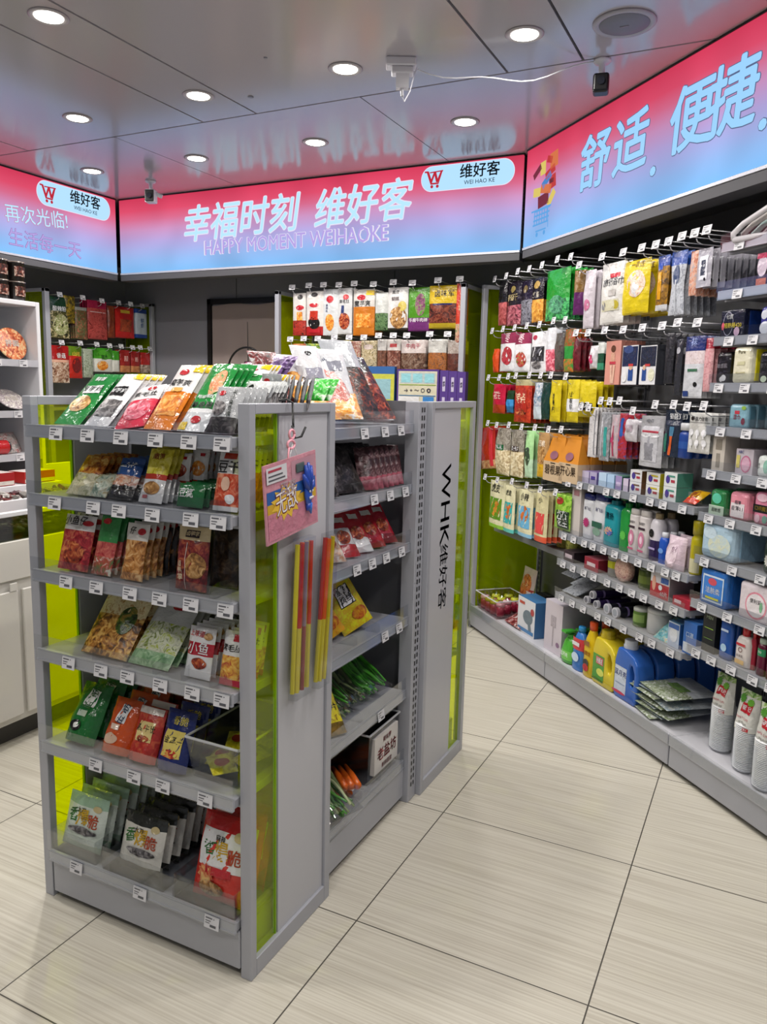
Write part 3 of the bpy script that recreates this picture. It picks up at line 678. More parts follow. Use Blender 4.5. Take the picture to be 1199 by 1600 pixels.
def placed(F, name, me, a, d, z, label, cat, group=None, lean=0, yaw=0, roll=0, kids=()):
    o = link(name, me, None, F.M(a, d, z, lean, yaw, roll)); tag(o, label, cat, group)
    for kn, km in kids: link(kn, km, o)
    return o
def behind(src, F, n, step, label, group, zz=0, jit=.002, lean_j=.03, ax='d', first=None):
    """copies of one thing standing behind it"""
    rr = random.Random(len(label)*7+n); out = []
    for i in range(1, n+1):
        c = dup(src); c['label'] = label; c['group'] = group
        off = F.N*step*i if ax == 'd' else F.U*step*i
        if callable(zz): dz = zz(i)
        else: dz = zz*i
        c.matrix_basis = (Matrix.Translation(off+Vector((0, 0, dz))+F.U*rr.uniform(-jit, jit)) @ src.matrix_basis @ Matrix.Rotation(rr.uniform(-lean_j, lean_j), 4, 'Z'))
        out.append(c)
    return out
def bag(F, d, xl, xr, yt, yb, spec, label, n=0, step=.02, lean=0, z=None, yaw=0, roll=0, name='snack_pouch', cat='snack pouch', place='', rest=None, w=None, h=None, t=.03, hookz=None, **kw):
    """a pouch measured on the photo at depth d: left, right, top and foot; then n more behind it"""
    a, zz = F.at((xl+xr)/2, yb, d)
    if z is None: z = zz
    if w is None: w = abs(F.at(xr, yb, d)[0]-F.at(xl, yb, d)[0])
    if h is None:
        # length along the lean so that the top lands at row yt
        lo, hi = .02, .6
        for _ in range(30):
            m = (lo+hi)/2; p = F.o+F.U*a+F.N*(d+m*sin(lean))+Vector((0, 0, z+m*cos(lean)))-EYE
            y = 800-FPX*p.dot(CU)/p.dot(CF)
            if y > yt: lo = m
            else: hi = m
        h = lo
    bands, prints = spec
    if n: t = min(t, max(.012, step*cos(lean)*1.1))
    me = pouch(w, h, t, bands, prints, seed=int(xl*7+yt), name=name, **kw)
    o = placed(F, name, me, a, d, z, label, cat, None, lean, yaw, roll)
    if n:
        g = rest or ('more ' + label)
        o2 = behind(o, F, n, step, g, g)
    return o, a, z, w, h
# picture colour sets
NOOD = ('#6b3a1c', '#c89a5a', '#e8d8a8'); MEAT = ('#4a1712', '#a03a22', '#d88850'); RED = ('#7a1414', '#b82a24', '#e07a50'); DARK = ('#151012', '#33201f', '#6a4a3c')
ORNG = ('#b85a12', '#e08a28', '#f0c070'); GREEN = ('#173a14', '#3a7a2a', '#9ab85a'); POP = ('#a08a68', '#d8c8a0', '#f0e8d0'); GREY = ('#2c2a2c', '#6a6668', '#b0acac')
PINK = ('#a83a4a', '#e06a80', '#f4b8c0'); NUT = ('#6a4424', '#a87a44', '#d8b07a')
def tri(c): return ('r', .33, .93, .34, .12, c)
# ------------------------------------------------------------------ goods on the near stand (faces the camera)
L = radians
YL = '#e8c41c'; RD = '#b8202a'; WH = '#dedfe2'; BK = '#141416'
# top shelf: pouches leaning back in clear lanes
bag(FW, 1.335, 84, 124, 585, 655, ([(.25, '#1f8a3c'), (.42, '#1f8a3c'), (1, '#1c7d38')], [('e', -.02, .36, .36, .15, NOOD), ('r', .05, .64, .62, .16, WH, .1), ('t', '海带丝', .02, .64, .26, '#1a3a22'), ('t', '鲜香', 0, .86, .2, WH)]), 'green pouch with noodle picture at the left end of the top shelf', 2, .022, L(48), z=1.268, rest='green noodle pouch behind the first one on the top shelf')
bag(FW, 1.335, 131, 168, 585, 660, ([(.4, '#c8c8cc'), (1, '#e4e4e6')], [('q', .0, .3, .8, .3, GREY), ('r', -.05, .62, .6, .18, BK), ('t', '魔芋爽', -.05, .62, .22, WH), ('r', .3, .93, .36, .12, YL)]), 'white pouch with black brush letters and yellow corner on the top shelf', 3, .022, L(48), z=1.268, rest='white pouch with yellow corner behind the black-lettered one')
bag(FW, 1.335, 181, 222, 602, 660, ([(.62, '#cf2f4a'), (1, '#e2dfe0')], [('e', 0, .36, .42, .22, PINK), ('t', '素毛肚', 0, .74, .27, BK), ('e', .1, .9, .16, .05, RD)]), 'crumpled pink and white pouch lying slanted on the top shelf', 3, .022, L(52), z=1.268, roll=-.25, rest='pink and white pouch behind the slanted one')
bag(FW, 1.335, 224, 266, 571, 665, ([(.55, '#d8781c'), (1, '#e6e4e2')], [('q', 0, .34, .8, .3, ORNG), ('t', '魔芋爽', -.05, .68, .27, BK), ('e', -.14, .86, .17, .055, RD), ('r', .33, .93, .34, .13, YL), ('r', 0, .57, .4, .06, '#e8b060')]), 'orange and white konjac pouch leaning on the top shelf', 5, .02, L(42), z=1.268, rest='orange konjac pouch stacked behind the front one')
bag(FW, 1.335, 276, 318, 569, 668, ([(.30, WH), (.36, '#1b7a36'), (1, '#1f8a3c')], [('e', .12, .68, .24, .2, ('#c87848', '#e8a070', '#1f8a3c')), ('t', '单身粮', 0, .34, .27, BK), ('e', .05, .14, .18, .05, RD), ('r', -.34, .06, .28, .1, YL), ('t', '地道湘西', 0, .46, .15, WH)]), 'tall green and white pouch with orange cracker picture on the top shelf', 3, .022, L(42), z=1.268, rest='green and white pouch behind the tall one')
bag(FW, 1.335, 322, 366, 605, 672, ([(.32, ('#141012', '#2e2a2c', '#5a5456')), (1, '#a9abae')], [('e', -.2, .5, .24, .16, GREY), ('e', -.22, .84, .14, .06, RD), ('v', '长沙臭豆腐', .2, .62, .17, '#1c2a20')]), 'silver pouch lettered for stinky tofu at the right end of the top shelf', 6, .02, L(25), z=1.268, rest='silver tofu pouch standing behind the front one')
# more goods on the top shelf behind, and on the middle stand's top
bag(FW, 1.62, 290, 320, 566, 600, ([(1, '#8a1f55')], [('t', '梅', -.1, .5, .4, WH)]), 'dark magenta pouch lying behind the green ones on the top', 0, lean=L(60), z=1.285, t=.03)
bag(FW, 1.60, 318, 358, 562, 596, ([(1, '#c96a92')], [('e', 0, .5, .4, .35, PINK), ('t', '山楂', 0, .55, .3, '#8a1a3a')]), 'pink plum pouch lying on the back of the top shelf', 1, .03, L(60), z=1.30, t=.03, rest='pink pouch under the plum pouch')
bag(FW, 1.66, 360, 396, 556, 590, ([(1, ('#2c1a3c', '#6a4a86', '#c8b8d8'))], []), 'purple patterned pouch at the back of the top shelf', 1, .03, L(50), z=1.30, t=.035, rest='purple pouch behind the patterned one')
for k, (x0, x1, yt, yb, dd) in enumerate(((298, 334, 590, 625, 1.46), (330, 362, 578, 612, 1.53), (356, 396, 598, 626, 1.50), (368, 410, 570, 598, 1.60), (392, 424, 585, 615, 1.56))):
    bag(FW, dd, x0, x1, yt, yb, ([(.35, ('#d8d8d8', '#1f8a3c')[k % 2]), (1, '#dfe0e2')], [('r', .3, .8, .34, .3, YL), ('e', -.1, .62, .2, .14, RD), ('r', -.05, .3, .55, .12, '#2a7a3c')]),
        ['white konjac pouch with yellow corner behind the tall green pouch', 'small white pouch with yellow corner at the top shelf centre', 'green and white pouch with yellow corner next to the silver row', 'white pouch with red badge at the back of the top shelf', 'white pouch with yellow corner behind the end panel'][k], 2, .018, L(50), t=.022,
        rest=['white pouch in the pile behind the tall green pouch', 'white pouch in the pile at the shelf centre', 'green and white pouch in the pile by the silver row', 'white pouch in the back pile', 'white pouch under the one behind the end panel'][k])
bag(FW, 1.44, 372, 412, 596, 632, ([(.5, GREY), (1, '#cdd0d0')], [('e', -.25, .5, .16, .3, BK)]), 'small white sachet with black badge above the end panel', 4, .016, L(40), t=.02, rest='white sachet in the row above the end panel')
bag(FW, 1.56, 410, 440, 584, 640, ([(.3, GREY), (1, '#a4a7aa')], [('e', -.2, .8, .16, .07, RD), ('v', '长沙', .2, .62, .2, '#1c2a20')]), 'silver tofu pouch standing upright above the end panel', 0, t=.012)
o = bag(FW, 1.56, 430, 452, 586, 640, ([(.3, GREY), (1, '#a4a7aa')], [('e', -.2, .8, .16, .07, RD)]), 'second silver tofu pouch, just right of the upright one above the end panel', 0, t=.010, lean=L(12), yaw=-.95, w=.07)[0]
behind(o, FW, 4, .017, 'silver tofu pouch in the close row above the end panel', 'silver tofu pouches in a close row', ax='u')
bag(FW, 1.64, 474, 506, 592, 626, ([(1, ('#1a8a1a', '#3ac83a', '#e8f4e0'))], []), 'shiny bright green sweet bag on top of the stand', 1, .03, L(40), t=.05, kind='pillow', rest='green sweet bag behind the shiny one')
# shelf 2
bag(FW, 1.335, 102, 140, 712, 767, ([(.5, ('#b9b08a', '#d8d4b8', '#8a8a5a')), (1, ('#7a2a10', '#c87a28', '#e8c070'))], []), 'clear and amber pouch leaning left on the second shelf', 4, .022, L(40), z=1.10, rest='amber pouch behind the leaning one on the second shelf')
bag(FW, 1.335, 139, 165, 742, 770, ([(1, ('#5a7a6a', '#c8d0c0', '#9a8a5a'))], []), 'low green tinted pack between the amber pouch and the blue tray', 3, .022, L(35), z=1.10, rest='green tinted pack behind the low one')
bag(FW, 1.335, 168, 205, 717, 774, ([(.3, BK), (.55, ('#c8c8c8', '#a85a3a', '#e8e0d8')), (1, '#1f4a8a')], [('e', 0, .42, .36, .1, ('#c87848', '#e8d8c8')), ('t', '鱼排', 0, .8, .26, WH)], ), 'blue and black oval fish tray on the second shelf', 3, .026, L(30), z=1.10, kind='tray', rest='fish tray behind the blue one')
bag(FW, 1.335, 216, 252, 702, 780, ([(.42, WH), (.52, '#b83a2a'), (1, ('#a89a14', '#d8cc3a', '#e8dc70'))], [('e', 0, .26, .34, .12, NUT), ('r', -.22, .1, .24, .06, RD), ('t', '嫩笋', 0, .84, .25, '#7a2a12')]), 'yellow and white curved pouch on the second shelf', 5, .018, L(22), z=1.10, waist=.08, rest='yellow and white pouch behind the curved one')
bag(FW, 1.42, 238, 268, 696, 770, ([(.5, WH), (1, ('#a89a14', '#d8cc3a', '#e8dc70'))], []), 'yellow pouch sticking up at the back of the second shelf', 1, .018, L(10), z=1.10, rest='yellow pouch behind the one sticking up')
bag(FW, 1.335, 276, 316, 756, 788, ([(1, '#1d6a3a')], [('t', '豆腐', -.1, .55, .3, WH)]), 'dark green short pouch at the front of the second shelf', 5, .02, L(15), z=1.10, rest='dark green pouch behind the short one')
bag(FW, 1.41, 268, 296, 708, 768, ([(.2, '#a8381c'), (1, '#e4e2de')], [('e', 0, .5, .38, .2, MEAT), ('r', .2, .86, .3, .08, RD)]), 'white wavy pouch with brown picture above the green packs', 1, .02, L(8), z=1.13, waist=.1, rest='white wavy pouch behind the brown picture one')
bag(FW, 1.43, 298, 324, 702, 768, ([(.2, '#a8381c'), (1, '#e4e2de')], [('e', 0, .5, .38, .2, ORNG), ('r', .2, .86, .3, .08, RD)]), 'second white wavy pouch, right of the brown picture one', 2, .02, L(8), z=1.13, waist=.1, rest='white wavy pouch behind the second wavy one')
bag(FW, 1.335, 332, 371, 706, 796, ([(.08, WH), (.62, ('#a83018', '#d8583a', '#e8a080')), (1, '#d8d8da')], [('t', '豆干', 0, .72, .46, BK), ('r', 0, .92, .5, .1, '#a8321c'), ('e', .2, .2, .18, .08, WH), ('e', .0, .45, .16, .12, '#e8c0a8')]), 'orange red dried tofu pouch at the right end of the second shelf', 5, .02, L(14), z=1.10, rest='orange red pouch behind the dried tofu one')
# shelf 3
bag(FW, 1.335, 90, 136, 805, 889, ([(.72, ('#7a1420', '#b02a34', '#c87858')), (1, '#e2e0e0')], [('t', '小鱼仔', -.1, .88, .25, BK), ('e', .33, .86, .14, .05, RD), ('e', .0, .32, .36, .2, MEAT)]), 'red and white small fish pouch at the left of the third shelf', 1, .03, L(16), z=.91, rest='red and white fish pouch behind the first')
bag(FW, 1.335, 142, 172, 806, 892, ([(.3, ('#5a7a4a', '#b0463a', '#d8d8c8')), (.55, ('#a82a34', '#d87a6a')), (1, '#3a8a4a')], [('e', -.1, .9, .2, .05, RD)]), 'green and red pouch standing narrow on the third shelf', 4, .02, L(18), z=.91, rest='green and red pouch behind the narrow one')
bag(FW, 1.335, 188, 222, 818, 903, ([(.7, ('#7a4418', '#c88a48', '#e8c088')), (1, '#dfdcd6')], [('t', '仔', -.15, .86, .28, BK), ('e', .25, .86, .16, .06, RD)]), 'tan fish snack pouch with wavy sides on the third shelf', 6, .022, L(14), z=.91, waist=.12, rest='dark backed fish pouch in the row behind the tan one')
bag(FW, 1.42, 222, 262, 822, 908, ([(1, DARK)], [('e', .1, .85, .16, .06, '#8a8a8a')]), 'dark translucent pouch at the middle of the third shelf', 5, .024, L(12), z=.91, waist=.1, rest='dark translucent pouch behind the middle one')
bag(FW, 1.335, 274, 322, 822, 920, ([(.78, ('#4a1218', '#7a2228', '#a8583a')), (1, '#cbb890')], [('r', .02, .88, .42, .11, '#2a1a16'), ('t', '卤鸭掌', .02, .88, .13, '#cbb890'), ('e', .18, .4, .3, .2, NUT), ('r', -.12, .38, .015, .72, '#d8d0c8'), ('v', '卤鸭掌', -.3, .3, .17, '#d8c8a8')]), 'maroon pouch with cream header on the third shelf', 0, 0, L(8), z=.91)
bag(FW, 1.40, 328, 371, 828, 928, ([(1, ('#1a1412', '#3a2a20', '#5a4a38'))], []), 'dark brown pouch at the right end of the third shelf', 6, .026, L(8), z=.91, rest='dark brown pouch behind the end one')
# shelf 4
bag(FW, 1.335, 126, 196, 915, 1022, ([(.55, ('#3a2010', '#a8702a', '#d8b060')), (1, ('#c8b888', '#e0d4a8', '#a87838'))], [('e', .2, .5, .18, .2, ('#16240c', '#3a5a1a', '#a88a3a')), ('r', .0, .95, .5, .06, '#5a3a28')]), 'large clear pouch of brown noodles on the fourth shelf', 2, .03, L(38), z=.705, t=.05, kind='stand', rest='large brown noodle pouch behind the first')
bag(FW, 1.335, 200, 262, 935, 1045, ([(.2, ('#5a8a5a', '#a8c8a0')), (.6, ('#a8b83a', '#d8dcc8', '#788a3a')), (1, '#c8cac8')], [('e', .1, .85, .2, .06, RD)]), 'clear and pale green pouch slanting on the fourth shelf', 2, .03, L(44), z=.705, rest='pale green pouch behind the slanting one')
bag(FW, 1.40, 246, 282, 966, 1040, ([(.4, ('#5a2a22', '#a8583a', '#c8a088')), (1, '#c9cacc')], [('t', '上味道', -.1, .8, .2, RD), ('e', .3, .8, .14, .08, NUT)]), 'grey white pouch with red letters behind the fish pouch', 4, .02, L(18), z=.72, rest='grey white pouch with red letters further back')
bag(FW, 1.335, 288, 328, 980, 1070, ([(.45, WH), (.7, '#a81f30'), (1, '#dcdcde')], [('e', .08, .3, .28, .11, MEAT), ('t', '小鱼', .0, .575, .4, WH), ('t', '上味道', -.15, .86, .2, RD), ('e', .28, .84, .15, .07, NUT)]), 'white and red fish pouch with large letters on the fourth shelf', 4, .022, L(14), z=.705, waist=.03, rest='white and red fish pouch behind the large-lettered one')
bag(FW, 1.335, 342, 374, 986, 1082, ([(.12, '#b8203a'), (.55, ('#a81f30', '#d8a040', '#e8c870')), (1, '#dcdcde')], [('t', '素毛肚', 0, .68, .3, BK), ('r', .22, .88, .4, .13, RD)]), 'red tripe style pouch at the right end of the fourth shelf', 4, .022, L(14), z=.705, rest='red tripe style pouch behind the end one')
bag(FW, 1.50, 290, 350, 945, 1030, ([(1, ('#4a4a4e', '#86888c', '#a4a6a8'))], []), 'grey pouch slumped at the back of the fourth shelf', 3, .03, L(45), z=.73, rest='grey slumped pouch at the back of the fourth shelf')
# shelf 5: zip bags standing
bag(FW, 1.335, 103, 146, 1068, 1168, ([(1, '#1c6a30')], [('r', .05, .74, .34, .28, WH, -.1), ('t', '面筋', .05, .74, .3, '#1c5a2a', 1.45), ('e', -.12, .26, .2, .09, BK), ('e', -.12, .26, .1, .045, WH), ('r', -.05, .47, .3, .1, '#b8c8b8')]), 'dark green box pouch with white label on the fifth shelf', 2, .05, L(30), z=.458, t=.05, kind='stand', rest='dark green box pouch behind the first')
bag(FW, 1.335, 160, 200, 1092, 1182, ([(1, '#c8501c')], [('r', .05, .72, .36, .32, WH, -.1), ('t', '面筋', .05, .72, .3, '#1c3a5a', 1.45), ('e', -.1, .26, .26, .1, '#d8b8a0'), ('r', -.05, .47, .34, .1, '#e0c8b8')]), 'orange box pouch with white label on the fifth shelf', 2, .05, L(26), z=.458, t=.05, kind='stand', rest='orange box pouch behind the first')
bag(FW, 1.335, 202, 242, 1105, 1198, ([(.16, '#c85040'), (1, ('#a82a24', '#b8342c', '#c85a3a'))], [('r', .02, .55, .56, .36, '#e0cc8a'), ('t', '素牛肚', .02, .6, .22, BK), ('e', .0, .42, .2, .06, MEAT), ('r', 0, .93, .9, .12, '#d8d0c8')]), 'red pouch with cream label on the fifth shelf', 1, .04, L(22), z=.458, t=.045, kind='stand', rest='red pouch behind the cream-labelled one')
bag(FW, 1.335, 246, 290, 1110, 1214, ([(1, '#1d2a6a')], [('r', .02, .45, .62, .44, '#e0cc6a'), ('t', '金耳尖', .02, .5, .2, BK), ('e', .0, .28, .28, .07, ('#8a1f1a', '#c83a2a', '#e0a050')), ('t', '香脆', .08, .82, .24, '#c8b84a')]), 'navy blue pouch with yellow label on the fifth shelf', 2, .045, L(20), z=.458, t=.045, kind='stand', rest='navy blue pouch behind the yellow-labelled one')
bag(FW, 1.47, 195, 250, 1068, 1130, ([(1, ('#8a3a1c', '#a85a2a', '#7a8a3a'))], []), 'orange and green flat pouch at the back of the fifth shelf', 2, .03, L(35), z=.49, rest='orange and green pouch at the back of the fifth shelf')
bag(FW, 1.50, 262, 300, 1070, 1130, ([(1, ('#4a1a14', '#7a3424', '#3a2a1c'))], []), 'dark red pouch in the shade at the back of the fifth shelf', 2, .03, L(25), z=.49, rest='dark red pouch at the back of the fifth shelf')
# clear bin with yellow packs
def bin_(F, name, label, a0, a1, d0, d1, z, h, mt=CLEARB, taper=.012, label_front=None):
    b = MB(); th = .003
    lo = [(a0+taper, d0+taper), (a1-taper, d0+taper), (a1-taper, d1-taper), (a0+taper, d1-taper)]; hi = [(a0, d0), (a1, d0), (a1, d1), (a0, d1)]
    v = [(x, y, 0) for x, y in lo]+[(x, y, h) for x, y in hi]
    inn = [(x+(th if i in (0, 3) else -th), y+(th if i < 2 else -th), th) for i, (x, y) in enumerate(lo)]+[(x+(th if i in (0, 3) else -th), y+(th if i < 2 else -th), h) for i, (x, y) in enumerate(hi)]
    b.add(v, [(0, 3, 2, 1), (0, 1, 5, 4), (1, 2, 6, 5), (2, 3, 7, 6), (3, 0, 4, 7)], mt)
    b.add(inn, [(0, 1, 2, 3), (0, 4, 5, 1), (1, 5, 6, 2), (2, 6, 7, 3), (3, 7, 4, 0)], mt)
    t = thing(name, label, 'bin', F.M(0, 0, z)); b.build('bin_body', t)
    r = MB(); m2 = mat('#c6c8cc', .25)
    w = .006
    for (x0, y0), (x1, y1) in zip(hi, hi[1:]+hi[:1]): r.tube([(x0, y0, h), (x1, y1, h)], w*.55, m2, 8)
    r.build('rim', t)
    return t
x0, x1 = FW.at(300, 1200, 1.335)[0], FW.at(372, 1230, 1.335)[0]
bin_(FW, 'storage_bin', 'clear plastic bin half full of yellow packs on the fifth shelf', -1.165, -1.012, 1.335, 1.60, .455, .10)
for k, (x, y, r_) in enumerate(((-1.12, 1.42, .3), (-1.075, 1.44, -.4), (-1.06, 1.38, .9), (-1.10, 1.50, .1), (-1.06, 1.52, -.2), (-1.09, 1.46, .5))):
    me = CACHE.setdefault('yp', pouch(.06, .08, .012, [(1, ('#a89a1a', '#d8cc2a', '#e8e06a'))], [('e', 0, .5, .3, .2, '#a83a2a')], name='sachet'))
    o = link('sachet', me, None, Matrix.Translation((x, y-.03, .470+.006*k)) @ Matrix.Rotation(r_, 4, 'Z') @ Matrix.Rotation(-1.45, 4, 'X')); tag(o, 'small yellow sachet lying in the clear bin on the fifth shelf', 'sachet', 'yellow sachets in the clear bin')
# bottom deck: three rows of crispy snack bags standing one behind the other
def bags_row(x, w, h, cols, txt, label, rest, n, z=.152, t=.035, step=.036, lean=.30, y0=1.345, top=WH):
    spec = ([(.12, cols[0]), (.8, cols[1]), (1, cols[0])], ([('r', 0, .60, .84, .44, WH)] if txt == '麻辣' else [])+[('t', '香', -.22, .60, .26, '#2c6a2a', .15), ('t', '爆', .02, .58, .32, '#c8a01c', .1), ('t', '脆', .27, .55, .26, '#a8401c'), ('t', txt, -.05, .72, .11, BK), ('e', .3, .8, .1, .06, '#c8b88a')]+([('r', .0, .36, .5, .1, RD), ('s', -.22, .3, .2, .13, ('#c83a2a', '#e8c07a')), ('e', -.1, .15, .25, .09, NUT)] if txt == '麻辣' else [('e', .05, .36, .35, .07, GREY)]))
    me = pouch(w, h, t, spec[0], spec[1], seed=int(x*100), name='crisp_bag', kind='pillow')
    o = placed(FW, 'crisp_bag', me, x, y0, z, label, 'crisp bag', None, lean)
    behind(o, FW, n, step, rest, rest, zz=lambda i: 0)
bags_row(-1.535, .138, .138, ('#9ab8a0', '#d0dad0'), '大刀', 'green and white crisp bag frontmost in the bottom left box', 'green and white crisp bag in the row behind the bottom left one', 7)
bags_row(-1.335, .135, .138, ('#2a2c28', '#d6d4cc'), '大刀', 'black and white crisp bag frontmost in the bottom middle box', 'black and white crisp bag in the row behind the bottom middle one', 7)
bags_row(-1.085, .150, .20, ('#b81c1c', '#cf3a30'), '麻辣', 'large red crisp bag frontmost at the bottom right', 'red crisp bag standing behind the large one at the bottom right', 5, t=.045, step=.04)
placed(FW, 'crisp_bag', pouch(.135, .185, .045, [(1, '#b01a1a')], [('q', 0, .5, .7, .4, '#d8c8b8')], name='crisp_bag', kind='pillow'), -1.085, 1.585, .165, 'plain red crisp bag propped high at the back of the bottom right row', 'crisp bag', None, .1)
# clear display boxes in front of those rows
for (xa, xb, lb) in ((-1.60, -1.45, 'low clear display box holding the green crisp bags'), (-1.425, -1.225, 'low clear display box holding the black crisp bags'), (-1.19, -1.01, 'low clear display box holding the red crisp bags')):
    bx = MB(); bx.box(xa, xb, 1.312, 1.3145, 0, .062, CLEAR).box(xa, xa+.002, 1.3145, 1.60, 0, .062, CLEAR).box(xb-.002, xb, 1.3145, 1.60, 0, .062, CLEAR).box(xa, xb, 1.3145, 1.6, 0, .002, CLEAR)
    tag(bx.build('display_box', None, FW.M(0, 0, .147)), lb, 'display box')

# ------------------------------------------------------------------ goods on the side shelves (faces the aisle)
rs_ = random.Random(11)
def sbag(xl, xr, yt, yb, spec, label, n=0, step=.02, d=.035, **kw): return bag(FS, d, xl, xr, yt, yb, spec, label, n, step, **kw)
# top: a loose pile
P1 = [(.62, ('#b86a14', '#d8902a', '#e8c070')), (1, '#dfe0e4')]; P2 = [(.6, ('#141214', '#3a2a28', '#8a3a22')), (1, '#aeb2b8')]
pilespec = [
 (1.73, .10, 1.275, 70, .2, .10, .22, [(.5, '#d8d4d0'), (1, '#e2e3e6')], [('e', 0, .3, .3, .15, MEAT)], 'white pouch with red picture sliding off the near end of the top pile'),
 (1.80, .07, 1.285, 58, -.5, .10, .23, P1, [('t', '鸭翅', 0, .78, .24, BK)], 'orange pouch with white top lying in the loose top pile'),
 (1.86, .11, 1.300, 50, -.3, .10, .25, P1, [('t', '鸭掌', 0, .8, .24, BK), ('e', 0, .9, .1, .03, BK)], 'second orange pouch with white top, deeper in the loose pile'),
 (1.92, .09, 1.305, 48, -.6, .10, .25, [(.6, ('#c8c4c0', '#b83a2a', '#e8e0d8')), (1, '#d9dbe0')], [('t', '卤味', 0, .8, .24, '#2a3a5a')], 'white pouch with blue letters standing out of the loose pile'),
 (1.88, .06, 1.285, 65, -.9, .11, .20, [(1, ('#b86a14', '#e0a040', '#d8d8d8'))], [], 'orange folded pouch near the front of the loose pile'),
 (2.02, .07, 1.285, 38, -.5, .12, .29, P2, [], 'black pouch with silver top leaning in the loose pile'),
 (2.09, .05, 1.280, 42, -.4, .12, .25, [(.7, ('#141214', '#6a2418', '#b8583a')), (1, '#1a1a1c')], [], 'black and copper pouch at the far end of the top pile'),
 (2.13, .06, 1.275, 60, -.2, .10, .19, [(.2, WH), (.8, ('#1a1416', '#7a2018', '#3a1a18')), (1, BK)], [], 'dark red pouch with white tip at the far end of the top pile'),
 (1.97, .12, 1.33, 40, -.7, .09, .20, [(1, '#d2d4d8')], [('q', 0, .6, .5, .2, '#8a8c98')], 'pale pouch with grey barcode high in the loose pile'),
 (1.90, .15, 1.34, 35, -.5, .09, .18, [(1, '#dcdde0')], [('e', 0, .8, .12, .05, BK), ('q', 0, .4, .6, .2, '#9a9aa8')], 'white pouch with hang hole high in the loose pile'),
 (1.78, .18, 1.30, 35, -.3, .10, .20, [(1, ('#2a2c2a', '#7a1f22', '#c8c8c8'))], [], 'dark red and grey pouch at the back of the loose pile'),
 (2.10, .12, 1.29, 70, .4, .09, .13, [(1, '#d8a81c')], [], 'yellow pouch mostly covered at the far end of the top pile')]
for i, (y, d, z, ln, yw, w, h, bands, pr, lb) in enumerate(pilespec):
    me = pouch(w, h, .035, bands, pr, seed=i+50, name='snack_pouch', kind='pillow')
    placed(FS, 'snack_pouch', me, y, d, z, lb, 'snack pouch', None, L(ln), yw)
placed(FS, 'snack_pouch', pouch(.1, .16, .03, [(1, ('#c8c8c8', '#1f8a3c', '#e8e8e8'))], [], name='snack_pouch'), 1.72, .20, 1.275, 'green and white pouch at the near back of the loose pile', 'snack pouch', None, L(20), .2)
# 2: dark vacuum packs
for i in range(3):
    me = pouch(.12, .15, .02, [(1, ('#0c0b0d', '#221d20', '#5a5456'))], [], seed=90+i, name='vacuum_pack')
    o = placed(FS, 'vacuum_pack', me, 1.76+.0*i+.15*i, .05, 1.078, ['black glossy vacuum pack at the near end of the second side shelf', 'black crinkled vacuum pack mid second side shelf', 'dark purple vacuum pack at the far end of the second side shelf'][i], 'vacuum pack', None, L(35), -.25)
    behind(o, FS, 7, .026, ['black vacuum pack behind the near end one', 'black vacuum pack behind the middle one', 'dark purple vacuum pack behind the far end one'][i], ['black packs near', 'black packs middle', 'purple packs far'][i], lean_j=.2)
for i in range(6):
    me = CACHE.setdefault('pv', pouch(.06, .13, .018, [(.3, ('#7a2a3a', '#b05a6a')), (1, ('#2a1418', '#4a2228', '#8a7072'))], [], seed=97, name='vacuum_pack'))
    placed(FS, 'vacuum_pack', me, 1.99+.035*i, .035, 1.078, 'dark plum vacuum pack with pink foot in the close row on the second side shelf', 'vacuum pack', 'plum packs in a close row', L(25), -.7)
# 3: red and white pouches
SP3 = [([(.35, WH), (1, ('#d8c87a', '#e8e0b8', '#b8402a'))], 'cream pouch at the near end of the third side shelf'), ([(.4, ('#e0dcd4', '#c88a5a')), (1, '#e6e2d8')], 'white pouch with grilled picture on the third side shelf'),
       ([(.25, '#a82028'), (.6, WH), (1, '#b0202c')], 'red pouch with white middle on the third side shelf'), ([(.3, WH), (1, '#b41f2c')], 'red pouch with white foot further along the third side shelf'),
       ([(1, '#a81c2a')], 'plain red pouch on the third side shelf'), ([(.2, '#7a1420'), (1, '#b8283a')], 'glossy red pouch at the far end of the third side shelf')]
for i, (bd, lb) in enumerate(SP3):
    me = pouch(.075, .155, .022, bd, [('e', 0, .4, .3, .15, MEAT), ('r', .1, .78, .5, .12, '#d8d8d0' if i > 1 else '#6a6a62')], seed=120+i, name='snack_pouch')
    o = placed(FS, 'snack_pouch', me, 1.735+.083*i, .045, .893, lb, 'snack pouch', None, L(42), -.45)
    behind(o, FS, 5, .03, 'pouch behind the ' + lb.split(' on ')[0].split(' at ')[0].split(' further')[0] + ', side shelf %s' % ['near end', 'second place', 'third place', 'fourth place', 'fifth place', 'far end'][i], 'side shelf pouches behind number word %s' % ['one', 'two', 'three', 'four', 'five', 'six'][i], lean_j=.12)
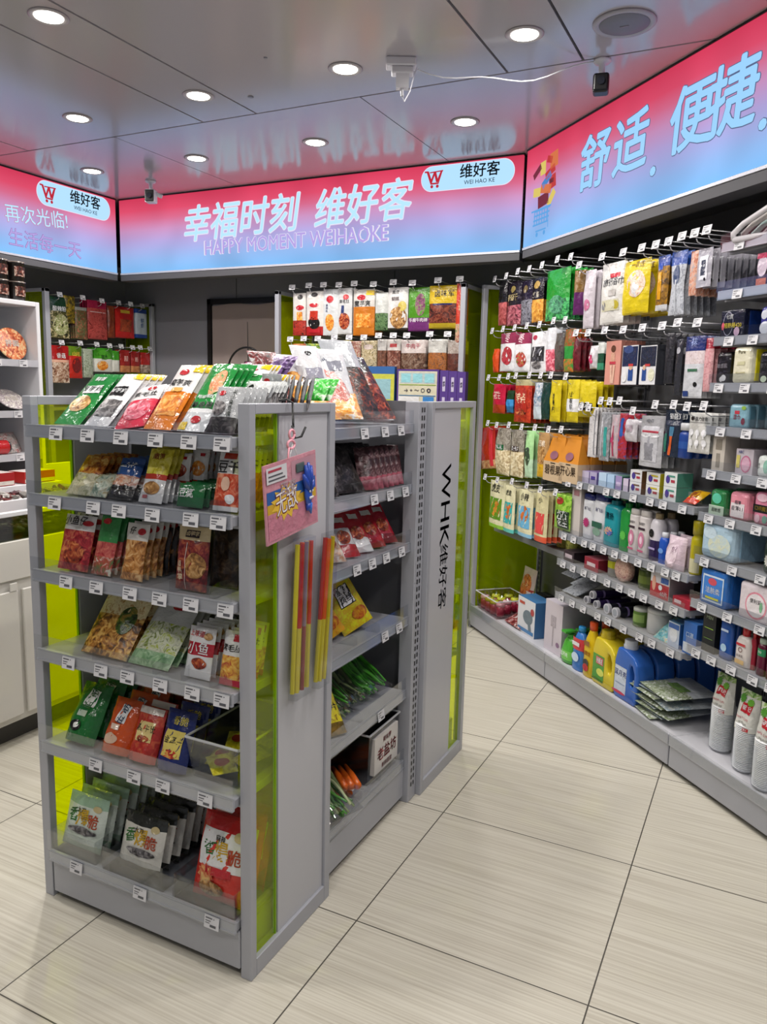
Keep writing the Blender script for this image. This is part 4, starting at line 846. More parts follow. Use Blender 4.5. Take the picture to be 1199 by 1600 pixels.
# 4: yellow squid packs
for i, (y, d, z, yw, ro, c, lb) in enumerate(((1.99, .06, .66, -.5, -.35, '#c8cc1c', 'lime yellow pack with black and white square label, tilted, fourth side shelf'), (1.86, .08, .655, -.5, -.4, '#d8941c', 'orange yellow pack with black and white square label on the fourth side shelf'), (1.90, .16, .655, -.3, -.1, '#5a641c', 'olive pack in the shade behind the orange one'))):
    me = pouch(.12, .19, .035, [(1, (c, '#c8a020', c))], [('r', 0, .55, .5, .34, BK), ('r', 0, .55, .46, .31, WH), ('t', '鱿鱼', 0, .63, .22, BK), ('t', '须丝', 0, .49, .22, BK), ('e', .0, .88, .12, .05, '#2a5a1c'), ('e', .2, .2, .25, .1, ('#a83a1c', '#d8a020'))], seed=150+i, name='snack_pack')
    o = placed(FS, 'snack_pack', me, y, d, z, lb, 'snack pack', None, L(28), yw, ro)
    if i: behind(o, FS, 3, .035, 'pack behind the ' + ['', 'orange yellow one', 'olive one'][i] + ' on the fourth side shelf', 'square label packs row %s' % 'abc'[i], lean_j=.2)
for i in range(3):
    me = CACHE.setdefault('ry', pouch(.10, .12, .03, [(.4, ('#c8b020', '#2a4a8a', '#c83a2a')), (1, '#b81f2c')], [], seed=160, name='snack_pack'))
    placed(FS, 'snack_pack', me, 1.735+.012*i, .05+.04*i, .652, ['red and yellow sweet pack at the near end of the fourth side shelf', 'red and yellow sweet pack behind the near one, fourth side shelf', 'red and yellow sweet pack furthest back, fourth side shelf'][i], 'snack pack', None, L(45), -.4)
# 5: leafy greens + yellow noodle pack
def veg(y, d, z, n, ln, cols, label, seed, up=.35, w=.10):
    rr = random.Random(seed); b = MB(); g = [gloss(c) for c in cols]
    for i in range(n):
        x0 = rr.uniform(-w, w)*.5; a = rr.uniform(-.25, .25); z0 = rr.uniform(0, .03); l_ = ln*rr.uniform(.7, 1)
        pts = [(x0+a*l_*k*.5, -l_*.45+l_*k, z0+.025+up*l_*k*(.6+.4*k)+.008*sin(6*k+i)) for k in (0, .25, .5, .75, 1)]
        rd = [.003, .0045, .006, .012, .003] if i % 3 else [.004, .004, .005, .004, .002]
        b.tube(pts, rd, rr.choice(g), 5)
    me = b.mesh('leafy_vegetables', True); o = link('leafy_vegetables', me, None, FS.M(y, d, z, 0, rr.uniform(-.5, -.2))); tag(o, label, 'vegetable pack')
    bn = MB(); f = pouch(w*1.25, ln*.95, .05, [(1, CLEAR)], [], kind='pillow', name='film'); link('clear_film', f, o, Matrix.Translation((0, -ln*.5, .035)) @ Matrix.Rotation(-1.25, 4, 'X'))
    return o
GC = ['#1c3a16', '#2f6a22', '#4a9a2e', '#5a6a3a', '#8a9a6a', '#24301c']
veg(1.86, .13, .402, 34, .20, GC, 'dark leafy greens in film on the fifth side shelf', 5)
veg(1.98, .13, .402, 34, .20, GC, 'grey stemmed greens in film at the middle of the fifth side shelf', 6)
veg(2.10, .12, .402, 34, .20, ['#2f7a22', '#4aa030', '#5ab83a'], 'bright green leafy pack at the far end of the fifth side shelf', 7, .5)
me = pouch(.11, .17, .03, [(.2, ('#5a4a1a', '#8a6a2a')), (1, ('#c8b820', '#d8cc2a', '#6a3a1a'))], [('t', '味淋片', .1, .45, .22, BK), ('e', -.1, .8, .2, .1, '#a83a1c')], seed=170, name='snack_pack')
placed(FS, 'snack_pack', me, 1.78, .03, .402, 'yellow seasoned noodle pack at the near end of the fifth side shelf', 'snack pack', None, L(40), -.45)
# bottom deck: celery, carrots, white bin
veg(1.80, .06, .155, 30, .20, ['#3a6a2a', '#8a9a6a', '#c8d0a0', '#5aa03a'], 'celery bundle in film at the near end of the bottom side deck', 8, .3)
veg(1.84, .16, .155, 30, .20, GC, 'dark leafy bundle behind the celery on the bottom side deck', 9, .5)
for i, (y, d, yw) in enumerate(((1.93, .10, .9), (1.945, .14, 1.0), (1.92, .06, .8))):
    b = MB()
    for k in range(3): b.tube([(-.065+.0*k, -.02+.02*k, .018), (0, -.02+.02*k, .02), (.065, -.02+.02*k, .018)], [.012, .011, .006], gloss('#d8641c'), 10)
    o = link('carrot_pack', b.mesh('carrots', True), None, FS.M(y, d, .150+.022*i, 0, yw)); tag(o, ['orange carrot pack lying on the bottom side deck', 'carrot pack stacked second on the bottom side deck', 'carrot pack on top, nearest the aisle, bottom side deck'][i], 'carrot pack')
    link('clear_film', pouch(.16, .07, .035, [(1, CLEAR)], [], kind='pillow', name='film'), o, Matrix.Translation((0, -.035, .012)) @ Matrix.Rotation(-1.5, 4, 'X'))
t = bin_(FS, 'storage_bin', 'white translucent bin with red letters on the bottom side deck', 1.99, 2.205, .015, .26, .150, .17, see('milky_plastic', (.62, .64, .66), .3, .2), .012)
lb = MB(); lb.box(2.015, 2.18, .009, .0245, .03, .15, mat('#d0ccc8', .4))
lb.write('老盐坊', .045, lambda X, Z: (2.10+X, .008, .085+Z), ink('#b82430'), .015); lb.write('果味萝', .02, lambda X, Z: (2.10+X, .008, .128+Z), ink('#b82430'), .012); lb.write('新鲜蔬菜', .018, lambda X, Z: (2.10+X, .008, .045+Z), ink('#b82430'), .01)
lb.build('front_label', t)

# ------------------------------------------------------------------ hanging things on the near end panel (plane x = -0.968)
FP = Frame(-.966, 0, pi/2)
def FPa(x, y, d=-.012): return FP.at(x, y, d)
hk = thing('s_hook', 'black wire hook looped over the top of the near end panel', 'hook', Matrix.Identity(4))
y_, z_ = FPa(458, 640); y2, z2 = FPa(456, 672); y3, z3 = FPa(468, 675)
MB().tube([(-.985, y_-.01, 1.338), (-.970, y_-.002, 1.342), (-.955, y_, 1.335), (-.953, y_, 1.28), (-.953, y2, z2+.01), (-.950, y2+.008, z2-.018), (-.945, (y2+y3)/2+.01, z2-.015), (-.94, y3+.004, z3+.012)], .0026, BLACK, 8).build('hook_wire', hk, smooth=True)
cd = thing('toy_card', 'pink toy pack with blue hand shape hanging from the black hook', 'toy pack', Matrix.Identity(4))
cy, cz = FPa(456, 775, -.03); cw = FPa(500, 775, -.03)[0]-FPa(415, 775, -.03)[0]; chh = FPa(456, 718, -.03)[1]-FPa(456, 838, -.03)[1]
cm = Matrix.Translation((-.936, cy, cz)) @ Matrix.Rotation(pi/2+.04, 4, 'Z') @ Matrix.Rotation(-.10, 4, 'Y')
def hand():
    b = MB(); w, h = cw, chh
    b.box(-w/2, w/2, -.002, .002, -h/2, h/2, film('#c88a98'))
    def Q(x0, x1, z0, z1, c, y=-.0026): b.add([(x0*w, y, z0*h), (x1*w, y, z0*h), (x1*w, y, z1*h), (x0*w, y, z1*h)], [(0, 1, 2, 3)], c)
    Q(-.47, .47, -.08, .16, ink('#2a5aa0')); Q(-.47, .47, -.12, .0, ink('#c8a02a'), -.0028); Q(-.47, .47, -.46, -.12, film('#c07a8c'), -.0028); Q(0, .47, .16, .45, ink('#b88a98'))
    n = 24; b.add([((-.12+(.30 if i % 2 else .21)*cos(2*pi*i/n))*w, -.0034, (-.03+(.24 if i % 2 else .16)*sin(2*pi*i/n))*h) for i in range(n)], [tuple(range(n))], ink('#e0b83a'))
    b.write('无敌', w*.26, lambda X, Z: (-.12*w+X, -.0040, -.03*h+Z), ink('#e8e4e4'), 0, 0, w*.40, .12); b.write('无敌', w*.26, lambda X, Z: (-.12*w+X, -.0037, -.035*h+Z), ink('#8a2a3a'), .035, 0, w*.40, .12)
    b.write('百变', w*.15, lambda X, Z: (-.08*w+X, -.0040, .13*h+Z), ink('#e8d0d8'), .02)
    Q(-.47, -.10, .26, .46, TAG, -.0045); Q(-.44, -.2, .40, .43, ink('#a83a4a'), -.005); Q(-.44, -.18, .34, .36, INKD, -.005); Q(-.44, -.14, .29, .31, INKD, -.005)
    b.rbox(.08*w, .24*w, -.006, -.003, .28*h, .40*h, .002, ink('#4a5a5a'))
    return b.mesh('card_pack')
link('card_pack', hand(), cd, cm)
hb = MB()
for i, (a, l_) in enumerate(((.55, .30), (.2, .38), (-.05, .40), (-.3, .36), (-.9, .2))):
    x0, z0 = .27*cw, .0; hb.tube([(x0, -.008, z0), (x0-sin(a)*l_*chh*.5, -.011, z0+cos(a)*l_*chh*.55), (x0-sin(a)*l_*chh*.8, -.010, z0+cos(a)*l_*chh*.95)], [.009, .007, .003], gloss('#2a4aa8'), 8)
hb.lathe([(.001, -.035), (.010, -.028), (.014, -.01), (.013, .006), (.006, .014), (.001, .016)], gloss('#2f55b8'), 14, (.27*cw, -.008, 0), 1, .5)
hb.rod((.25*cw, -.015, .0), (.25*cw, -.0165, .0), .0028, WHITE, 10).rod((.30*cw, -.015, .0), (.30*cw, -.0165, .0), .0028, WHITE, 10)
hb.box(.235*cw, .31*cw, -.0165, -.015, -.018, -.012, WHITE)
hb.tube([(.27*cw, -.008, -.03), (.24*cw, -.008, -.045)], [.008, .003], gloss('#2a4aa8'), 8).tube([(.28*cw, -.008, -.03), (.31*cw, -.008, -.055)], [.008, .002], gloss('#3a7ad0'), 8)
link('blue_hand_toy', hb.mesh('toy', True), cd, cm)
sb = MB(); pk_ = mat('#e8a0b0', .4)
yy, zz = FPa(455, 680, -.02)
sb.tube([(-.944, yy+.010*cos(a), zz+.002+.010*sin(a)) for a in [i*pi/7 for i in range(15)]], .003, pk_, 7)
sb.tube([(-.942, yy-.006+.014*cos(a), zz-.020+.009*sin(a)) for a in [i*pi/7 for i in range(15)]], .003, pk_, 7)
sb.tube([(-.942, yy, zz-.02), (-.938, cy-.012, cz+chh*.42)], .0012, WHITE, 5).tube([(-.942, yy+.004, zz-.02), (-.938, cy+.03, cz+chh*.46)], .0009, WHITE, 5)
sb.tube([(-.940, cy-.006, cz+chh*.62), (-.938, cy-.014, cz+chh*.40)], .0022, pk_, 6)
sb.build('pink_loop', cd, smooth=True)
# two bundles of candy straws in clear sleeves
def straws(xt, xb, yt, yb, n, lab, seed, sep=.012):
    rr = random.Random(seed); y0, z0 = FPa(xt, yt, -.02); y1, z1 = FPa(xb, yb, -.02)
    t = thing('candy_straw_bundle', lab, 'candy straws', Matrix.Identity(4))
    w = .010*n/2
    for i in range(n):
        k = (i-(n-1)/2)*sep; x = -.952+.005*(i % 2)
        c = ['#d8c82a', '#b8281c', '#d8601c', '#8a7a8a', '#c8b41c', '#c83a1c', '#d8cc3a'][(i+seed) % 7]
        yb_ = y1+k*1.1; L_ = z0-z1
        b = MB(); b.rod((x, y0+k, z0-.005*rr.random()), (x, y0+k+(yb_-y0-k)*.55, z0-L_*.55), .0058, gloss(c), 8).rod((x, y0+k+(yb_-y0-k)*.55, z0-L_*.55), (x, yb_, z1+.01), .0058, gloss('#cdbf3a' if c != '#8a7a8a' else '#8a3a3a'), 8)
        b.build('straw', t)
    b = MB(); m = n*sep/2+.006
    b.add([(-.958, y0-m, z0+.01), (-.958, y0+m, z0+.01), (-.958, y1+m, z1-.005), (-.958, y1-m, z1-.005), (-.938, y0-m*.9, z0+.01), (-.938, y0+m*.9, z0+.01), (-.938, y1+m*.9, z1-.005), (-.938, y1-m*.9, z1-.005)],
          [(4, 7, 6, 5), (0, 1, 2, 3), (0, 4, 5, 1), (1, 5, 6, 2), (2, 6, 7, 3), (3, 7, 4, 0)], CLEAR)
    b.build('clear_sleeve', t); return t
straws(478, 470, 846, 1085, 6, 'bundle of yellow and red candy straws in a sleeve below the toy pack', 0, .010)
straws(518, 503, 838, 1068, 5, 'bundle of orange and red candy straws at the panel edge', 1, .009)
# ------------------------------------------------------------------ hanging goods on the diagonal wall
def hooks(unit, F, pts, d=0, back=.43, mesh=TAGS, zz=None):
    for x, y in pts:
        a, z = F.at(x, y, d); hook(unit, F, a, zz or z, d, back, True, mesh)
hooks(UA, FR, [(774, 436), (792, 431), (810, 424), (828, 420), (848, 414), (872, 405), (893, 401)])
hooks(UA, FR, [(770, 517), (787, 514), (805, 512), (824, 509), (844, 507), (866, 501), (884, 500)])
hooks(UA, FR, [(764, 590), (781, 590), (795, 588), (807, 587), (828, 586), (846, 586), (862, 586), (885, 588)])
hooks(UA, FR, [(763, 661), (777, 664), (796, 664), (816, 667), (837, 668), (858, 671), (878, 671)])
hooks(UA, FR, [(759, 745), (778, 750), (801, 752), (824, 758), (845, 765), (869, 769)])
hooks(UB, FR, [(906, 414), (942, 401), (975, 394), (1004, 387), (1026, 382), (1046, 377), (1067, 369), (1087, 364), (1106, 359)], mesh=TAGM)
hooks(UB, FR, [(901, 520), (920, 520), (946, 516), (975, 515), (1005, 512), (1036, 509), (1060, 504), (1091, 504)], mesh=TAGM)
hooks(UB, FR, [(909, 636), (921, 637), (940, 626), (954, 627), (969, 626), (990, 642), (1025, 632), (1054, 632), (1075, 635), (1101, 634)])
def hang(F, items, d=.035, step=.028, name='snack_bag', cat='snack bag', where=''):
    for it in items:
        it = list(it)
        if F.o.y == 4.08 and it[0] >= 560 and it[3] == 600: it[3] = 561
        xl, xr, yt, yb, bands, pr, lab = it[:7]; n = it[7] if len(it) > 7 else 3; kw = it[8] if len(it) > 8 else {}
        kw = dict(dict(name=name, cat=cat, t=.028, kind='pillow', rest='hung behind the ' + lab), **kw)
        bag(F, kw.pop('d', d), xl, xr, yt, yb, (bands, pr), lab+where, n, kw.pop('step', step), **kw)
DP = [(.45, ('#3a1420', '#a85060', '#c88a90')), (1, '#17111c')]
hang(FR, [
 (779, 791, 438, 508, [(.5, ('#7a2a2a', '#c86a6a')), (1, BK)], [], 'narrow black and red snack bag at the left of the top row', 3),
 (792, 813, 440, 508, DP, [('t', '葡萄干', 0, .62, .24, '#c8b888'), ('e', 0, .82, .2, .08, '#8a7a4a')], 'black bag with pink fruit picture in the top row'),
 (814, 830, 438, 507, [(.55, ('#3a3a44', '#8a8a96', '#16161a')), (1, '#1a1226')], [('e', 0, .8, .2, .09, '#6a5a3a')], 'black and silver snack bag in the top row'),
 (831, 848, 434, 503, [(.5, ('#a8641c', '#d8983a', '#e8b860')), (1, '#17121a')], [('t', '芒果', 0, .6, .28, '#d8d0c0'), ('e', 0, .84, .25, .09, '#a88a4a')], 'black bag with orange dried mango in the top row'),
 (852, 888, 420, 500, [(.4, ('#1a4a2a', '#3a9a5a', '#5ac86a')), (1, '#1e8a2a')], [('e', .05, .3, .3, .18, ('#2a5a4a', '#6ab88a'))], 'large shiny green bag at the right of the top row', 4, dict(t=.05)),
 (899, 910, 422, 492, [(.5, '#5a1f5a'), (1, '#7a5a2a')], [], 'narrow purple and gold bag seen edge-on', 3, dict(yaw=L(30))),
 (771, 779, 545, 582, [(1, '#c8481c')], [], 'orange bag edge at the left of the second row', 2),
 (781, 806, 520, 580, [(.72, WH), (1, '#8a2a4c')], [('e', .05, .4, .3, .24, ('#7a1a24', '#b83a44', '#a83040')), ('t', '枣', 0, .86, .3, '#e8c8d0')], 'maroon and white red date bag in the second row', 3),
 (802, 828, 521, 581, [(.72, WH), (1, '#8f2d50')], [('e', .05, .32, .3, .2, ('#7a1a24', '#c84a44', '#6a8a3a')), ('t', '枣', 0, .86, .3, '#e8c8d0')], 'maroon and white bag right of the red date bag', 3),
 (829, 853, 518, 582, [(1, '#dcdce0')], [('q', 0, .45, .84, .36, ('#121214', '#2a2a30', '#6a6a74')), ('e', -.2, .86, .14, .06, '#a8304a'), ('e', 0, .18, .3, .1, GREY)], 'white bag with black plum picture in the second row', 3),
 (853, 867, 512, 580, [(.5, PINK), (1, '#cfd0d6')], [], 'pale pink and white bag beside the black plum bag', 2),
 (867, 880, 520, 578, [(1, ('#3a3a38', '#5a5650', '#4a2a2a'))], [], 'grey shaded bag in the second row', 2),
 (881, 896, 514, 581, [(.3, ('#2a8a3a', '#d8682a')), (.6, '#2f8a3a'), (1, ('#a8401c', '#2a6a2a'))], [], 'green and orange narrow bag in the second row', 2),
 (896, 906, 528, 580, [(1, ('#4a0f18', '#7a1c2a'))], [], 'dark red narrow bag at the right of the second row', 2),
 (770, 789, 600, 646, [(.3, '#a83a1c'), (1, '#b81c3c')], [('t', '花生', 0, .6, .3, '#e8c8c0')], 'small crimson bag at the left of the third row', 3),
 (792, 802, 610, 645, [(.3, '#2a6a9a'), (.6, '#3a8ac8'), (1, '#163a1c')], [], 'tiny green and blue packet in the third row', 2),
 (803, 829, 593, 660, [(.86, ('#8a1c14', '#b8341f', '#c84a2a')), (1, '#a8a078')], [('r', 0, .5, .7, .5, '#a82a1c'), ('t', '辣条', 0, .55, .32, '#e8c8a8'), ('e', 0, .25, .3, .08, MEAT)], 'red chilli strip bag with khaki header in the third row', 4, dict(t=.04)),
 (834, 846, 598, 655, [(.35, '#c8d4dc'), (1, ('#d8d8dc', '#3a6a8a'))], [], 'narrow white and blue bag in the third row', 2),
 (846, 858, 598, 655, [(1, '#163832')], [], 'dark teal bag in the third row', 2),
 (859, 875, 594, 659, [(1, '#d0bb1c')], [('v', '香蕉片', .05, .45, .3, BK)], 'yellow bag with black vertical letters in the third row', 3),
 (885, 903, 593, 660, [(.25, '#c8b41c'), (.55, WH), (1, '#d4c022')], [('v', '山核桃', .05, .5, .28, BK)], 'yellow bag with white band in the third row', 3),
 (904, 930, 596, 652, [(.3, '#a8961c'), (1, '#ccb81e')], [('r', 0, .3, .8, .2, BK), ('t', '干果', 0, .3, .3, WH)], 'square yellow packet with black strip in the third row', 3),
 (752, 775, 667, 732, [(.2, ('#8a3a1c', '#d8b080')), (1, '#a8241c')], [('r', .3, .5, .2, .9, '#c83040')], 'long red bag hanging askew in the fourth row', 3, dict(roll=-.14)),
 (776, 796, 669, 742, [(.55, POP), (1, ('#6a6258', '#8a8478', '#a8a298'))], [('r', .0, .6, .6, .12, '#1c5a34'), ('t', '爆米花', 0, .6, .17, WH)], 'clear bag of popcorn with green label in the fourth row', 0, dict(t=.07)),
 (797, 817, 672, 745, [(.55, POP), (1, ('#6a6258', '#8a8478', '#a8a298'))], [('r', .0, .6, .5, .12, '#3a2a24'), ('t', '爆米花', 0, .6, .17, WH)], 'clear bag of popcorn with brown label in the fourth row', 1, dict(t=.07)),
 (820, 832, 673, 746, [(.4, '#b8d8b8'), (1, '#a8d89a')], [('e', 0, .45, .3, .2, '#3a4a3a')], 'narrow mint green bag in the fourth row', 2),
 (839, 856, 676, 746, [(.3, '#d8a820'), (1, '#b08a5a')], [('e', 0, .5, .35, .2, NUT), ('t', '坚果', 0, .75, .3, '#e8d8c0')], 'tan and yellow nut bag in the fourth row', 2),
 (764, 787, 752, 824, [(.08, '#8ac040'), (1, '#d8d4b0')], [('q', 0, .42, .78, .46, '#5a8a24'), ('e', .05, .42, .28, .17, ('#a8641c', '#d8983a')), ('t', '虎皮', -.05, .84, .28, BK)], 'cream bag with green panel at the left of the fifth row', 3, dict(kind='stand', t=.045)),
 (787, 803, 759, 831, [(.08, '#5ac0b8'), (1, '#d8d4b0')], [('q', 0, .42, .78, .46, '#3aa8a8'), ('e', .05, .45, .28, .17, ('#a8501c', '#d8783a')), ('t', '虎皮', -.05, .84, .28, BK)], 'cream bag with teal panel in the fifth row', 3, dict(kind='stand', t=.045)),
 (809, 831, 766, 838, [(.08, '#8ac0e0'), (1, '#d8d4b0')], [('q', 0, .42, .78, .46, '#6ab0d8'), ('e', .05, .5, .28, .17, ('#a8501c', '#d8783a')), ('t', '小辣', -.05, .84, .28, BK)], 'cream bag with light blue panel in the fifth row', 4, dict(kind='stand', t=.045)),
 (835, 854, 770, 846, [(.12, '#d8583a'), (1, '#cfc79c')], [('q', 0, .38, .7, .42, '#d84a4a'), ('t', '小', -.05, .84, .3, BK)], 'cream bag with coral panel in the fifth row', 3, dict(kind='stand', t=.045)),
 (866, 891, 773, 827, [(1, ('#5a8a1c', '#8ac03a', '#a8c85a'))], [('r', .1, .3, .7, .5, '#16301c'), ('t', '海苔', .1, .42, .3, WH), ('t', '花生', .1, .2, .3, WH), ('e', -.1, .82, .2, .1, '#a83a2a')], 'green seaweed peanut bag at the right of the fifth row', 2),
], where='')
# kraft gable boxes on the fourth row hooks
for i, (xl, xr, yt, yb) in enumerate(((852, 882, 677, 752), (876, 906, 680, 754))):
    a, z = FR.at((xl+xr)/2, yb, .035); w = FR.at(xr, yb, .035)[0]-FR.at(xl, yb, .035)[0]; h = FR.at(xl+5, yt, .035)[1]-z
    b = MB(); O_ = '#c8801e'; K_ = '#c0a888'; zs = h*.42
    b.box(-w/2, w/2, -.03, .03, 0, zs, mat(K_, .7)); f = mat(O_, .5)
    b.add([(-w/2, -.03, zs), (w/2, -.03, zs), (w/2, .03, zs), (-w/2, .03, zs), (-w*.34, -.002, h*.93), (w*.34, -.002, h*.93), (w*.34, .002, h*.93), (-w*.34, .002, h*.93), (-w*.34, -.002, h), (w*.34, -.002, h), (w*.34, .002, h), (-w*.34, .002, h)],
          [(0, 1, 5, 4), (1, 2, 6, 5), (2, 3, 7, 6), (3, 0, 4, 7), (4, 5, 9, 8), (5, 6, 10, 9), (6, 7, 11, 10), (7, 4, 8, 11), (8, 9, 10, 11)], f)
    b.box(-w*.12, w*.12, -.031, -.0305, zs*.9, zs*.95, BLACK); b.write(('碧根果', '开心果')[i], w*.28, lambda X, Z: (X, -.0312, zs*.55+Z), ink('#3a2a20'), .01, 0, w*.8)
    b.add([(w*.2*cos(k*pi/8), -.0335+.028*(.27+.2*sin(k*pi/8)), zs+h*.14+h*.09*sin(k*pi/8)) for k in range(16)], [tuple(range(16))], ink('#8a5a6a'))
    o = link('nut_carton', b.mesh('nut_carton'), None, FR.M(a, .05, z)); tag(o, ['orange topped kraft nut carton in the fourth row', 'orange topped kraft nut carton next to the bottles unit'][i], 'snack box'); behind(o, FR, 3, .065, ['kraft nut carton hung behind the first', 'kraft nut carton hung behind the one next to the bottles'][i], ['kraft nut cartons left', 'kraft nut cartons right'][i], lean_j=0)
# clear nut jar on the ledge
for i, a in enumerate((.70, .79)):
    t = thing('snack_jar', ['small clear jar of green peanuts on the dark ledge', 'second clear jar of snacks on the ledge, nearer the bottles'][i], 'jar', FR.M(a, .17, .616))
    MB().lathe([(.036, 0), (.04, .006), (.04, .075), (.032, .085)], ('#5a6a1c', '#b8b05a', '#8a9a3a'), 18).build('jar_body', t, smooth=True); MB().lathe([(.034, .085), (.034, .098), (.03, .1)], WHITE, 18).build('lid', t, smooth=True)
# base deck of unit A: sweet tray, packs, boxes
cb = bin_(FR, 'sweet_tray', 'clear tray of wrapped sweet jars at the corner of the bottom deck', .03, .30, .015, .235, .132, .10, see('tray_plastic', (.86, .80, .80), .2, .1), .01)
for i, (a, d) in enumerate(((.08, .05), (.14, .05), (.20, .05), (.26, .06), (.08, .12), (.15, .12), (.22, .12), (.10, .19), (.18, .19), (.25, .19))):
    t = thing('sweet_jar', ['small cellophane wrapped sweet pot in the corner tray'][0], 'sweet pot', FR.M(a, d, .138), 'wrapped sweet pots in the corner tray')
    MB().lathe([(.020, 0), (.024, .01), (.024, .06)], gloss('#a82a4a'), 12).build('pot', t, smooth=True); MB().lathe([(.025, .06), (.026, .068), (.022, .078)], gloss('#c8cc3a' if i % 3 else '#e0b0b8'), 12).build('lid', t, smooth=True)
    b = MB(); b.lathe([(.010, .078), (.004, .09), (.014, .112), (.018, .12)], CLEAR, 9); b.build('cellophane_twist', t)
gp = bag(FR, .25, 778, 812, 872, 932, ([(.5, ('#8a1c1c', '#b83a2a', '#d8b8a0')), (1, '#c8b8b0')], [('e', 0, .6, .36, .25, ('#8a3a1c', '#d88a4a', '#b83a2a')), ('t', '旺福', 0, .62, .26, '#e8d0a0'), ('r', .3, .3, .3, .3, '#d8c8c8')]), 'large red gift pack with gold picture standing behind the sweet tray', 0, .02, .15, z=.14, t=.05, kind='stand', name='gift_pack', cat='gift pack', w=.15, h=.235)
gp[0].matrix_basis = FR.M(.115, .285, .134, .15)
bag(FR, .05, 788, 812, 942, 975, ([(1, ('#1a1214', '#8a1c1c', '#c8c0c0'))], []), 'black and red packets lying beside the hair dryer box', 2, .05, 1.1, z=.14, name='packet', cat='packet', rest='black and red packet under the first, by the dryer box')
def hbox(F, d, xl, xr, yt, yb, dep, front, side, top, prints, label, n=0, rest=None, name='carton', cat='box', z=None, step=None, yaw=0):
    a, zz = F.at((xl+xr)/2, yb, d); w = abs(F.at(xr, yb, d)[0]-F.at(xl, yb, d)[0]); h = F.at((xl+xr)/2, yt, d)[1]-zz
    me = carton(w, h, dep, front, side, top, prints, name); o = placed(F, name, me, a, d, zz if z is None else z, label, cat, None, 0, yaw)
    if n: behind(o, F, n, step or dep+.003, rest or 'behind the ' + label, 'boxes behind the ' + label, lean_j=0)
    return o
def paper(c): return mat(c, .45)
hbox(FR, .06, 807, 834, 944, 1000, .10, paper('#d8dade'), paper('#3a6a9a'), paper('#3f74a6'), [('e', .1, .5, .28, .2, '#6a7a84'), ('r', .2, .3, .16, .36, '#6a7a84', .3), ('r', -.25, .85, .3, .08, '#b8442a'), ('e', .35, .7, .1, .1, '#a83a3a'), ('r', 0, .1, .9, .1, '#3a7ab0')], 'white and blue hair dryer box on the bottom deck', z=.131, name='dryer_box')
hbox(FR, .30, 838, 852, 901, 935, .06, paper('#15161c'), None, None, [('e', 0, .7, .3, .1, '#8a8a90')], 'small black box at the back of the bottom deck', z=.131)
t = placed(FR, 'gift_tin', MB().lathe([(.055, 0), (.058, .004), (.058, .02), (.055, .024)], mat('#17120f', .4), 24).lathe([(.05, .024), (.001, .0245)], ('#2a1a0c', '#a8641c', '#d89a3a'), 24).mesh('tin', True), .60, .28, .30, 'round dark tin with gold emblem leaning under the ledge', 'tin', None, -pi/2+.15)
hbox(FR, .30, 852, 876, 928, 940, .08, paper('#15161c'), None, None, [], 'flat black box under the gold emblem tin', z=.131)
t.matrix_basis = FR.M(.64, .36, .255, -pi/2+.05) @ Matrix.Identity(4)
t.matrix_basis = FR.M(.66, .345, .22) @ Matrix.Rotation(pi/2-.15, 4, 'X')
hbox(FR, .05, 849, 876, 938, 1018, .16, paper('#cbc3cb'), paper('#b8b0bc'), paper('#c8c2cc'), [('r', 0, .62, .3, .22, '#a8a0a8'), ('r', 0, .33, .06, .4, '#a8a0a8'), ('e', .3, .2, .1, .05, '#8a6a8a')], 'tall pale lilac box with steamer picture on the bottom deck', z=.131, n=1, rest='pale lilac box behind the steamer box')

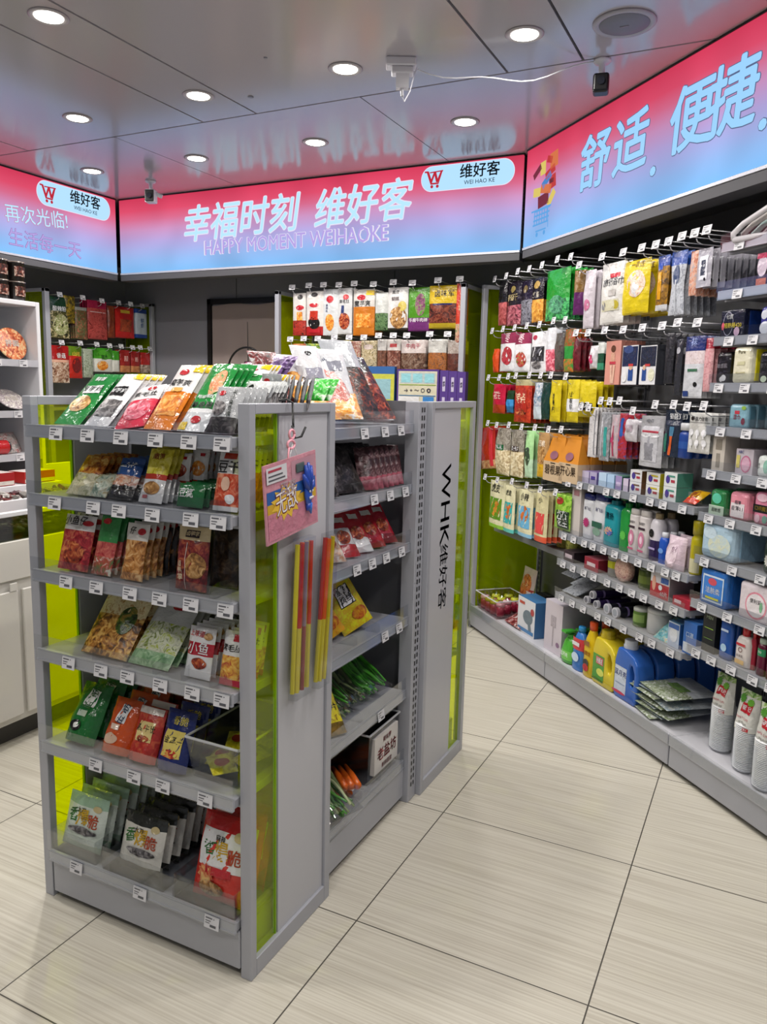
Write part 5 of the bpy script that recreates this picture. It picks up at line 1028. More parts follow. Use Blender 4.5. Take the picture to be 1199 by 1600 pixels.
# ------------------------------------------------------------------ unit B hanging packs
hang(FR, [
 (911, 927, 422, 513, [(1, '#c8c0c8')], [('e', 0, .4, .3, .1, '#b86a8a')], 'white slim pillow pack hanging edge-on left of the towel pack', 2, dict(t=.035)),
 (937, 973, 410, 506, [(1, '#d4d2ce')], [('r', .15, .78, .4, .07, RD), ('t', '旅行浴巾', .1, .67, .2, '#2a2c34'), ('r', 0, .3, .7, .18, '#c8c4a8'), ('e', -.25, .3, .1, .07, '#8a8a8a'), ('e', .25, .3, .1, .07, '#b8a83a'), ('r', .1, .5, .3, .1, '#b8b4b0')], 'white travel towel pack with red badge in the top row', 3, dict(t=.035)),
 (971, 1012, 406, 491, [(1, '#d8c01c')], [('e', .12, .55, .3, .25, ('#c8a08a', '#e8d8c8', '#b88a6a')), ('e', .12, .45, .12, .14, WH), ('t', '一次性', .1, .9, .16, '#8a6a1c')], 'bright yellow pack with oval hand picture in the top row', 3, dict(t=.04, step=.045)),
 (1024, 1042, 399, 485, [(.1, '#c8c8cc'), (.8, ('#a8781c', '#3a2a1c')), (1, '#2a4a9a')], [('r', -.1, .45, .3, .5, '#d89a1c'), ('r', -.1, .8, .4, .12, '#2a4aa8')], 'clear pack with yellow handled brush and blue top', 3, dict(t=.02)),
 (1044, 1068, 392, 492, [(.78, ('#8a8e98', '#c0c4cc', '#a8acb4')), (1, '#1f4a9a')], [('e', 0, .62, .2, .16, '#3a4a6a'), ('r', 0, .3, .12, .5, '#b8bcc4')], 'spoon shaped pack with blue header in the top row', 5, dict(t=.018, waist=.2)),
 (1076, 1087, 392, 462, [(1, ('#b8705a', '#d8a890', '#a8a4ac'))], [], 'salmon pink comb in clear sleeve in the top row', 4, dict(t=.015)),
 (1087, 1110, 388, 449, [(1, '#a6a4ae')], [('q', 0, .5, .56, .62, '#d8d8e0'), ('q', 0, .5, .3, .4, '#3a4050'), ('e', .15, .2, .06, .04, BK)], 'grey nail clipper card in the top row by the shelves', 9, dict(t=.008, step=.03, kind='card')),
 (922, 934, 540, 576, [(1, '#d0ccd0')], [('e', -.1, .4, .3, .2, '#c83a6a')], 'small white pack with pink mark in the second row', 2, dict(t=.03)),
 (933, 943, 535, 578, [(.25, '#3a8a6a'), (.6, '#1c4a34'), (1, '#c8ccc8')], [], 'small green and white sachet in the second row', 3, dict(t=.012)),
 (1037, 1050, 520, 600, [(1, ('#15151a', '#2a2a32', '#101014'))], [], 'black stocking pack in the second row', 4, dict(t=.015)),
 (1052, 1062, 530, 618, [(1, '#2c2d34')], [('e', 0, .8, .3, .06, '#a8a8b0')], 'long narrow dark pack with grey oval in the second row', 4, dict(t=.012)),
 (1066, 1096, 525, 622, [(.55, '#c6c8ce'), (.76, ('#c8b8b8', '#d8ccd0', '#b8a4a8')), (1, '#1f2f6a')], [('r', .05, .45, .5, .045, '#3a6a50'), ('e', .2, .22, .08, .04, BK), ('r', -.3, .07, .3, .09, '#2a3f7a'), ('t', '袜', 0, .9, .3, '#8a9ad0')], 'light grey sock pack with navy band in the second row', 4, dict(t=.018, step=.02)),
 (1098, 1111, 528, 612, [(.8, ('#c88a90', '#d8a8ac', '#b87a80')), (1, '#9a2a3a')], [], 'pink sock pack in the second row beside the shelves', 4, dict(t=.02)),
 (976, 995, 655, 690, [(1, '#c4c0c6')], [('r', 0, .6, .5, .3, '#a89aa4')], 'small white pleated pack in the third row', 3, dict(t=.025)),
 (918, 931, 637, 714, [(1, ('#c8c4c6', '#d8d6d8', '#b0acb0'))], [('r', .3, .5, .1, .9, '#8a8a90')], 'white comb card at the left of the third row', 6, dict(t=.012, step=.018)),
 (936, 951, 644, 720, [(1, ('#7a7c80', '#a8aab0'))], [('r', .2, .4, .25, .6, '#3a9a94'), ('r', -.2, .5, .1, .8, '#c8c8d0')], 'clear tube with teal toothbrush in the third row', 4, dict(t=.02)),
 (953, 965, 648, 716, [(1, ('#a8a4aa', '#c8a8b0'))], [('r', .0, .4, .2, .7, '#a83a5a'), ('e', -.2, .42, .2, .06, '#b83a6a')], 'clear pack with magenta toothbrush in the third row', 3, dict(t=.02)),
 (965, 978, 646, 717, [(1, ('#8a1c2a', '#b8303a', '#3a4a8a'))], [('r', .0, .7, .3, .4, '#2a5aa8')], 'red and blue toothbrush pack in the third row', 3, dict(t=.02)),
 (998, 1033, 650, 729, [(1, '#a9a9ae')], [('q', 0, .45, .7, .7, '#b8b8be'), ('r', 0, .7, .7, .06, '#a83a4a'), ('e', 0, .62, .4, .05, '#d8d8dc'), ('r', 0, .3, .36, .34, '#85858c'), ('r', 0, .5, .1, .2, '#9a9aa2'), ('t', 'VENT', -.1, .9, .13, '#5a5a64')], 'silver blister card with bottle brush in the third row', 3, dict(t=.02, kind='card')),
 (1036, 1062, 641, 714, [(1, '#1c2638')], [('r', 0, .25, .14, .42, '#c85a2a', -.1), ('r', .05, .55, .2, .2, '#4a7a9a'), ('t', '锋隐3', .1, .86, .26, WH), ('r', -.3, .3, .2, .4, '#2a6a5a')], 'navy razor card with orange handle in the third row', 3, dict(t=.018, kind='card')),
 (1074, 1108, 645, 708, [(1, '#c9c8c4')], [('e', -.3, .86, .1, .06, BK), ('t', '强力挂钩', .1, .84, .14, '#2a2a2a'), ('r', 0, .76, .95, .012, '#5a5a5a')]+[('e', -.3+.3*i, .5-.25*j, .1, .09, '#e4e4e8') for i in range(3) for j in range(2)]+[('r', -.3+.3*i, .42-.25*j, .05, .12, '#f0f0f4') for i in range(3) for j in range(2)], 'white adhesive hook card in the third row beside the shelves', 3, dict(t=.018)),
], name='hanging_pack', cat='hanging pack')
# hanging boxes of the second row
def hb2(xl, xr, yt, yb, f, s, pr, lab, n, dep=.02, d=.03): 
    o = hbox(FR, d, xl, xr, yt, yb, dep, paper(f), paper(s), paper(s), pr, lab, n, 'hung behind the ' + lab, name='hanging_box', cat='box')
hb2(944, 967, 533, 601, '#c98a7c', '#b87a6c', [('e', 0, .82, .16, .08, '#5a3a2a'), ('r', 0, .6, .26, .26, '#c89a84'), ('r', 0, .5, .4, .06, '#b83a4a'), ('r', -.06, .24, .12, .42, '#d8b09c', .08), ('r', .1, .24, .12, .42, '#d8b09c', -.08)], 'salmon pink tights box with figure in the second row', 4)
hb2(970, 994, 540, 601, '#d4d4d8', '#2a3044', [('r', 0, .72, .95, .5, '#232c4c'), ('e', -.1, .9, .3, .1, '#3a4a7a'), ('r', .1, .25, .3, .3, '#2a4a8a'), ('e', .1, .44, .12, .07, '#c8a890'), ('r', .1, .5, .3, .06, '#b83a3a'), ('e', -.3, .2, .18, .14, WH)], 'navy and white underwear box with figure in the second row', 0, .05)
hb2(998, 1023, 540, 601, '#d4d4d8', '#3a3c44', [('r', 0, .72, .95, .5, '#252a3c'), ('r', -.2, .25, .26, .3, '#2a4a8a'), ('e', -.2, .44, .1, .07, '#c8a890'), ('e', .25, .25, .2, .16, '#d8d8c0'), ('r', 0, .5, .3, .06, '#b83a3a')], 'second navy underwear box, right of the first', 4, .045)
# deodorant
def bottle(F, d, xl, xr, yt, yb, z, label, body, cap, lab=None, prof=None, caph=.18, capw=.5, sy=.6, prints=(), n=0, rest=None, name='bottle', cat='bottle', pump=False, step=None, pw=2.4, tube=False):
    a, zz = F.at((xl+xr)/2, yb, d)
    if z is None: z = zz
    w = abs(F.at(xr, yb, d)[0]-F.at(xl, yb, d)[0]); lo, hi = .03, .6
    for _ in range(25):
        m = (lo+hi)/2; p = F.o+F.U*a+F.N*(d+w*.3)+Vector((0, 0, z+m))-EYE
        if 800-FPX*p.dot(CU)/p.dot(CF) > yt: lo = m
        else: hi = m
    h = lo; R_ = w/2; hb = h*(1-caph); dp = R_*sy
    t = thing(name, label, cat, F.M(a, d+dp, z))
    prof = prof or [(.9, 0), (1, .03), (1, .80), (.93, .90), (.62, .97), (capw, 1.0)]
    MB().lathe([(r*R_, q*hb) for r, q in prof], gloss(body), 22, (0, 0, 0), 1, sy, pw).build('body', t, smooth=True)
    if pump: MB().lathe([(capw*R_, hb), (capw*R_, hb+h*caph*.4), (capw*R_*.35, hb+h*caph*.45), (capw*R_*.35, hb+h*caph*.7)], gloss(cap), 14).rbox(-capw*R_, capw*R_, -R_*.9, capw*R_*.6, hb+h*caph*.68, h, .002, gloss(cap)).build('pump', t, smooth=False)
    else: MB().lathe([(capw*R_*1.04, hb-.001), (capw*R_*1.04, h-.003), (capw*R_*.9, h)], gloss(cap), 18, (0, 0, 0), 1, max(sy, .75) if capw < .8 else sy, pw if capw > .8 else 2).build('cap', t, smooth=True)
    if lab:
        b = MB(); zb, zt = lab[1]*hb, lab[2]*hb; n_ = 9; g = []
        for zq in (zb, zt):
            for i in range(n_):
                an = -pi/2+(i/(n_-1)-.5)*pi*.86; cc, ss = cos(an), sin(an)
                g.append((R_*1.006*math.copysign(abs(cc)**(2/pw), cc), sy*R_*1.02*math.copysign(abs(ss)**(2/pw), ss)-.0004, zq))
        b.add(g, [(i, i+1, n_+i+1, n_+i) for i in range(n_-1)], lab[0] if isinstance(lab[0], tuple) else gloss(lab[0]))
        flatprints(b, w, hb, prints, -sy*R_*1.03-.001); b.build('label', t)
    elif prints: 
        b = MB(); flatprints(b, w, hb, prints, -sy*R_*1.02-.001); b.build('label', t)
    if n: behind(t, F, n, step or dp*2.1, rest or 'standing behind the ' + label, 'bottles behind the ' + label, lean_j=.02)
    return t
bottle(FR, .03, 1053, 1073, 661, 716, None, 'blue deodorant pack with white cap hanging in the third row', '#1f3f8a', '#d8dade', ('#2a5098', .35, .6), caph=.2, capw=.9, n=2)
# ------------------------------------------------------------------ unit B shelves
z1, z2_, z3_, z4_, z0_ = .982, .735, .605, .445, .131
def sb(xl, xr, yt, yb, dep, f, s, tp, pr, lab, z, n=0, d=.045, **k): return hbox(FR, d, xl, xr, yt, yb, dep, paper(f), paper(s), paper(tp), pr, lab, n, 'box behind the ' + lab, z=z, **k)
sb(897, 908, 733, 752, .09, '#b8c8e0', '#3a6ab0', '#5a8ac8', [('e', 0, .5, .3, .3, '#3a6ab0')], 'small blue and white box at the left end of the toothpaste shelf', z1)
sb(909, 920, 736, 754, .09, '#b8b0c8', '#7a6aa0', '#8a7ab0', [], 'small lilac box second on the toothpaste shelf', z1)
sb(921, 932, 738, 757, .09, '#a8a0c0', '#6a5a98', '#8070a8', [('r', 0, .5, .6, .3, '#4a3a8a')], 'small purple box third on the toothpaste shelf', z1)
sb(935, 947, 740, 761, .10, '#b4cce4', '#9ab8d8', '#b8d0e8', [], 'plain light blue box on the toothpaste shelf', z1)
sb(948, 959, 743, 764, .10, '#a8c4e0', '#8ab0d4', '#a8c8e4', [], 'second light blue box on the toothpaste shelf', z1)
sb(961, 971, 746, 768, .10, '#9a8ab8', '#3a6a5a', '#5a8a78', [('r', 0, .4, .7, .3, '#c8b8d8')], 'purple and green box on the toothpaste shelf', z1)
sb(973, 981, 750, 770, .10, '#c8bcd0', '#5a4a7a', '#7a6a9a', [], 'narrow lilac box before the stacked soap boxes', z1)
for i, (xl, xr, yt, f, s, nm) in enumerate(((983, 1001, 757, '#d4d4d8', '#6a4a38', 'brown'), (1008, 1029, 763, '#d8d8d4', '#b8a81c', 'yellow'), (1035, 1055, 768, '#d4d8d8', '#4a8a7a', 'green'))):
    yb = (775, 782, 790)[i]
    o = sb(xl, xr, yt, yb, .07, f, s, '#d8d8d8', [('e', -.2, .5, .16, .3, '#4a3a8a'), ('r', .2, .4, .3, .2, '#a83a4a'), ('r', .1, .75, .5, .12, s)], 'white soap box with %s side, lower of its stack' % nm, z1)
    hh = max(v.co.z for v in o.data.vertices)
    c = dup(o); c.matrix_basis = FR.M(*FR.at((xl+xr)/2, yb, .045)[:1], .045, z1+hh+.001); c['label'] = 'white soap box with %s side, upper of its stack' % nm
for i in range(3):
    sb(1062+i*12, 1073+i*12, 768+i*3, 784+i*3, .16, '#8a9490', '#6a7674', '#a8b4b0', [], ['grey green flat box on the right of the toothpaste shelf', 'second grey green flat box on the toothpaste shelf', 'grey green flat box nearest the pads shelves'][i], z1, d=.10)
bag(FR, .05, 1066, 1086, 768, 795, ([(.3, '#c83a1c'), (1, '#d8a81c')], [('e', 0, .5, .3, .3, '#8a4a1c')]), 'yellow and red soap pack lying on the toothpaste shelf', 0, 0, 1.0, z=z1+.006, t=.03, name='soap_pack', cat='soap')
# bottles
sb(891, 905, 757, 831, .06, '#c4bcb8', '#b0a8a2', '#c8c0bc', [('r', 0, .9, .6, .12, '#a87a80')], 'tall narrow beige box at the left end of the bottle shelf', z2_, n=1)
bottle(FR, .05, 906, 923, 771, 834, z2_, 'white shampoo bottle with pink flower and blue cap', '#d8dae0', '#16246a', None, [(.8, 0), (.9, .02), (1, .5), (1, .9), (.95, 1)], .14, .9, .5, [('t', '海飞丝', .1, .78, .2, '#3a3a6a'), ('s', .05, .42, .3, .14, '#a8306a')], 1)
bottle(FR, .05, 922, 942, 772, 840, z2_, 'white shampoo bottle with green band and blue cap', '#d8dae0', '#16246a', None, [(.8, 0), (.9, .02), (1, .5), (1, .9), (.95, 1)], .14, .9, .5, [('t', '海飞丝', .1, .78, .2, '#3a3a6a'), ('r', 0, .42, .8, .14, '#2a5a4a'), ('e', 0, .25, .3, .1, '#7a9a8a')], 1)
bottle(FR, .05, 938, 962, 772, 850, z2_, 'big teal pump bottle on the bottle shelf', '#1f8f9c', '#17707c', None, [(.95, 0), (1, .02), (1, .9), (.85, .97), (.4, 1)], .2, .42, .6, [('t', '清扬', 0, .72, .28, '#0f3a5a'), ('s', 0, .36, .3, .12, ('#2a5ab0', '#e0a060', '#3ab0c0'))], 1, pump=True, pw=3.2)
bottle(FR, .05, 964, 981, 776, 854, z2_, 'green pump bottle beside the teal one', '#1f8a3a', '#176e2e', None, [(.95, 0), (1, .02), (1, .88), (.85, .95), (.4, 1)], .2, .42, .6, [('s', 0, .36, .3, .12, '#5ab84a')], 1, pump=True, pw=3.2)
for i, (xl, xr, yt, yb) in enumerate(((978, 992, 795, 862), (993, 1008, 798, 866))):
    bottle(FR, .05, xl, xr, yt, yb, z2_, ['slim white shampoo bottle with pink heart print', 'second slim white bottle with pink heart print'][i], '#dcd6d6', '#cfcac8', None, [(.9, 0), (1, .02), (1, .95), (.95, 1)], .13, .85, .6, [('t', 'BABY', 0, .82, .26, '#3a2a34'), ('r', 0, .7, .7, .06, '#3a2a34'), ('e', 0, .42, .3, .2, '#c87a9a'), ('e', 0, .42, .14, .1, '#e8c8d8'), ('r', 0, .15, .6, .05, '#b85a7a')], 1)
bottle(FR, .05, 1009, 1026, 802, 872, z2_, 'white and purple mousse bottle with brown neck', '#d0ccd4', '#8a7a5a', ('#2a1c4a', .02, .5), [(.95, 0), (1, .02), (1, .85), (.8, .97), (.5, 1)], .12, .5, .8, [('e', -.1, .66, .22, .1, BK), ('r', 0, .3, .6, .05, '#a89ac8')], 1)
bottle(FR, .05, 1025, 1038, 832, 879, z2_, 'short royal blue tube bottle with white cap', '#1f4fb0', '#dfe2ea', None, [(.95, 0), (1, .02), (1, .85), (.8, .97), (.6, 1)], .16, .6, .7, [('e', 0, .5, .3, .1, '#6a9ae0')], 2)
bag(FR, .05, 1041, 1069, 838, 888, ([(1, '#cdb8c4')], [('e', 0, .45, .3, .3, '#dccad4'), ('t', '棉', .1, .6, .26, '#8a6a80')]), 'pale pink refill bag of cotton swabs on the bottle shelf', 1, .05, .05, z=z2_, t=.06, kind='stand', name='refill_bag', cat='refill bag', rest='pale pink refill bag behind the first')
bottle(FR, .05, 1072, 1086, 814, 892, z2_, 'tall olive yellow spray can at the right of the bottle shelf', '#b0a414', '#a89a12', ('#c8c4a0', .05, .4), caph=.25, capw=.85, sy=1, pw=2, n=1)
# third shelf
sb(880, 896, 870, 886, .10, '#3a2a34', '#2a2028', '#4a3a44', [('r', 0, .5, .7, .4, '#c8b8c0')], 'low dark box at the left end of the tin shelf', z3_)
sb(912, 934, 880, 899, .10, '#9a2038', '#7a1a2c', '#c86a7a', [('r', 0, .5, .6, .3, '#d8c8cc')], 'flat crimson box with pale lid on the tin shelf', z3_)
def jar(xl, xr, yt, yb, z, lab, body, lid, band=None, d=.06, n=0, caph=.16): return bottle(FR, d, xl, xr, yt, yb, z, lab, body, lid, band, [(.95, 0), (1, .03), (1, .97), (.95, 1)], caph, .98, 1, (), n, name='jar', cat='jar', pw=2)
jar(942, 962, 868, 902, z3_, 'clear jar with lime label on the tin shelf', '#8a8a84', '#b8b8b4', ('#b8b82a', .5, .9))
t = placed(FR, 'round_tin', MB().lathe([(.046, 0), (.05, .004), (.05, .03), (.046, .034)], ('#b88a7a', '#e0c0ac', '#a86a6a'), 28).mesh('round_tin', True), FR.at(969, 913, .05)[0], .075, z3_+.05, 'round pink floral tin standing on edge', 'tin')
t.matrix_basis = FR.M(FR.at(969, 913, .05)[0], .085, z3_+.051) @ Matrix.Rotation(pi/2, 4, 'X')
jar(989, 1010, 884, 926, z3_, 'olive green cylinder tin on the tin shelf', '#4f5f24', '#3a4a1c', ('#6a7a34', .3, .7))
sb(1014, 1044, 890, 944, .11, '#d8d6da', '#8a8488', '#c8c4c8', [('r', 0, .22, .98, .42, '#b02a34'), ('r', .25, .55, .4, .16, '#2a5aa8'), ('e', -.3, .4, .1, .22, '#e0a890'), ('e', .05, .32, .1, .08, WH), ('t', '60片', .25, .15, .2, WH), ('t', '创口贴', .0, .85, .16, '#a82a3a')], 'white, red and blue plaster box on the tin shelf', z3_)
sb(1050, 1078, 938, 952, .10, '#a81f34', '#8a1a2c', '#c83a4c', [('r', -.2, .5, .4, .4, '#d8c0c4')], 'flat red box lying right of the plaster box', z3_)
# fourth shelf: tubes and packs
for i, (x, y) in enumerate(((916, 937), (925, 929), (931, 944), (948, 950), (961, 957))):
    a, z = FR.at(x, y, .05); r = .018 if i < 3 else .022
    t = thing('tooth_powder_tube', ['silver capped purple tube, leftmost of the lying tubes', 'silver capped purple tube on top of the lying tubes', 'silver capped purple tube, third of the lying tubes', 'white capped dark tube beside the purple ones', 'white capped dark tube, rightmost of the lying tubes'][i], 'tube', FR.M(a, .05, z4_+r+(.034 if i == 1 else 0)))
    MB().rod((0, .012, 0), (0, .17, 0), r*.95, gloss('#2a1c48' if i < 3 else '#1a1a26'), 18).rod((0, .05, 0), (0, .06, 0), r*.96, gloss('#8a7ab0'), 18).build('tube_body', t, smooth=False)
    MB().rod((0, 0, 0), (0, .014, 0), r, gloss('#c8c8d0'), 18).rod((0, -.0005, 0), (0, 0, 0), r*.7, gloss('#6a6a74' if i < 3 else '#9aa0a8'), 18).build('tube_cap', t)
for i, (xl, xr, yb, d, z_) in enumerate(((878, 900, 930, .05, 0), (890, 915, 925, .12, .018), (876, 898, 915, .16, .03), (900, 922, 915, .2, .02))):
    bag(FR, d, xl, xr, yb-14, yb, ([(1, ('#8a9098', '#b4bac0', '#6a7076'))], []), ['silver packet lying at the left end of the tube shelf', 'silver packet on top of the first on the tube shelf', 'silver grey packet further back on the tube shelf', 'silver packet behind the purple tubes'][i], 1, .01, 1.2, z=z4_+.01+z_, h=.13, t=.025, name='foil_packet', cat='packet', rest=['silver packet under the left one', 'silver packet under the second', 'silver packet under the third', 'silver packet under the rear one'][i])
jar(983, 998, 949, 984, z4_, 'small green jar with white lid on the tube shelf', '#5a7a34', '#ccd0c8', ('#8aa85a', .3, .8))
jar(1001, 1026, 951, 994, z4_, 'white jar with round black logo on the tube shelf', '#c8c8c6', '#d0d0ce', None)
bag(FR, .05, 1020, 1044, 980, 1002, ([(1, ('#3a8a94', '#6ab8c0', '#c8b890'))], [('r', 0, .5, .6, .3, '#8ad0d8')]), 'teal pouch leaning beside the white jar', 1, .04, .9, z=z4_, h=.12, t=.03, name='mask_pouch', cat='pouch', rest='teal pouch behind the leaning one')
sb(1042, 1060, 975, 1014, .05, '#b8c4d8', '#2a5a9a', '#5a8ac0', [('e', 0, .5, .36, .3, '#d8dce4'), ('r', 0, .85, .9, .2, '#2a5aa8')], 'white and blue mask box on the tube shelf', z4_, n=2)
sb(1065, 1086, 975, 1026, .05, '#2f66b4', '#1f4a8a', '#3a74c0', [('r', 0, .2, .9, .3, '#c8d0dc'), ('t', '口罩', 0, .6, .3, '#c8dcf0')], 'bright blue box with white foot on the tube shelf', z4_, n=2)
# base deck: cleaners
bottle(FR, .03, 872, 890, 984, 1035, z0_, 'light green hand soap pump bottle on the bottom deck', '#4fae3a', '#3a9a2e', ('#7acc5a', .15, .5), [(.8, 0), (1, .06), (1, .5), (.7, .85), (.4, 1)], .22, .4, .7, [('t', '蓝月亮', 0, .35, .22, '#e8f4e8')], 2, pump=True)
bottle(FR, .03, 889, 907, 979, 1047, z0_, 'blue cleaner bottle with red label', '#3a7ac8', '#2a8ac8', ('#c83a44', .55, .85), [(.9, 0), (1, .03), (.95, .5), (1, .7), (.6, .92), (.4, 1)], .12, .42, .6, [('r', 0, .7, .6, .1, WH), ('e', 0, .35, .3, .12, '#c8dcf0')], 2)
bottle(FR, .03, 906, 923, 972, 1056, z0_, 'yellow toilet cleaner bottle with orange cap', '#d8b81c', '#d8501c', None, [(.9, 0), (1, .03), (1, .6), (.8, .8), (.5, .95), (.42, 1)], .14, .5, .7, [('t', '洁厕灵', 0, .5, .26, '#a82a1c'), ('e', 0, .3, .25, .08, '#2a2a2a'), ('e', 0, .2, .25, .08, RD), ('r', 0, .72, .5, .1, '#8a5a1c')], 2)
def jug(F, d, xl, xr, yt, yb, z, label, body, cap, lab, prints, n, rest, hs=1, side='handle'):
    a, zz = F.at((xl+xr)/2, yb, d); w = abs(F.at(xr, yb, d)[0]-F.at(xl, yb, d)[0]); lo, hi = .03, .6
    for _ in range(25):
        m = (lo+hi)/2; p = F.o+F.U*a+F.N*(d+.05)+Vector((0, 0, z+m))-EYE
        if 800-FPX*p.dot(CU)/p.dot(CF) > yt: lo = m
        else: hi = m
    h = lo; g = gloss(body); t = thing('detergent_jug', label, 'detergent jug', F.M(a, d+.045, z))
    b = MB(); hb = h*.86; R_ = w/2
    # body with a real hole for the grip: outline swept through the thickness
    def prof2(n_=40):
        o = []
        pts = [(-.92, 0), (.80, 0), (.95, .05), (1, .30), (1.0, .58), (.88, .80), (.55, .92), (.15, .97), (-.15, 1), (-.75, 1), (-.85, .92), (-1, .72), (-1, .08)]
        return [(hs*x*R_, y*hb) for x, y in pts]
    hole = [(hs*x*R_, y*hb) for x, y in [(.42, .34), (.62, .34), (.70, .45), (.68, .62), (.52, .74), (.34, .76), (.26, .66), (.30, .46)]]
    out = prof2(); bm = bmesh.new(); ty = .042
    ov = [bm.verts.new((x, 0, y)) for x, y in out]; hv = [bm.verts.new((x, 0, y)) for x, y in hole]
    oe = [bm.edges.new((ov[i], ov[(i+1) % len(ov)])) for i in range(len(ov))]; he = [bm.edges.new((hv[i], hv[(i+1) % len(hv)])) for i in range(len(hv))]
    r_ = bmesh.ops.triangle_fill(bm, edges=oe+he, use_beauty=True); fs = [f for f in r_['geom'] if isinstance(f, bmesh.types.BMFace)]
    ex = bmesh.ops.extrude_face_region(bm, geom=fs); nvs = [v for v in ex['geom'] if isinstance(v, bmesh.types.BMVert)]
    for v in nvs: v.co.y = ty
    for v in bm.verts: 
        if v not in nvs: v.co.y = -ty
    bmesh.ops.recalc_face_normals(bm, faces=bm.faces[:])
    me = bpy.data.meshes.new('jug_body'); bm.to_mesh(me); bm.free(); me.materials.append(g); o = link('body', me, t); m_ = bevel(o, .010, 3)
    me.polygons.foreach_set('use_smooth', [True]*len(me.polygons))
    c = MB(); cx = -hs*.42*R_; c.lathe([(.38*R_, hb-.002), (.38*R_, hb+.012), (.34*R_, hb+.012), (.34*R_, h-.002), (.30*R_, h)], gloss(cap), 20, (cx, 0, 0)); c.build('cap', t, smooth=False)
    l_ = MB(); flatprints(l_, w, hb, [('r', -.2*hs, .38, .5, .52, lab)]+list(prints), -ty-.0006); l_.build('label', t)
    if n: behind(t, F, n, .098, rest, 'jugs behind the ' + label, lean_j=.01)
    return t
jug(FR, .03, 921, 957, 988, 1078, z0_, 'yellow detergent jug with green label and handle', '#d6c22a', '#c8b424', '#4a9a34', [('r', -.15, .52, .32, .16, '#c8303a'), ('r', -.15, .52, .28, .12, WH), ('t', '立白', -.15, .52, .16, RD), ('e', -.1, .28, .16, .08, '#d8e060'), ('r', -.2, .10, .5, .03, '#2a7a2a')], 2, 'yellow detergent jug behind the green-labelled one', 1)
jug(FR, .03, 955, 992, 1003, 1096, z0_, 'blue detergent jug with white cap and round grip hole', '#2f62b8', '#cfd4dc', '#c4cfdf', [('t', '蓝月亮', -.2, .5, .17, '#1f3a8a'), ('r', -.2, .3, .4, .02, '#8a9ab8'), ('e', -.25, .12, .3, .03, '#c83a5a')], 4, 'blue detergent jug in the row behind the first')
for i in range(9):
    a0_, z_ = FR.at(1020+(i % 3)*22, 1110, .1)
    me = pouch(.20, .22, .012, [(.5, ('#c8ccd0', '#8aa0b0', '#d8dcd8')) if i % 2 else (.5, ('#b8c0b0', '#6a7a4a', '#d8dcd8')), (1, '#b8bec4')], [('r', 0, .5, .5, .2, '#8a9098' if i % 2 else '#6a8a4a')], seed=i+300, name='flat_pack')
    placed(FR, 'flat_pack', me, 1.55+(i % 3)*.04, .03+.012*(i % 2), .140+.013*i/1.0, ['flat plastic wrapped pack, bottom of the pile beside the blue jugs', 'flat pack second in the low pile', 'flat pack third in the low pile', 'flat green printed pack in the middle of the low pile', 'flat grey pack, fifth in the low pile', 'flat pack sixth in the low pile', 'flat green edged pack near the top of the low pile', 'flat pack just under the top of the low pile', 'flat blue grey pack on top of the low pile beside the jugs'][i], 'flat pack', None, L(88.5), .05*((i*7) % 5-2)-.08)

# ------------------------------------------------------------------ unit C shelves
def soft(F, d, xl, xr, yt, yb, dep, col, side, prints, label, z, n=0, r=.014, yaw=0, name='soft_pack', cat='soft pack', step=None):
    a, zz = F.at((xl+xr)/2, yb, d); w = abs(F.at(xr, yb, d)[0]-F.at(xl, yb, d)[0]); h = F.at((xl+xr)/2, yt, d)[1]-zz
    me = softpack(w, h, dep, film(col), film(side), prints, r, name); o = placed(F, name, me, a, d, z, label, cat, None, 0, yaw)
    if n: behind(o, F, n, step or dep+.004, 'standing behind the ' + label, 'packs behind the ' + label, lean_j=.01)
    return o
zc = {k: v+.027 for k, v in dict(c1=1.842, c2=1.688, c3=1.538, c4=1.386, c5=1.241, c6=1.093, c7=.942, c8=.79, c9=.63, c10=.46).items()}
# top: folded cloth hangers and a box
for i in range(5):
    b = MB(); a0 = 1.84; pts = [(a0, .0, .04), (a0-.03, .0, .02), (a0-.02, .0, .0), (a0+.2, .0, .0), (a0+.2, .0, .05), (a0+.06, .0, .075), (a0, .0, .04)]
    b.tube([(-.20, 0, -.01), (-.205, 0, .01), (-.17, 0, .035), (-.05, 0, .082), (0, 0, .09), (.05, 0, .082), (.17, 0, .035), (.205, 0, .01), (.20, 0, -.01), (0, 0, -.012), (-.20, 0, -.01)], .010, gloss(['#c8c4c8', '#cfc8c4', '#b8d0cc', '#d0c0c8', '#c8c8cc'][i]), 8)
    t = thing('clothes_hanger', ['pale plastic clothes hanger lying frontmost over the top shelf', 'white clothes hanger second from the front on the top shelf', 'mint clothes hanger in the middle of the top shelf row', 'pinkish clothes hanger fourth on the top shelf', 'clothes hanger at the back of the top shelf row'][i], 'clothes hanger', FR.M(2.06+.012*i, .05+.03*i, zc['c1']+.013, .0, .15))
    link('frame', b.mesh('hanger', True), t)
    hk_ = MB().tube([(0, 0, .10), (0, 0, .115), (-.016, 0, .125), (-.018, 0, .14), (0, 0, .15), (.016, 0, .14), (.016, 0, .135)], .002, mat('#a8a8ac', .2, .9, 'chrome'), 7).mesh('hook', True); link('wire_hook', hk_, t)
soft(FR, .05, 1180, 1199, 388, 442, .12, '#2a1a2c', '#1a1018', [('e', 0, .6, .4, .3, '#c8b8c8'), ('r', 0, .9, .9, .15, '#b83a5a'), ('r', 0, .15, .8, .2, '#c86a3a')], 'dark pack with pink top and pale picture on the second shelf', zc['c2'], 1, name='pad_pack', cat='pad pack')
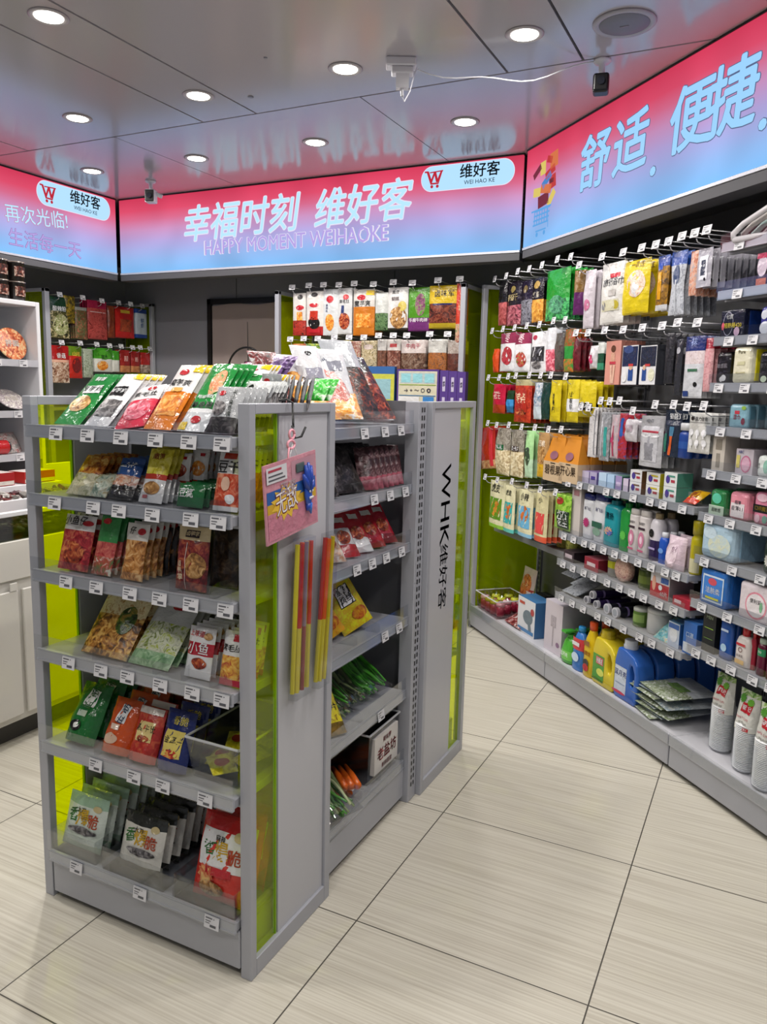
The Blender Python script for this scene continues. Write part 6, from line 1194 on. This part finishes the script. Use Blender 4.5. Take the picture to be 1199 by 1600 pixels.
soft(FR, .045, 1124, 1160, 484, 527, .11, '#15182a', '#16306a', [('o', -.15, .5, .22, .44, '#8a8a9a', .1), ('t', '七度', -.1, .74, .16, WH), ('t', '超熟睡420', .05, .42, .17, '#c8b83a'), ('e', -.36, .42, .06, .14, '#c85a6a'), ('e', .25, .2, .12, .16, '#c8a8c0')], 'black night pad box with yellow letters and 420', zc['c3'], 2, name='pad_pack', cat='pad pack', r=.005)
soft(FR, .045, 1184, 1204, 483, 528, .12, '#3a3a8a', '#2a2a6a', [('e', -.1, .7, .25, .16, '#c8ccd8'), ('e', 0, .25, .4, .22, '#d0d4e0')], 'violet pad pack with white cotton pictures', zc['c3'], 1, name='pad_pack', cat='pad pack')
soft(FR, .045, 1116, 1138, 547, 597, .10, '#17151c', '#100e14', [('t', '敏感肌', 0, .55, .24, '#8a8690'), ('e', .15, .18, .18, .1, '#d0d0d4'), ('e', 0, .14, .12, .08, '#d0d0d4')], 'black cotton pad pack with flower at the left of the fourth shelf', zc['c4'], 1, name='pad_pack', cat='pad pack')
soft(FR, .03, 1141, 1170, 544, 602, .10, '#d8d4bc', '#d8cc1c', [('t', 'Pure', 0, .85, .2, '#8a8468'), ('r', 0, .55, .4, .1, '#c8c4a0'), ('r', 0, .3, .5, .04, '#b0aa88')], 'cream pad pack with bright yellow side, fourth shelf', zc['c4'], 1, name='pad_pack', cat='pad pack')
soft(FR, .045, 1182, 1204, 548, 599, .10, '#14161a', '#101216', [('t', '有机', -.1, .55, .26, '#9a9aa0'), ('e', 0, .15, .22, .1, '#c0d0b8')], 'black organic cotton pad pack right of the cream one', zc['c4'], 1, name='pad_pack', cat='pad pack')
soft(FR, .045, 1137, 1166, 634, 672, .035, '#7fa8b8', '#4a7080', [('r', -.05, .66, .26, .14, '#b83a4a'), ('t', '湿巾', -.05, .45, .2, '#a8304a'), ('e', .3, .3, .1, .14, '#7a1f3a'), ('e', .3, .85, .12, .08, '#8ab04a')], 'light blue wipes pack with red badge on the fifth shelf', zc['c5'], 7, name='wipes_pack', cat='wipes')
sb(1111, 1130, 682, 737, .06, '#c0b8ae', '#b4aca4', '#c8c0b8', [('r', 0, .75, .5, .3, '#8a8276'), ('r', 0, .3, .3, .4, '#8f887e')], 'beige tall box with grey bottle picture on the sixth shelf', zc['c6'], n=3, name='carton')
sb(1148, 1175, 702, 742, .08, '#b4acb4', '#a8a0a8', '#c0b8c0', [('e', .1, .42, .3, .34, '#b86a8a'), ('e', .1, .42, .24, .28, '#c8a0b4'), ('r', -.35, .5, .2, .5, '#c8bc6a'), ('t', 'ABC', -.2, .88, .16, '#3a4a8a')], 'lilac box with round pink picture on the sixth shelf', zc['c6'], n=1)
soft(FR, .04, 1180, 1203, 712, 747, .08, '#d0d6d4', '#b8c0c0', [('v', '洗护', -.3, .5, .16, '#4a4a50'), ('e', .2, .5, .2, .3, '#8ab8a8')], 'white and mint soft pack at the right of the sixth shelf', zc['c6'], 1, name='wipes_pack', cat='wipes')
soft(FR, .04, 1107, 1131, 762, 803, .09, '#2a7a44', '#1f5a34', [('r', 0, .2, .98, .36, '#b8ccb8'), ('t', '超敏感', 0, .2, .2, '#1a3a24'), ('e', 0, .66, .3, .2, '#5ac0a0')], 'green tissue pack with pale band on the seventh shelf', zc['c7'], 1, name='tissue_pack', cat='tissues')
soft(FR, .04, 1136, 1166, 771, 815, .09, '#d88a9a', '#c87a8c', [('r', 0, .35, .7, .5, '#dcd4d8'), ('t', '极薄0.1', 0, .4, .2, '#3a3a44'), ('t', '超薄', 0, .62, .16, '#3a3a44')], 'pink pad pack with white panel on the seventh shelf', zc['c7'], 1, name='pad_pack', cat='pad pack')
soft(FR, .04, 1174, 1203, 770, 822, .09, '#c87a94', '#2a2026', [('r', 0, .5, .98, .24, BK), ('t', '口袋魔法', 0, .5, .2, '#c8a83a'), ('e', -.2, .2, .14, .12, '#d8b0c0'), ('e', .2, .2, .14, .12, '#6a9a8a'), ('e', 0, .84, .3, .12, '#e0b8c8')], 'pink and black pad pack with gold letters on the seventh shelf', zc['c7'], 1, name='pad_pack', cat='pad pack')
soft(FR, .03, 1090, 1142, 824, 884, .16, '#a9c4d6', '#86a6bc', [('e', .1, .4, .34, .3, ('#b8ccd4', '#d0d4b8')), ('e', -.2, .7, .2, .16, '#c4d8e4')], 'large pale blue soft tissue bundle on the eighth shelf', zc['c8'], 1, r=.022, name='tissue_bundle', cat='tissues')
soft(FR, .05, 1188, 1206, 850, 905, .12, '#20322a', '#182620', [('s', 0, .4, .3, .2, '#c8c8c0')], 'dark green patterned pack at the right of the eighth shelf', zc['c8'], 0, name='tissue_pack', cat='tissues')
soft(FR, .03, 1090, 1132, 890, 947, .12, '#2a68b4', '#2058a0', [('r', .02, .48, .78, .74, '#c8d8e8'), ('r', .02, .48, .70, .64, '#3a7ac8'), ('t', '洁肤柔', .02, .42, .18, WH), ('e', 0, .68, .16, .1, '#c84a5a'), ('r', .02, .22, .5, .06, '#c8c83a')], 'blue wet wipes pack with white framed lid', zc['c9'], 1, r=.012, name='wipes_pack', cat='wipes')
soft(FR, .03, 1150, 1200, 912, 972, .12, '#d6ccd2', '#c8bcc4', [('e', .08, .45, .34, .36, '#d88a9c'), ('e', .08, .45, .30, .31, '#dcd6da'), ('t', '便利妥', .06, .55, .12, '#3a3a3a'), ('e', .25, .45, .05, .14, '#7ab08a')], 'white wet wipes pack with pink oval lid', zc['c9'], 1, r=.012, name='wipes_pack', cat='wipes')
sb(1095, 1115, 960, 1021, .05, '#14181a', '#0e1012', '#20262a', [('t', 'MEN', 0, .9, .26, '#b8c8a8'), ('r', 0, .62, .7, .02, '#8ab03a'), ('r', 0, .35, .7, .02, '#5a7a3a')], 'black skincare box with green lines on the tenth shelf', zc['c10'], n=1)
bottle(FR, .045, 1120, 1139, 968, 1029, zc['c10'], 'blue lotion tube standing on its cap', '#24509c', '#1c4080', None, [(.98, 0), (1, .1), (1, .8), (.98, 1)], .02, .95, .45, [('e', 0, .3, .24, .1, '#a8c8e0'), ('r', 0, .75, .6, .06, '#b8cce4')], 1, pw=2.6)
bottle(FR, .045, 1143, 1167, 978, 1042, zc['c10'], 'white lotion bottle with bright red cap', '#d8d0cc', '#b81c24', None, [(.95, 0), (1, .04), (1, .75), (.8, .92), (.4, 1)], .24, .42, .6, [('r', 0, .72, .6, .08, '#b8303a'), ('o', 0, .55, .14, .08, '#6a3a3a', .3), ('r', 0, .16, .6, .14, '#d8b06a'), ('t', '身体乳', 0, .35, .16, '#6a5a5a')], 1)
bottle(FR, .06, 1168, 1177, 985, 1048, zc['c10'], 'narrow red bottle beside the white lotion', '#9a1f34', '#b81c24', None, caph=.2, capw=.5, n=1)
for i, (xl, xr) in enumerate(((1178, 1191), (1193, 1206))):
    bottle(FR, .045, xl, xr, 998+i*6, 1054+i*7, zc['c10'], ['maroon bottle with green label, left of two', 'maroon bottle with green label, right of two'][i], '#5a1430', '#a8b8a8', ('#2a8a5a', .62, .85), [(.95, 0), (1, .04), (1, .9), (.8, 1)], .14, .8, .7, [('t', 'TO', 0, .74, .3, '#e0ece0')], 1)
# paper cup packs
for i, (xl, xr, yt, yb, d) in enumerate(((1102, 1141, 1052, 1178, .06), (1139, 1178, 1072, 1208, .03), (1170, 1210, 1085, 1235, .0))):
    a, z = FR.at((xl+xr)/2, yb, d+.04); w = .088; h = .275
    t = thing('paper_cup_pack', ['clear bag of stacked plastic cups, leftmost by the flat packs', 'middle clear bag of stacked cups with red badge', 'clear bag of stacked cups nearest the camera'][i], 'cup pack', FR.M(a, d+.05, .134))
    pr = []; 
    for k in range(26): pr += [(.034+.0001*k, .006+.006*k), (.039+.0001*k, .0105+.006*k)]
    MB().lathe([(.030, .0)]+pr+[(.030, .164)], mat('#e4e6e8', .2), 24).build('cup_stack', t, smooth=False)
    sl = pouch(w, h, .086, [(.52, CLEAR), (.94, '#d6d6d0'), (1, ('#5a8a3a', '#a8c87a', '#d8d8d0'))], [('r', .08, .80, .44, .12, '#b8202e', -.08), ('t', '靓妃', .08, .80, .2, WH, -.08), ('t', 'PAPER CUPS', 0, .67, .11, '#b86a74'), ('t', '一次性纸杯', 0, .61, .11, '#8a8a86'), ('r', .24, .55, .22, .04, '#b8202e'), ('t', 'A-1', .24, .55, .09, WH), ('s', -.2, .9, .2, .06, '#4a8a2a'), ('s', .2, .88, .16, .05, '#6aa83a')], kind='stand', seed=400+i, name='bag')
    link('printed_bag', sl, t, Matrix.Translation((0, 0, 0)))

# ------------------------------------------------------------------ back rack
FD = Frame(0, 4.08, 0)
hooks(UD, FD, [(457, 449), (483, 446), (506, 445), (530, 445), (554, 443), (584, 444), (615, 441), (645, 442), (685, 438), (719, 436)], 0, .41, TAGM)
hooks(UD, FD, [(454, 530), (475, 529), (497, 529), (523, 527), (546, 527), (569, 527), (592, 524), (615, 524), (636, 524), (672, 522), (700, 522)], 0, .41, TAGM)
hang(FD, [
 (458, 478, 458, 524, [(.35, ('#8a1c1c', '#b83a2a', '#2a1614')), (1, '#d0ccc8')], [('e', .1, .65, .3, .06, RD), ('e', .1, .9, .2, .06, '#3a3a3a'), ('r', .1, .45, .4, .2, ORNG)], 'white chip bag with red lips at the left of the back rack', 3),
 (479, 505, 455, 524, [(.2, '#a81f1f'), (1, '#d6d2ce')], [('e', 0, .68, .26, .05, RD), ('e', 0, .28, .34, .14, '#1a1412'), ('r', 0, .45, .5, .2, '#b8341f'), ('e', 0, .92, .2, .05, '#3a3a3a'), ('r', 0, .1, .7, .08, RD)], 'white chip bag with red lips and red crown print', 3),
 (505, 528, 452, 524, [(1, '#cfd2d4')], [('e', 0, .78, .24, .08, RD), ('v', '麦辣鸡', -.2, .58, .16, '#2a3a6a'), ('e', 0, .28, .28, .18, ORNG)], 'pale bag with red badge and orange picture on the back rack', 3),
 (528, 550, 450, 522, [(1, '#cfd0d0')], [('e', .1, .8, .2, .06, RD), ('t', '素毛肚', 0, .7, .24, BK), ('r', -.1, .5, .2, .24, '#2a3a6a'), ('e', 0, .28, .38, .18, MEAT)], 'white bag with navy strip and red brown food picture', 3),
 (552, 585, 452, 524, [(.62, '#c0701c'), (1, '#cac6c0')], [('e', -.1, .82, .2, .06, RD), ('t', '魔芋爽', -.05, .68, .26, BK), ('q', 0, .32, .7, .3, ORNG), ('r', .3, .92, .36, .1, YL)], 'orange konjac bag hanging on the back rack', 4),
 (586, 606, 457, 516, [(.45, ('#2a4a2a', '#6a8a5a', '#1a2a1a')), (1, '#c4c6c2')], [], 'white and green bag partly behind the chip bag', 3),
 (606, 637, 449, 515, [(.04, '#3a342c'), (1, '#d4d2d0')], [('t', '脆皮', -.1, .88, .18, '#3a3a3a'), ('t', '蝴蝶', -.1, .72, .2, '#5a4a4a'), ('e', .05, .28, .42, .26, NUT), ('e', .25, .55, .2, .12, '#c8b45a')], 'white bag with brown twisted snacks picture', 3),
 (638, 670, 449, 517, [(.3, '#6a2a6a'), (1, '#4a8a1c')], [('e', .1, .6, .25, .26, ('#5a2a4a', '#8a4a6a', '#6aa83a')), ('t', '手磨牛肉棒', 0, .24, .18, '#e0d8e0')], 'green and purple beef stick bag on the back rack', 3),
 (670, 713, 446, 513, [(.12, '#a8921c'), (.58, ('#2a120c', '#6a2a1c', '#8a4a34')), (1, '#c8a81c')], [('r', 0, .56, .7, .04, '#2a2a5a'), ('t', '卤味军', .05, .8, .24, BK)], 'yellow and brown stewed snack bag on the back rack', 3, dict(t=.04)),
 (711, 724, 443, 540, [(.35, ('#8a2a1c', '#d8a890', '#6a8a5a')), (1, '#c03a24')], [('v', '大刀辣条', 0, .65, .3, '#e8c8a0')], 'long narrow red bag at the right end of the back rack', 2),
 (458, 477, 537, 610, [(.5, ('#5a1414', '#8a2a1c')), (1, ('#a8401c', '#c8862a'))], [], 'dark orange bag low at the left of the back rack', 2),
 (478, 500, 537, 605, [(.6, ('#7a1c1c', '#b83a2a')), (1, ('#1f7a3a', '#c8c83a'))], [], 'green topped bag low on the back rack', 2),
 (514, 546, 532, 600, [(1, '#c4ae1c')], [('e', .2, .7, .2, .2, '#c86a5a'), ('t', '鱼豆腐', -.1, .5, .2, '#5a3a1c')], 'bright yellow bag in the lower row of the back rack', 3),
 (547, 563, 533, 600, [(1, ('#b8a890', '#8a3a34', '#d0c4b0'))], [], 'cream and red bag in the lower row', 2),
 (564, 588, 532, 600, [(1, ('#7a6a3a', '#c8b898', '#4a4a2a'))], [('e', 0, .85, .3, .06, '#c8b8b0')], 'clear bag of pale dried fish in the lower row', 2),
 (589, 603, 530, 600, [(.75, ('#4a2a1c', '#8a5a44')), (1, '#b8b4b0')], [], 'narrow clear bag of brown snacks in the lower row', 2),
 (604, 625, 530, 600, [(.75, ('#4a2418', '#7a4434', '#a88a7a')), (1, '#c0bab4')], [('r', 0, .86, .5, .08, '#a83a3a')], 'clear bag of brown meat strips in the lower row', 3),
 (626, 664, 531, 600, [(.7, ('#3a2418', '#6a4a38', '#8a7a6a')), (1, '#c0b4b0')], [('t', '牛肉干', 0, .85, .2, '#a83a4a')], 'wide clear bag with pale header in the lower row', 3),
 (668, 696, 530, 600, [(.7, ('#5a3418', '#a8642a', '#6a4a38')), (1, '#b8b6b0')], [], 'clear bag of amber snacks in the lower row', 3),
 (698, 722, 532, 600, [(.7, ('#3a1c14', '#6a3a2c')), (1, ('#8a7a70', '#b0a8a0'))], [], 'clear bag of dark snacks at the right of the lower row', 3),
], d=.04)
hbox(FD, -.04, 619, 684, 564, 640, .03, paper('#4a2f7a'), paper('#44296f'), paper('#3a4a7a'), [('r', 0, .57, .92, .78, '#c4bfa8'), ('r', 0, .82, .84, .22, '#a8b8b8')]+[('r', -.28+.28*i, .82, .22, .18, '#8ac0c8') for i in range(3)]+[('r', 0, .68, .88, .015, '#7a9a2a'), ('t', '→ + ～ ○ ◎', 0, .56, .12, '#4a4a8a'), ('r', 0, .46, .88, .015, '#2a6a9a'), ('r', -.2, .34, .5, .2, '#d0d0d0'), ('r', .27, .38, .26, .12, '#3a7ab8'), ('r', .27, .26, .26, .05, '#c87a2a')],
     'purple board game box with instruction pictures on the back rack shelf', 0, z=1.212, cat='game box', name='game_box')
for i in range(3):
    hbox(FD, -.035, 686+13.5*i, 699+13.5*i, 564+.5*i, 640, .04, paper('#4a2f7a'), paper('#44296f'), paper('#3a2466'), [('r', 0, .72, .34, .30, '#b8b0c8'), ('r', 0, .28, .34, .34, '#b8b0c8'), ('v', '桌游', 0, .72, .3, '#4a2f7a')],
         ['purple game box spine directly right of the picture face', 'middle one of three purple game box spines', 'purple game box spine at the right end of the shelf'][i], z=1.212, cat='game box', name='game_box')
hbox(FD, -.035, 560, 615, 562, 640, .03, paper('#2a5a94'), paper('#24508a'), paper('#2a5a94'), [('r', .1, .55, .8, .6, '#b8b84a'), ('r', .1, .55, .6, .4, '#8ab0b8')], 'blue board game box left of the purple one', 0, None, z=1.212, cat='game box', name='game_box')
# ------------------------------------------------------------------ left rack
hooks(UE, FL, [(93, 460), (129, 465), (159, 470), (185, 473), (204, 475), (222, 478)], 0, .27, TAGM)
hooks(UE, FL, [(96, 535), (125, 536), (151, 538), (171, 540), (189, 541), (207, 543), (219, 543), (234, 545)], 0, .27, TAGM)
hang(FL, [
 (80, 109, 464, 528, [(.65, ('#1a1c1a', '#5a5a2a', '#c8b890')), (1, '#1c3a26')], [('e', 0, .32, .4, .26, ('#c8c0a0', '#6a7a2a', '#e0d8c0')), ('t', '酸辣粉', -.05, .7, .24, WH)], 'dark green noodle bag with bowl picture on the left rack', 3),
 (101, 118, 462, 505, [(1, ('#1a1a14', '#6a5a14', '#a88a1c'))], [], 'small black and yellow bag on the left rack', 1),
 (118, 137, 480, 530, [(.9, ('#7a2a24', '#3a5a34', '#a85a4a')), (1, '#8a8a84')], [], 'red and green vacuum bag on the left rack', 2),
 (138, 168, 470, 530, [(.8, ('#6a1c1c', '#a84a44', '#8a2a2a')), (1, '#8a1c3a')], [('r', 0, .7, .8, .02, '#c8a8a8')], 'clear bag of red sausages on the left rack', 3, dict(t=.04)),
 (169, 180, 478, 528, [(1, ('#7a3a1c', '#5a1a14'))], [], 'narrow brown bag on the left rack', 2),
 (181, 210, 480, 528, [(1, '#a81f1c')], [('r', 0, .85, .5, .1, '#c8a83a'), ('r', 0, .4, .6, .4, ('#6a2a1c', '#a84a2a')), ('o', 0, .45, .45, .42, '#c86a3a', .06)], 'bright red square bag on the left rack', 3),
 (212, 230, 483, 528, [(.12, '#2a4a9a'), (.85, '#b8c4d0'), (1, '#2a4a9a')], [('v', '鲜虾', 0, .5, .3, '#3a5a8a')], 'blue and white bag at the far end of the left rack', 3),
 (82, 109, 540, 598, [(.55, ('#5a2a1c', '#b89a80', '#e0d0c0')), (.62, '#d8a890'), (1, '#a01c1c')], [('e', 0, .3, .4, .2, ('#6a3a2c', '#a8846a', '#d8c8b8')), ('t', '香菇', 0, .72, .26, '#d8d8d8')], 'red and white mushroom bag low on the left rack', 3),
 (109, 129, 541, 591, [(.7, '#b0241c'), (1, '#5a7a1c')], [('e', 0, .4, .35, .24, '#6a1c1c'), ('t', '山楂', 0, .75, .3, '#d8b83a')], 'red bag with lime top low on the left rack', 3),
 (131, 146, 545, 590, [(1, ('#7a8a70', '#a8b0a0', '#5a6a4a'))], [], 'clear greenish bag low on the left rack', 1),
 (148, 176, 544, 581, [(.55, '#d0d0c8'), (1, '#3a8a1f')], [('e', 0, .72, .4, .2, '#4a9a2a'), ('e', -.1, .26, .3, .2, ORNG), ('t', '果冻', 0, .6, .2, '#1a3a14')], 'green and white jelly bag low on the left rack', 3),
 (176, 187, 548, 581, [(.55, '#d0d0c8'), (1, '#3a8a1f')], [], 'second green and white bag seen narrow', 2),
 (188, 204, 547, 582, [(.3, ('#a8643a', '#c88a5a')), (1, '#8f1f1c')], [('t', '腊', 0, .6, .4, '#d8a8a0')], 'dark red sausage bag low on the left rack', 2),
 (205, 219, 549, 582, [(.3, ('#a8643a', '#c88a5a')), (1, '#8f1f1c')], [('t', '肠', 0, .6, .4, '#d8a8a0')], 'second dark red sausage bag, further along', 2),
 (220, 236, 551, 583, [(.4, ('#c8b8a8', '#5a3a2c')), (1, '#a0201c')], [], 'red bag with pale foot at the far end of the left rack', 2),
], d=.04, step=.022)
# ------------------------------------------------------------------ hutch goods: cup noodles and bowls
for k, (a, rowz) in enumerate([(a, r) for r in (0, 1) for a in (2.455, 2.37, 2.285, 2.2)]):
    t = thing('cup_noodle', [['black noodle tub at the right end, lower row on the hutch', 'black noodle tub second from the end, lower row', 'black noodle tub third from the end, lower row', 'black noodle tub fourth from the end, lower row'],
        ['black noodle tub at the right end, upper row on the hutch', 'black noodle tub second from the end, upper row', 'black noodle tub third from the end, upper row', 'black noodle tub fourth from the end, upper row']][rowz][k % 4], 'noodle tub', FC.M(a, .60, 1.716+.085*rowz))
    MB().lathe([(.034, 0), (.036, .004), (.039, .072), (.041, .076), (.041, .080)], gloss('#16110f'), 22).build('tub', t, smooth=True)
    MB().lathe([(.041, .080), (.0405, .083), (.03, .0835)], gloss('#9a8a80'), 22).build('lid', t, smooth=True)
    b = MB(); g = []
    for zq in (.02, .062):
        for i in range(8):
            an = -pi/2+(i/7-.5)*1.5; r = .0368+(zq/.072)*.003; g.append((r*cos(an), r*sin(an), zq))
    b.add(g, [(i, i+1, 9+i, 8+i) for i in range(7)], ('#1c1410', '#7a3a2c', '#c8b8a8')); b.build('picture_label', t)
def bowl_pack(a, d, z, rx, label, lidcols, tilt, body='#1a1614', upright=True):
    t = thing('bowl_noodle', label, 'noodle bowl', FC.M(a, d, z) @ Matrix.Rotation(tilt, 4, 'X'))
    MB().lathe([(rx*.6, -.06), (rx*.66, -.058), (rx*.95, -.004), (rx, 0)], gloss(body), 26).build('bowl', t, smooth=True)
    MB().lathe([(rx*1.03, -.003), (rx*1.03, .001), (rx*.98, .003), (.001, .0032)], lidcols, 26).build('lid', t, smooth=True)
    b = MB(); b.write('拌面', rx*.5, lambda X, Z: (X, Z*.9, .0042), ink('#e8e0d8'), .03); b.build('lettering', t)
bowl_pack(2.42, .60, 1.456+.073, .072, 'noodle bowl with orange lid leaning on the second hutch shelf', ('#8a2a1c', '#d87a4a', '#d8c090'), L(72))
bowl_pack(2.27, .60, 1.456+.073, .072, 'noodle bowl with red lid left of the orange one', ('#7a1c1c', '#c84a34', '#e0b8a0'), L(72))
bowl_pack(2.40, .60, 1.233+.052, .064, 'oval noodle bowl with white lid on the third hutch shelf', ('#d8d4c8', '#8a7a84', '#e0dcd4'), L(40))
bowl_pack(2.26, .62, 1.233+.068, .066, 'noodle bowl with violet lid at the left of the third hutch shelf', ('#6a5a8a', '#b0a4c8', '#d8d4e0'), L(65))
t = thing('snack_roll', 'red wrapped roll lying on the lowest hutch shelf', 'roll', FC.M(2.31, .60, 1.041+.032))
MB().rod((-.10, 0, 0), (.05, 0, 0), .032, film('#b01a1f'), 20).build('roll', t); MB().rod((.05, 0, 0), (.062, 0, 0), .026, gloss('#2a1a1a'), 20).build('end_cap', t)
for i in range(3):
    me = pouch(.09, .10, .03, [(1, ('#5a5a5a', '#b0a8a4', '#8a3a3a'))], [], seed=500+i, name='sachet', kind='pillow')
    placed(FC, 'foil_pouch', me, 2.40+.03*i, .60+.03*i, 1.043, ['silver foil pouch beside the red roll', 'second silver foil pouch behind the first by the roll', 'silver foil pouch at the end of the lowest hutch shelf'][i], 'snack pouch', None, L(30), .2)
for i, (a, d, w, h, c, lb) in enumerate(((2.10, .41, .30, .055, '#a01a1f', 'long red carton standing in the counter tray'), (2.38, .41, .16, .05, '#b82a24', 'short red carton beside the long one in the counter tray'), (2.66, .34, .16, .07, '#c8541c', 'orange box in the tray behind the lime strip'))):
    placed(FC, 'carton', carton(w, h, .10, paper(c), paper(c), paper('#c8beba' if i < 2 else c), [('r', 0, .2, .98, .3, '#d8d0c8')] if i < 2 else [], 'carton'), a, d, .927 if i < 2 else .80, lb, 'box')
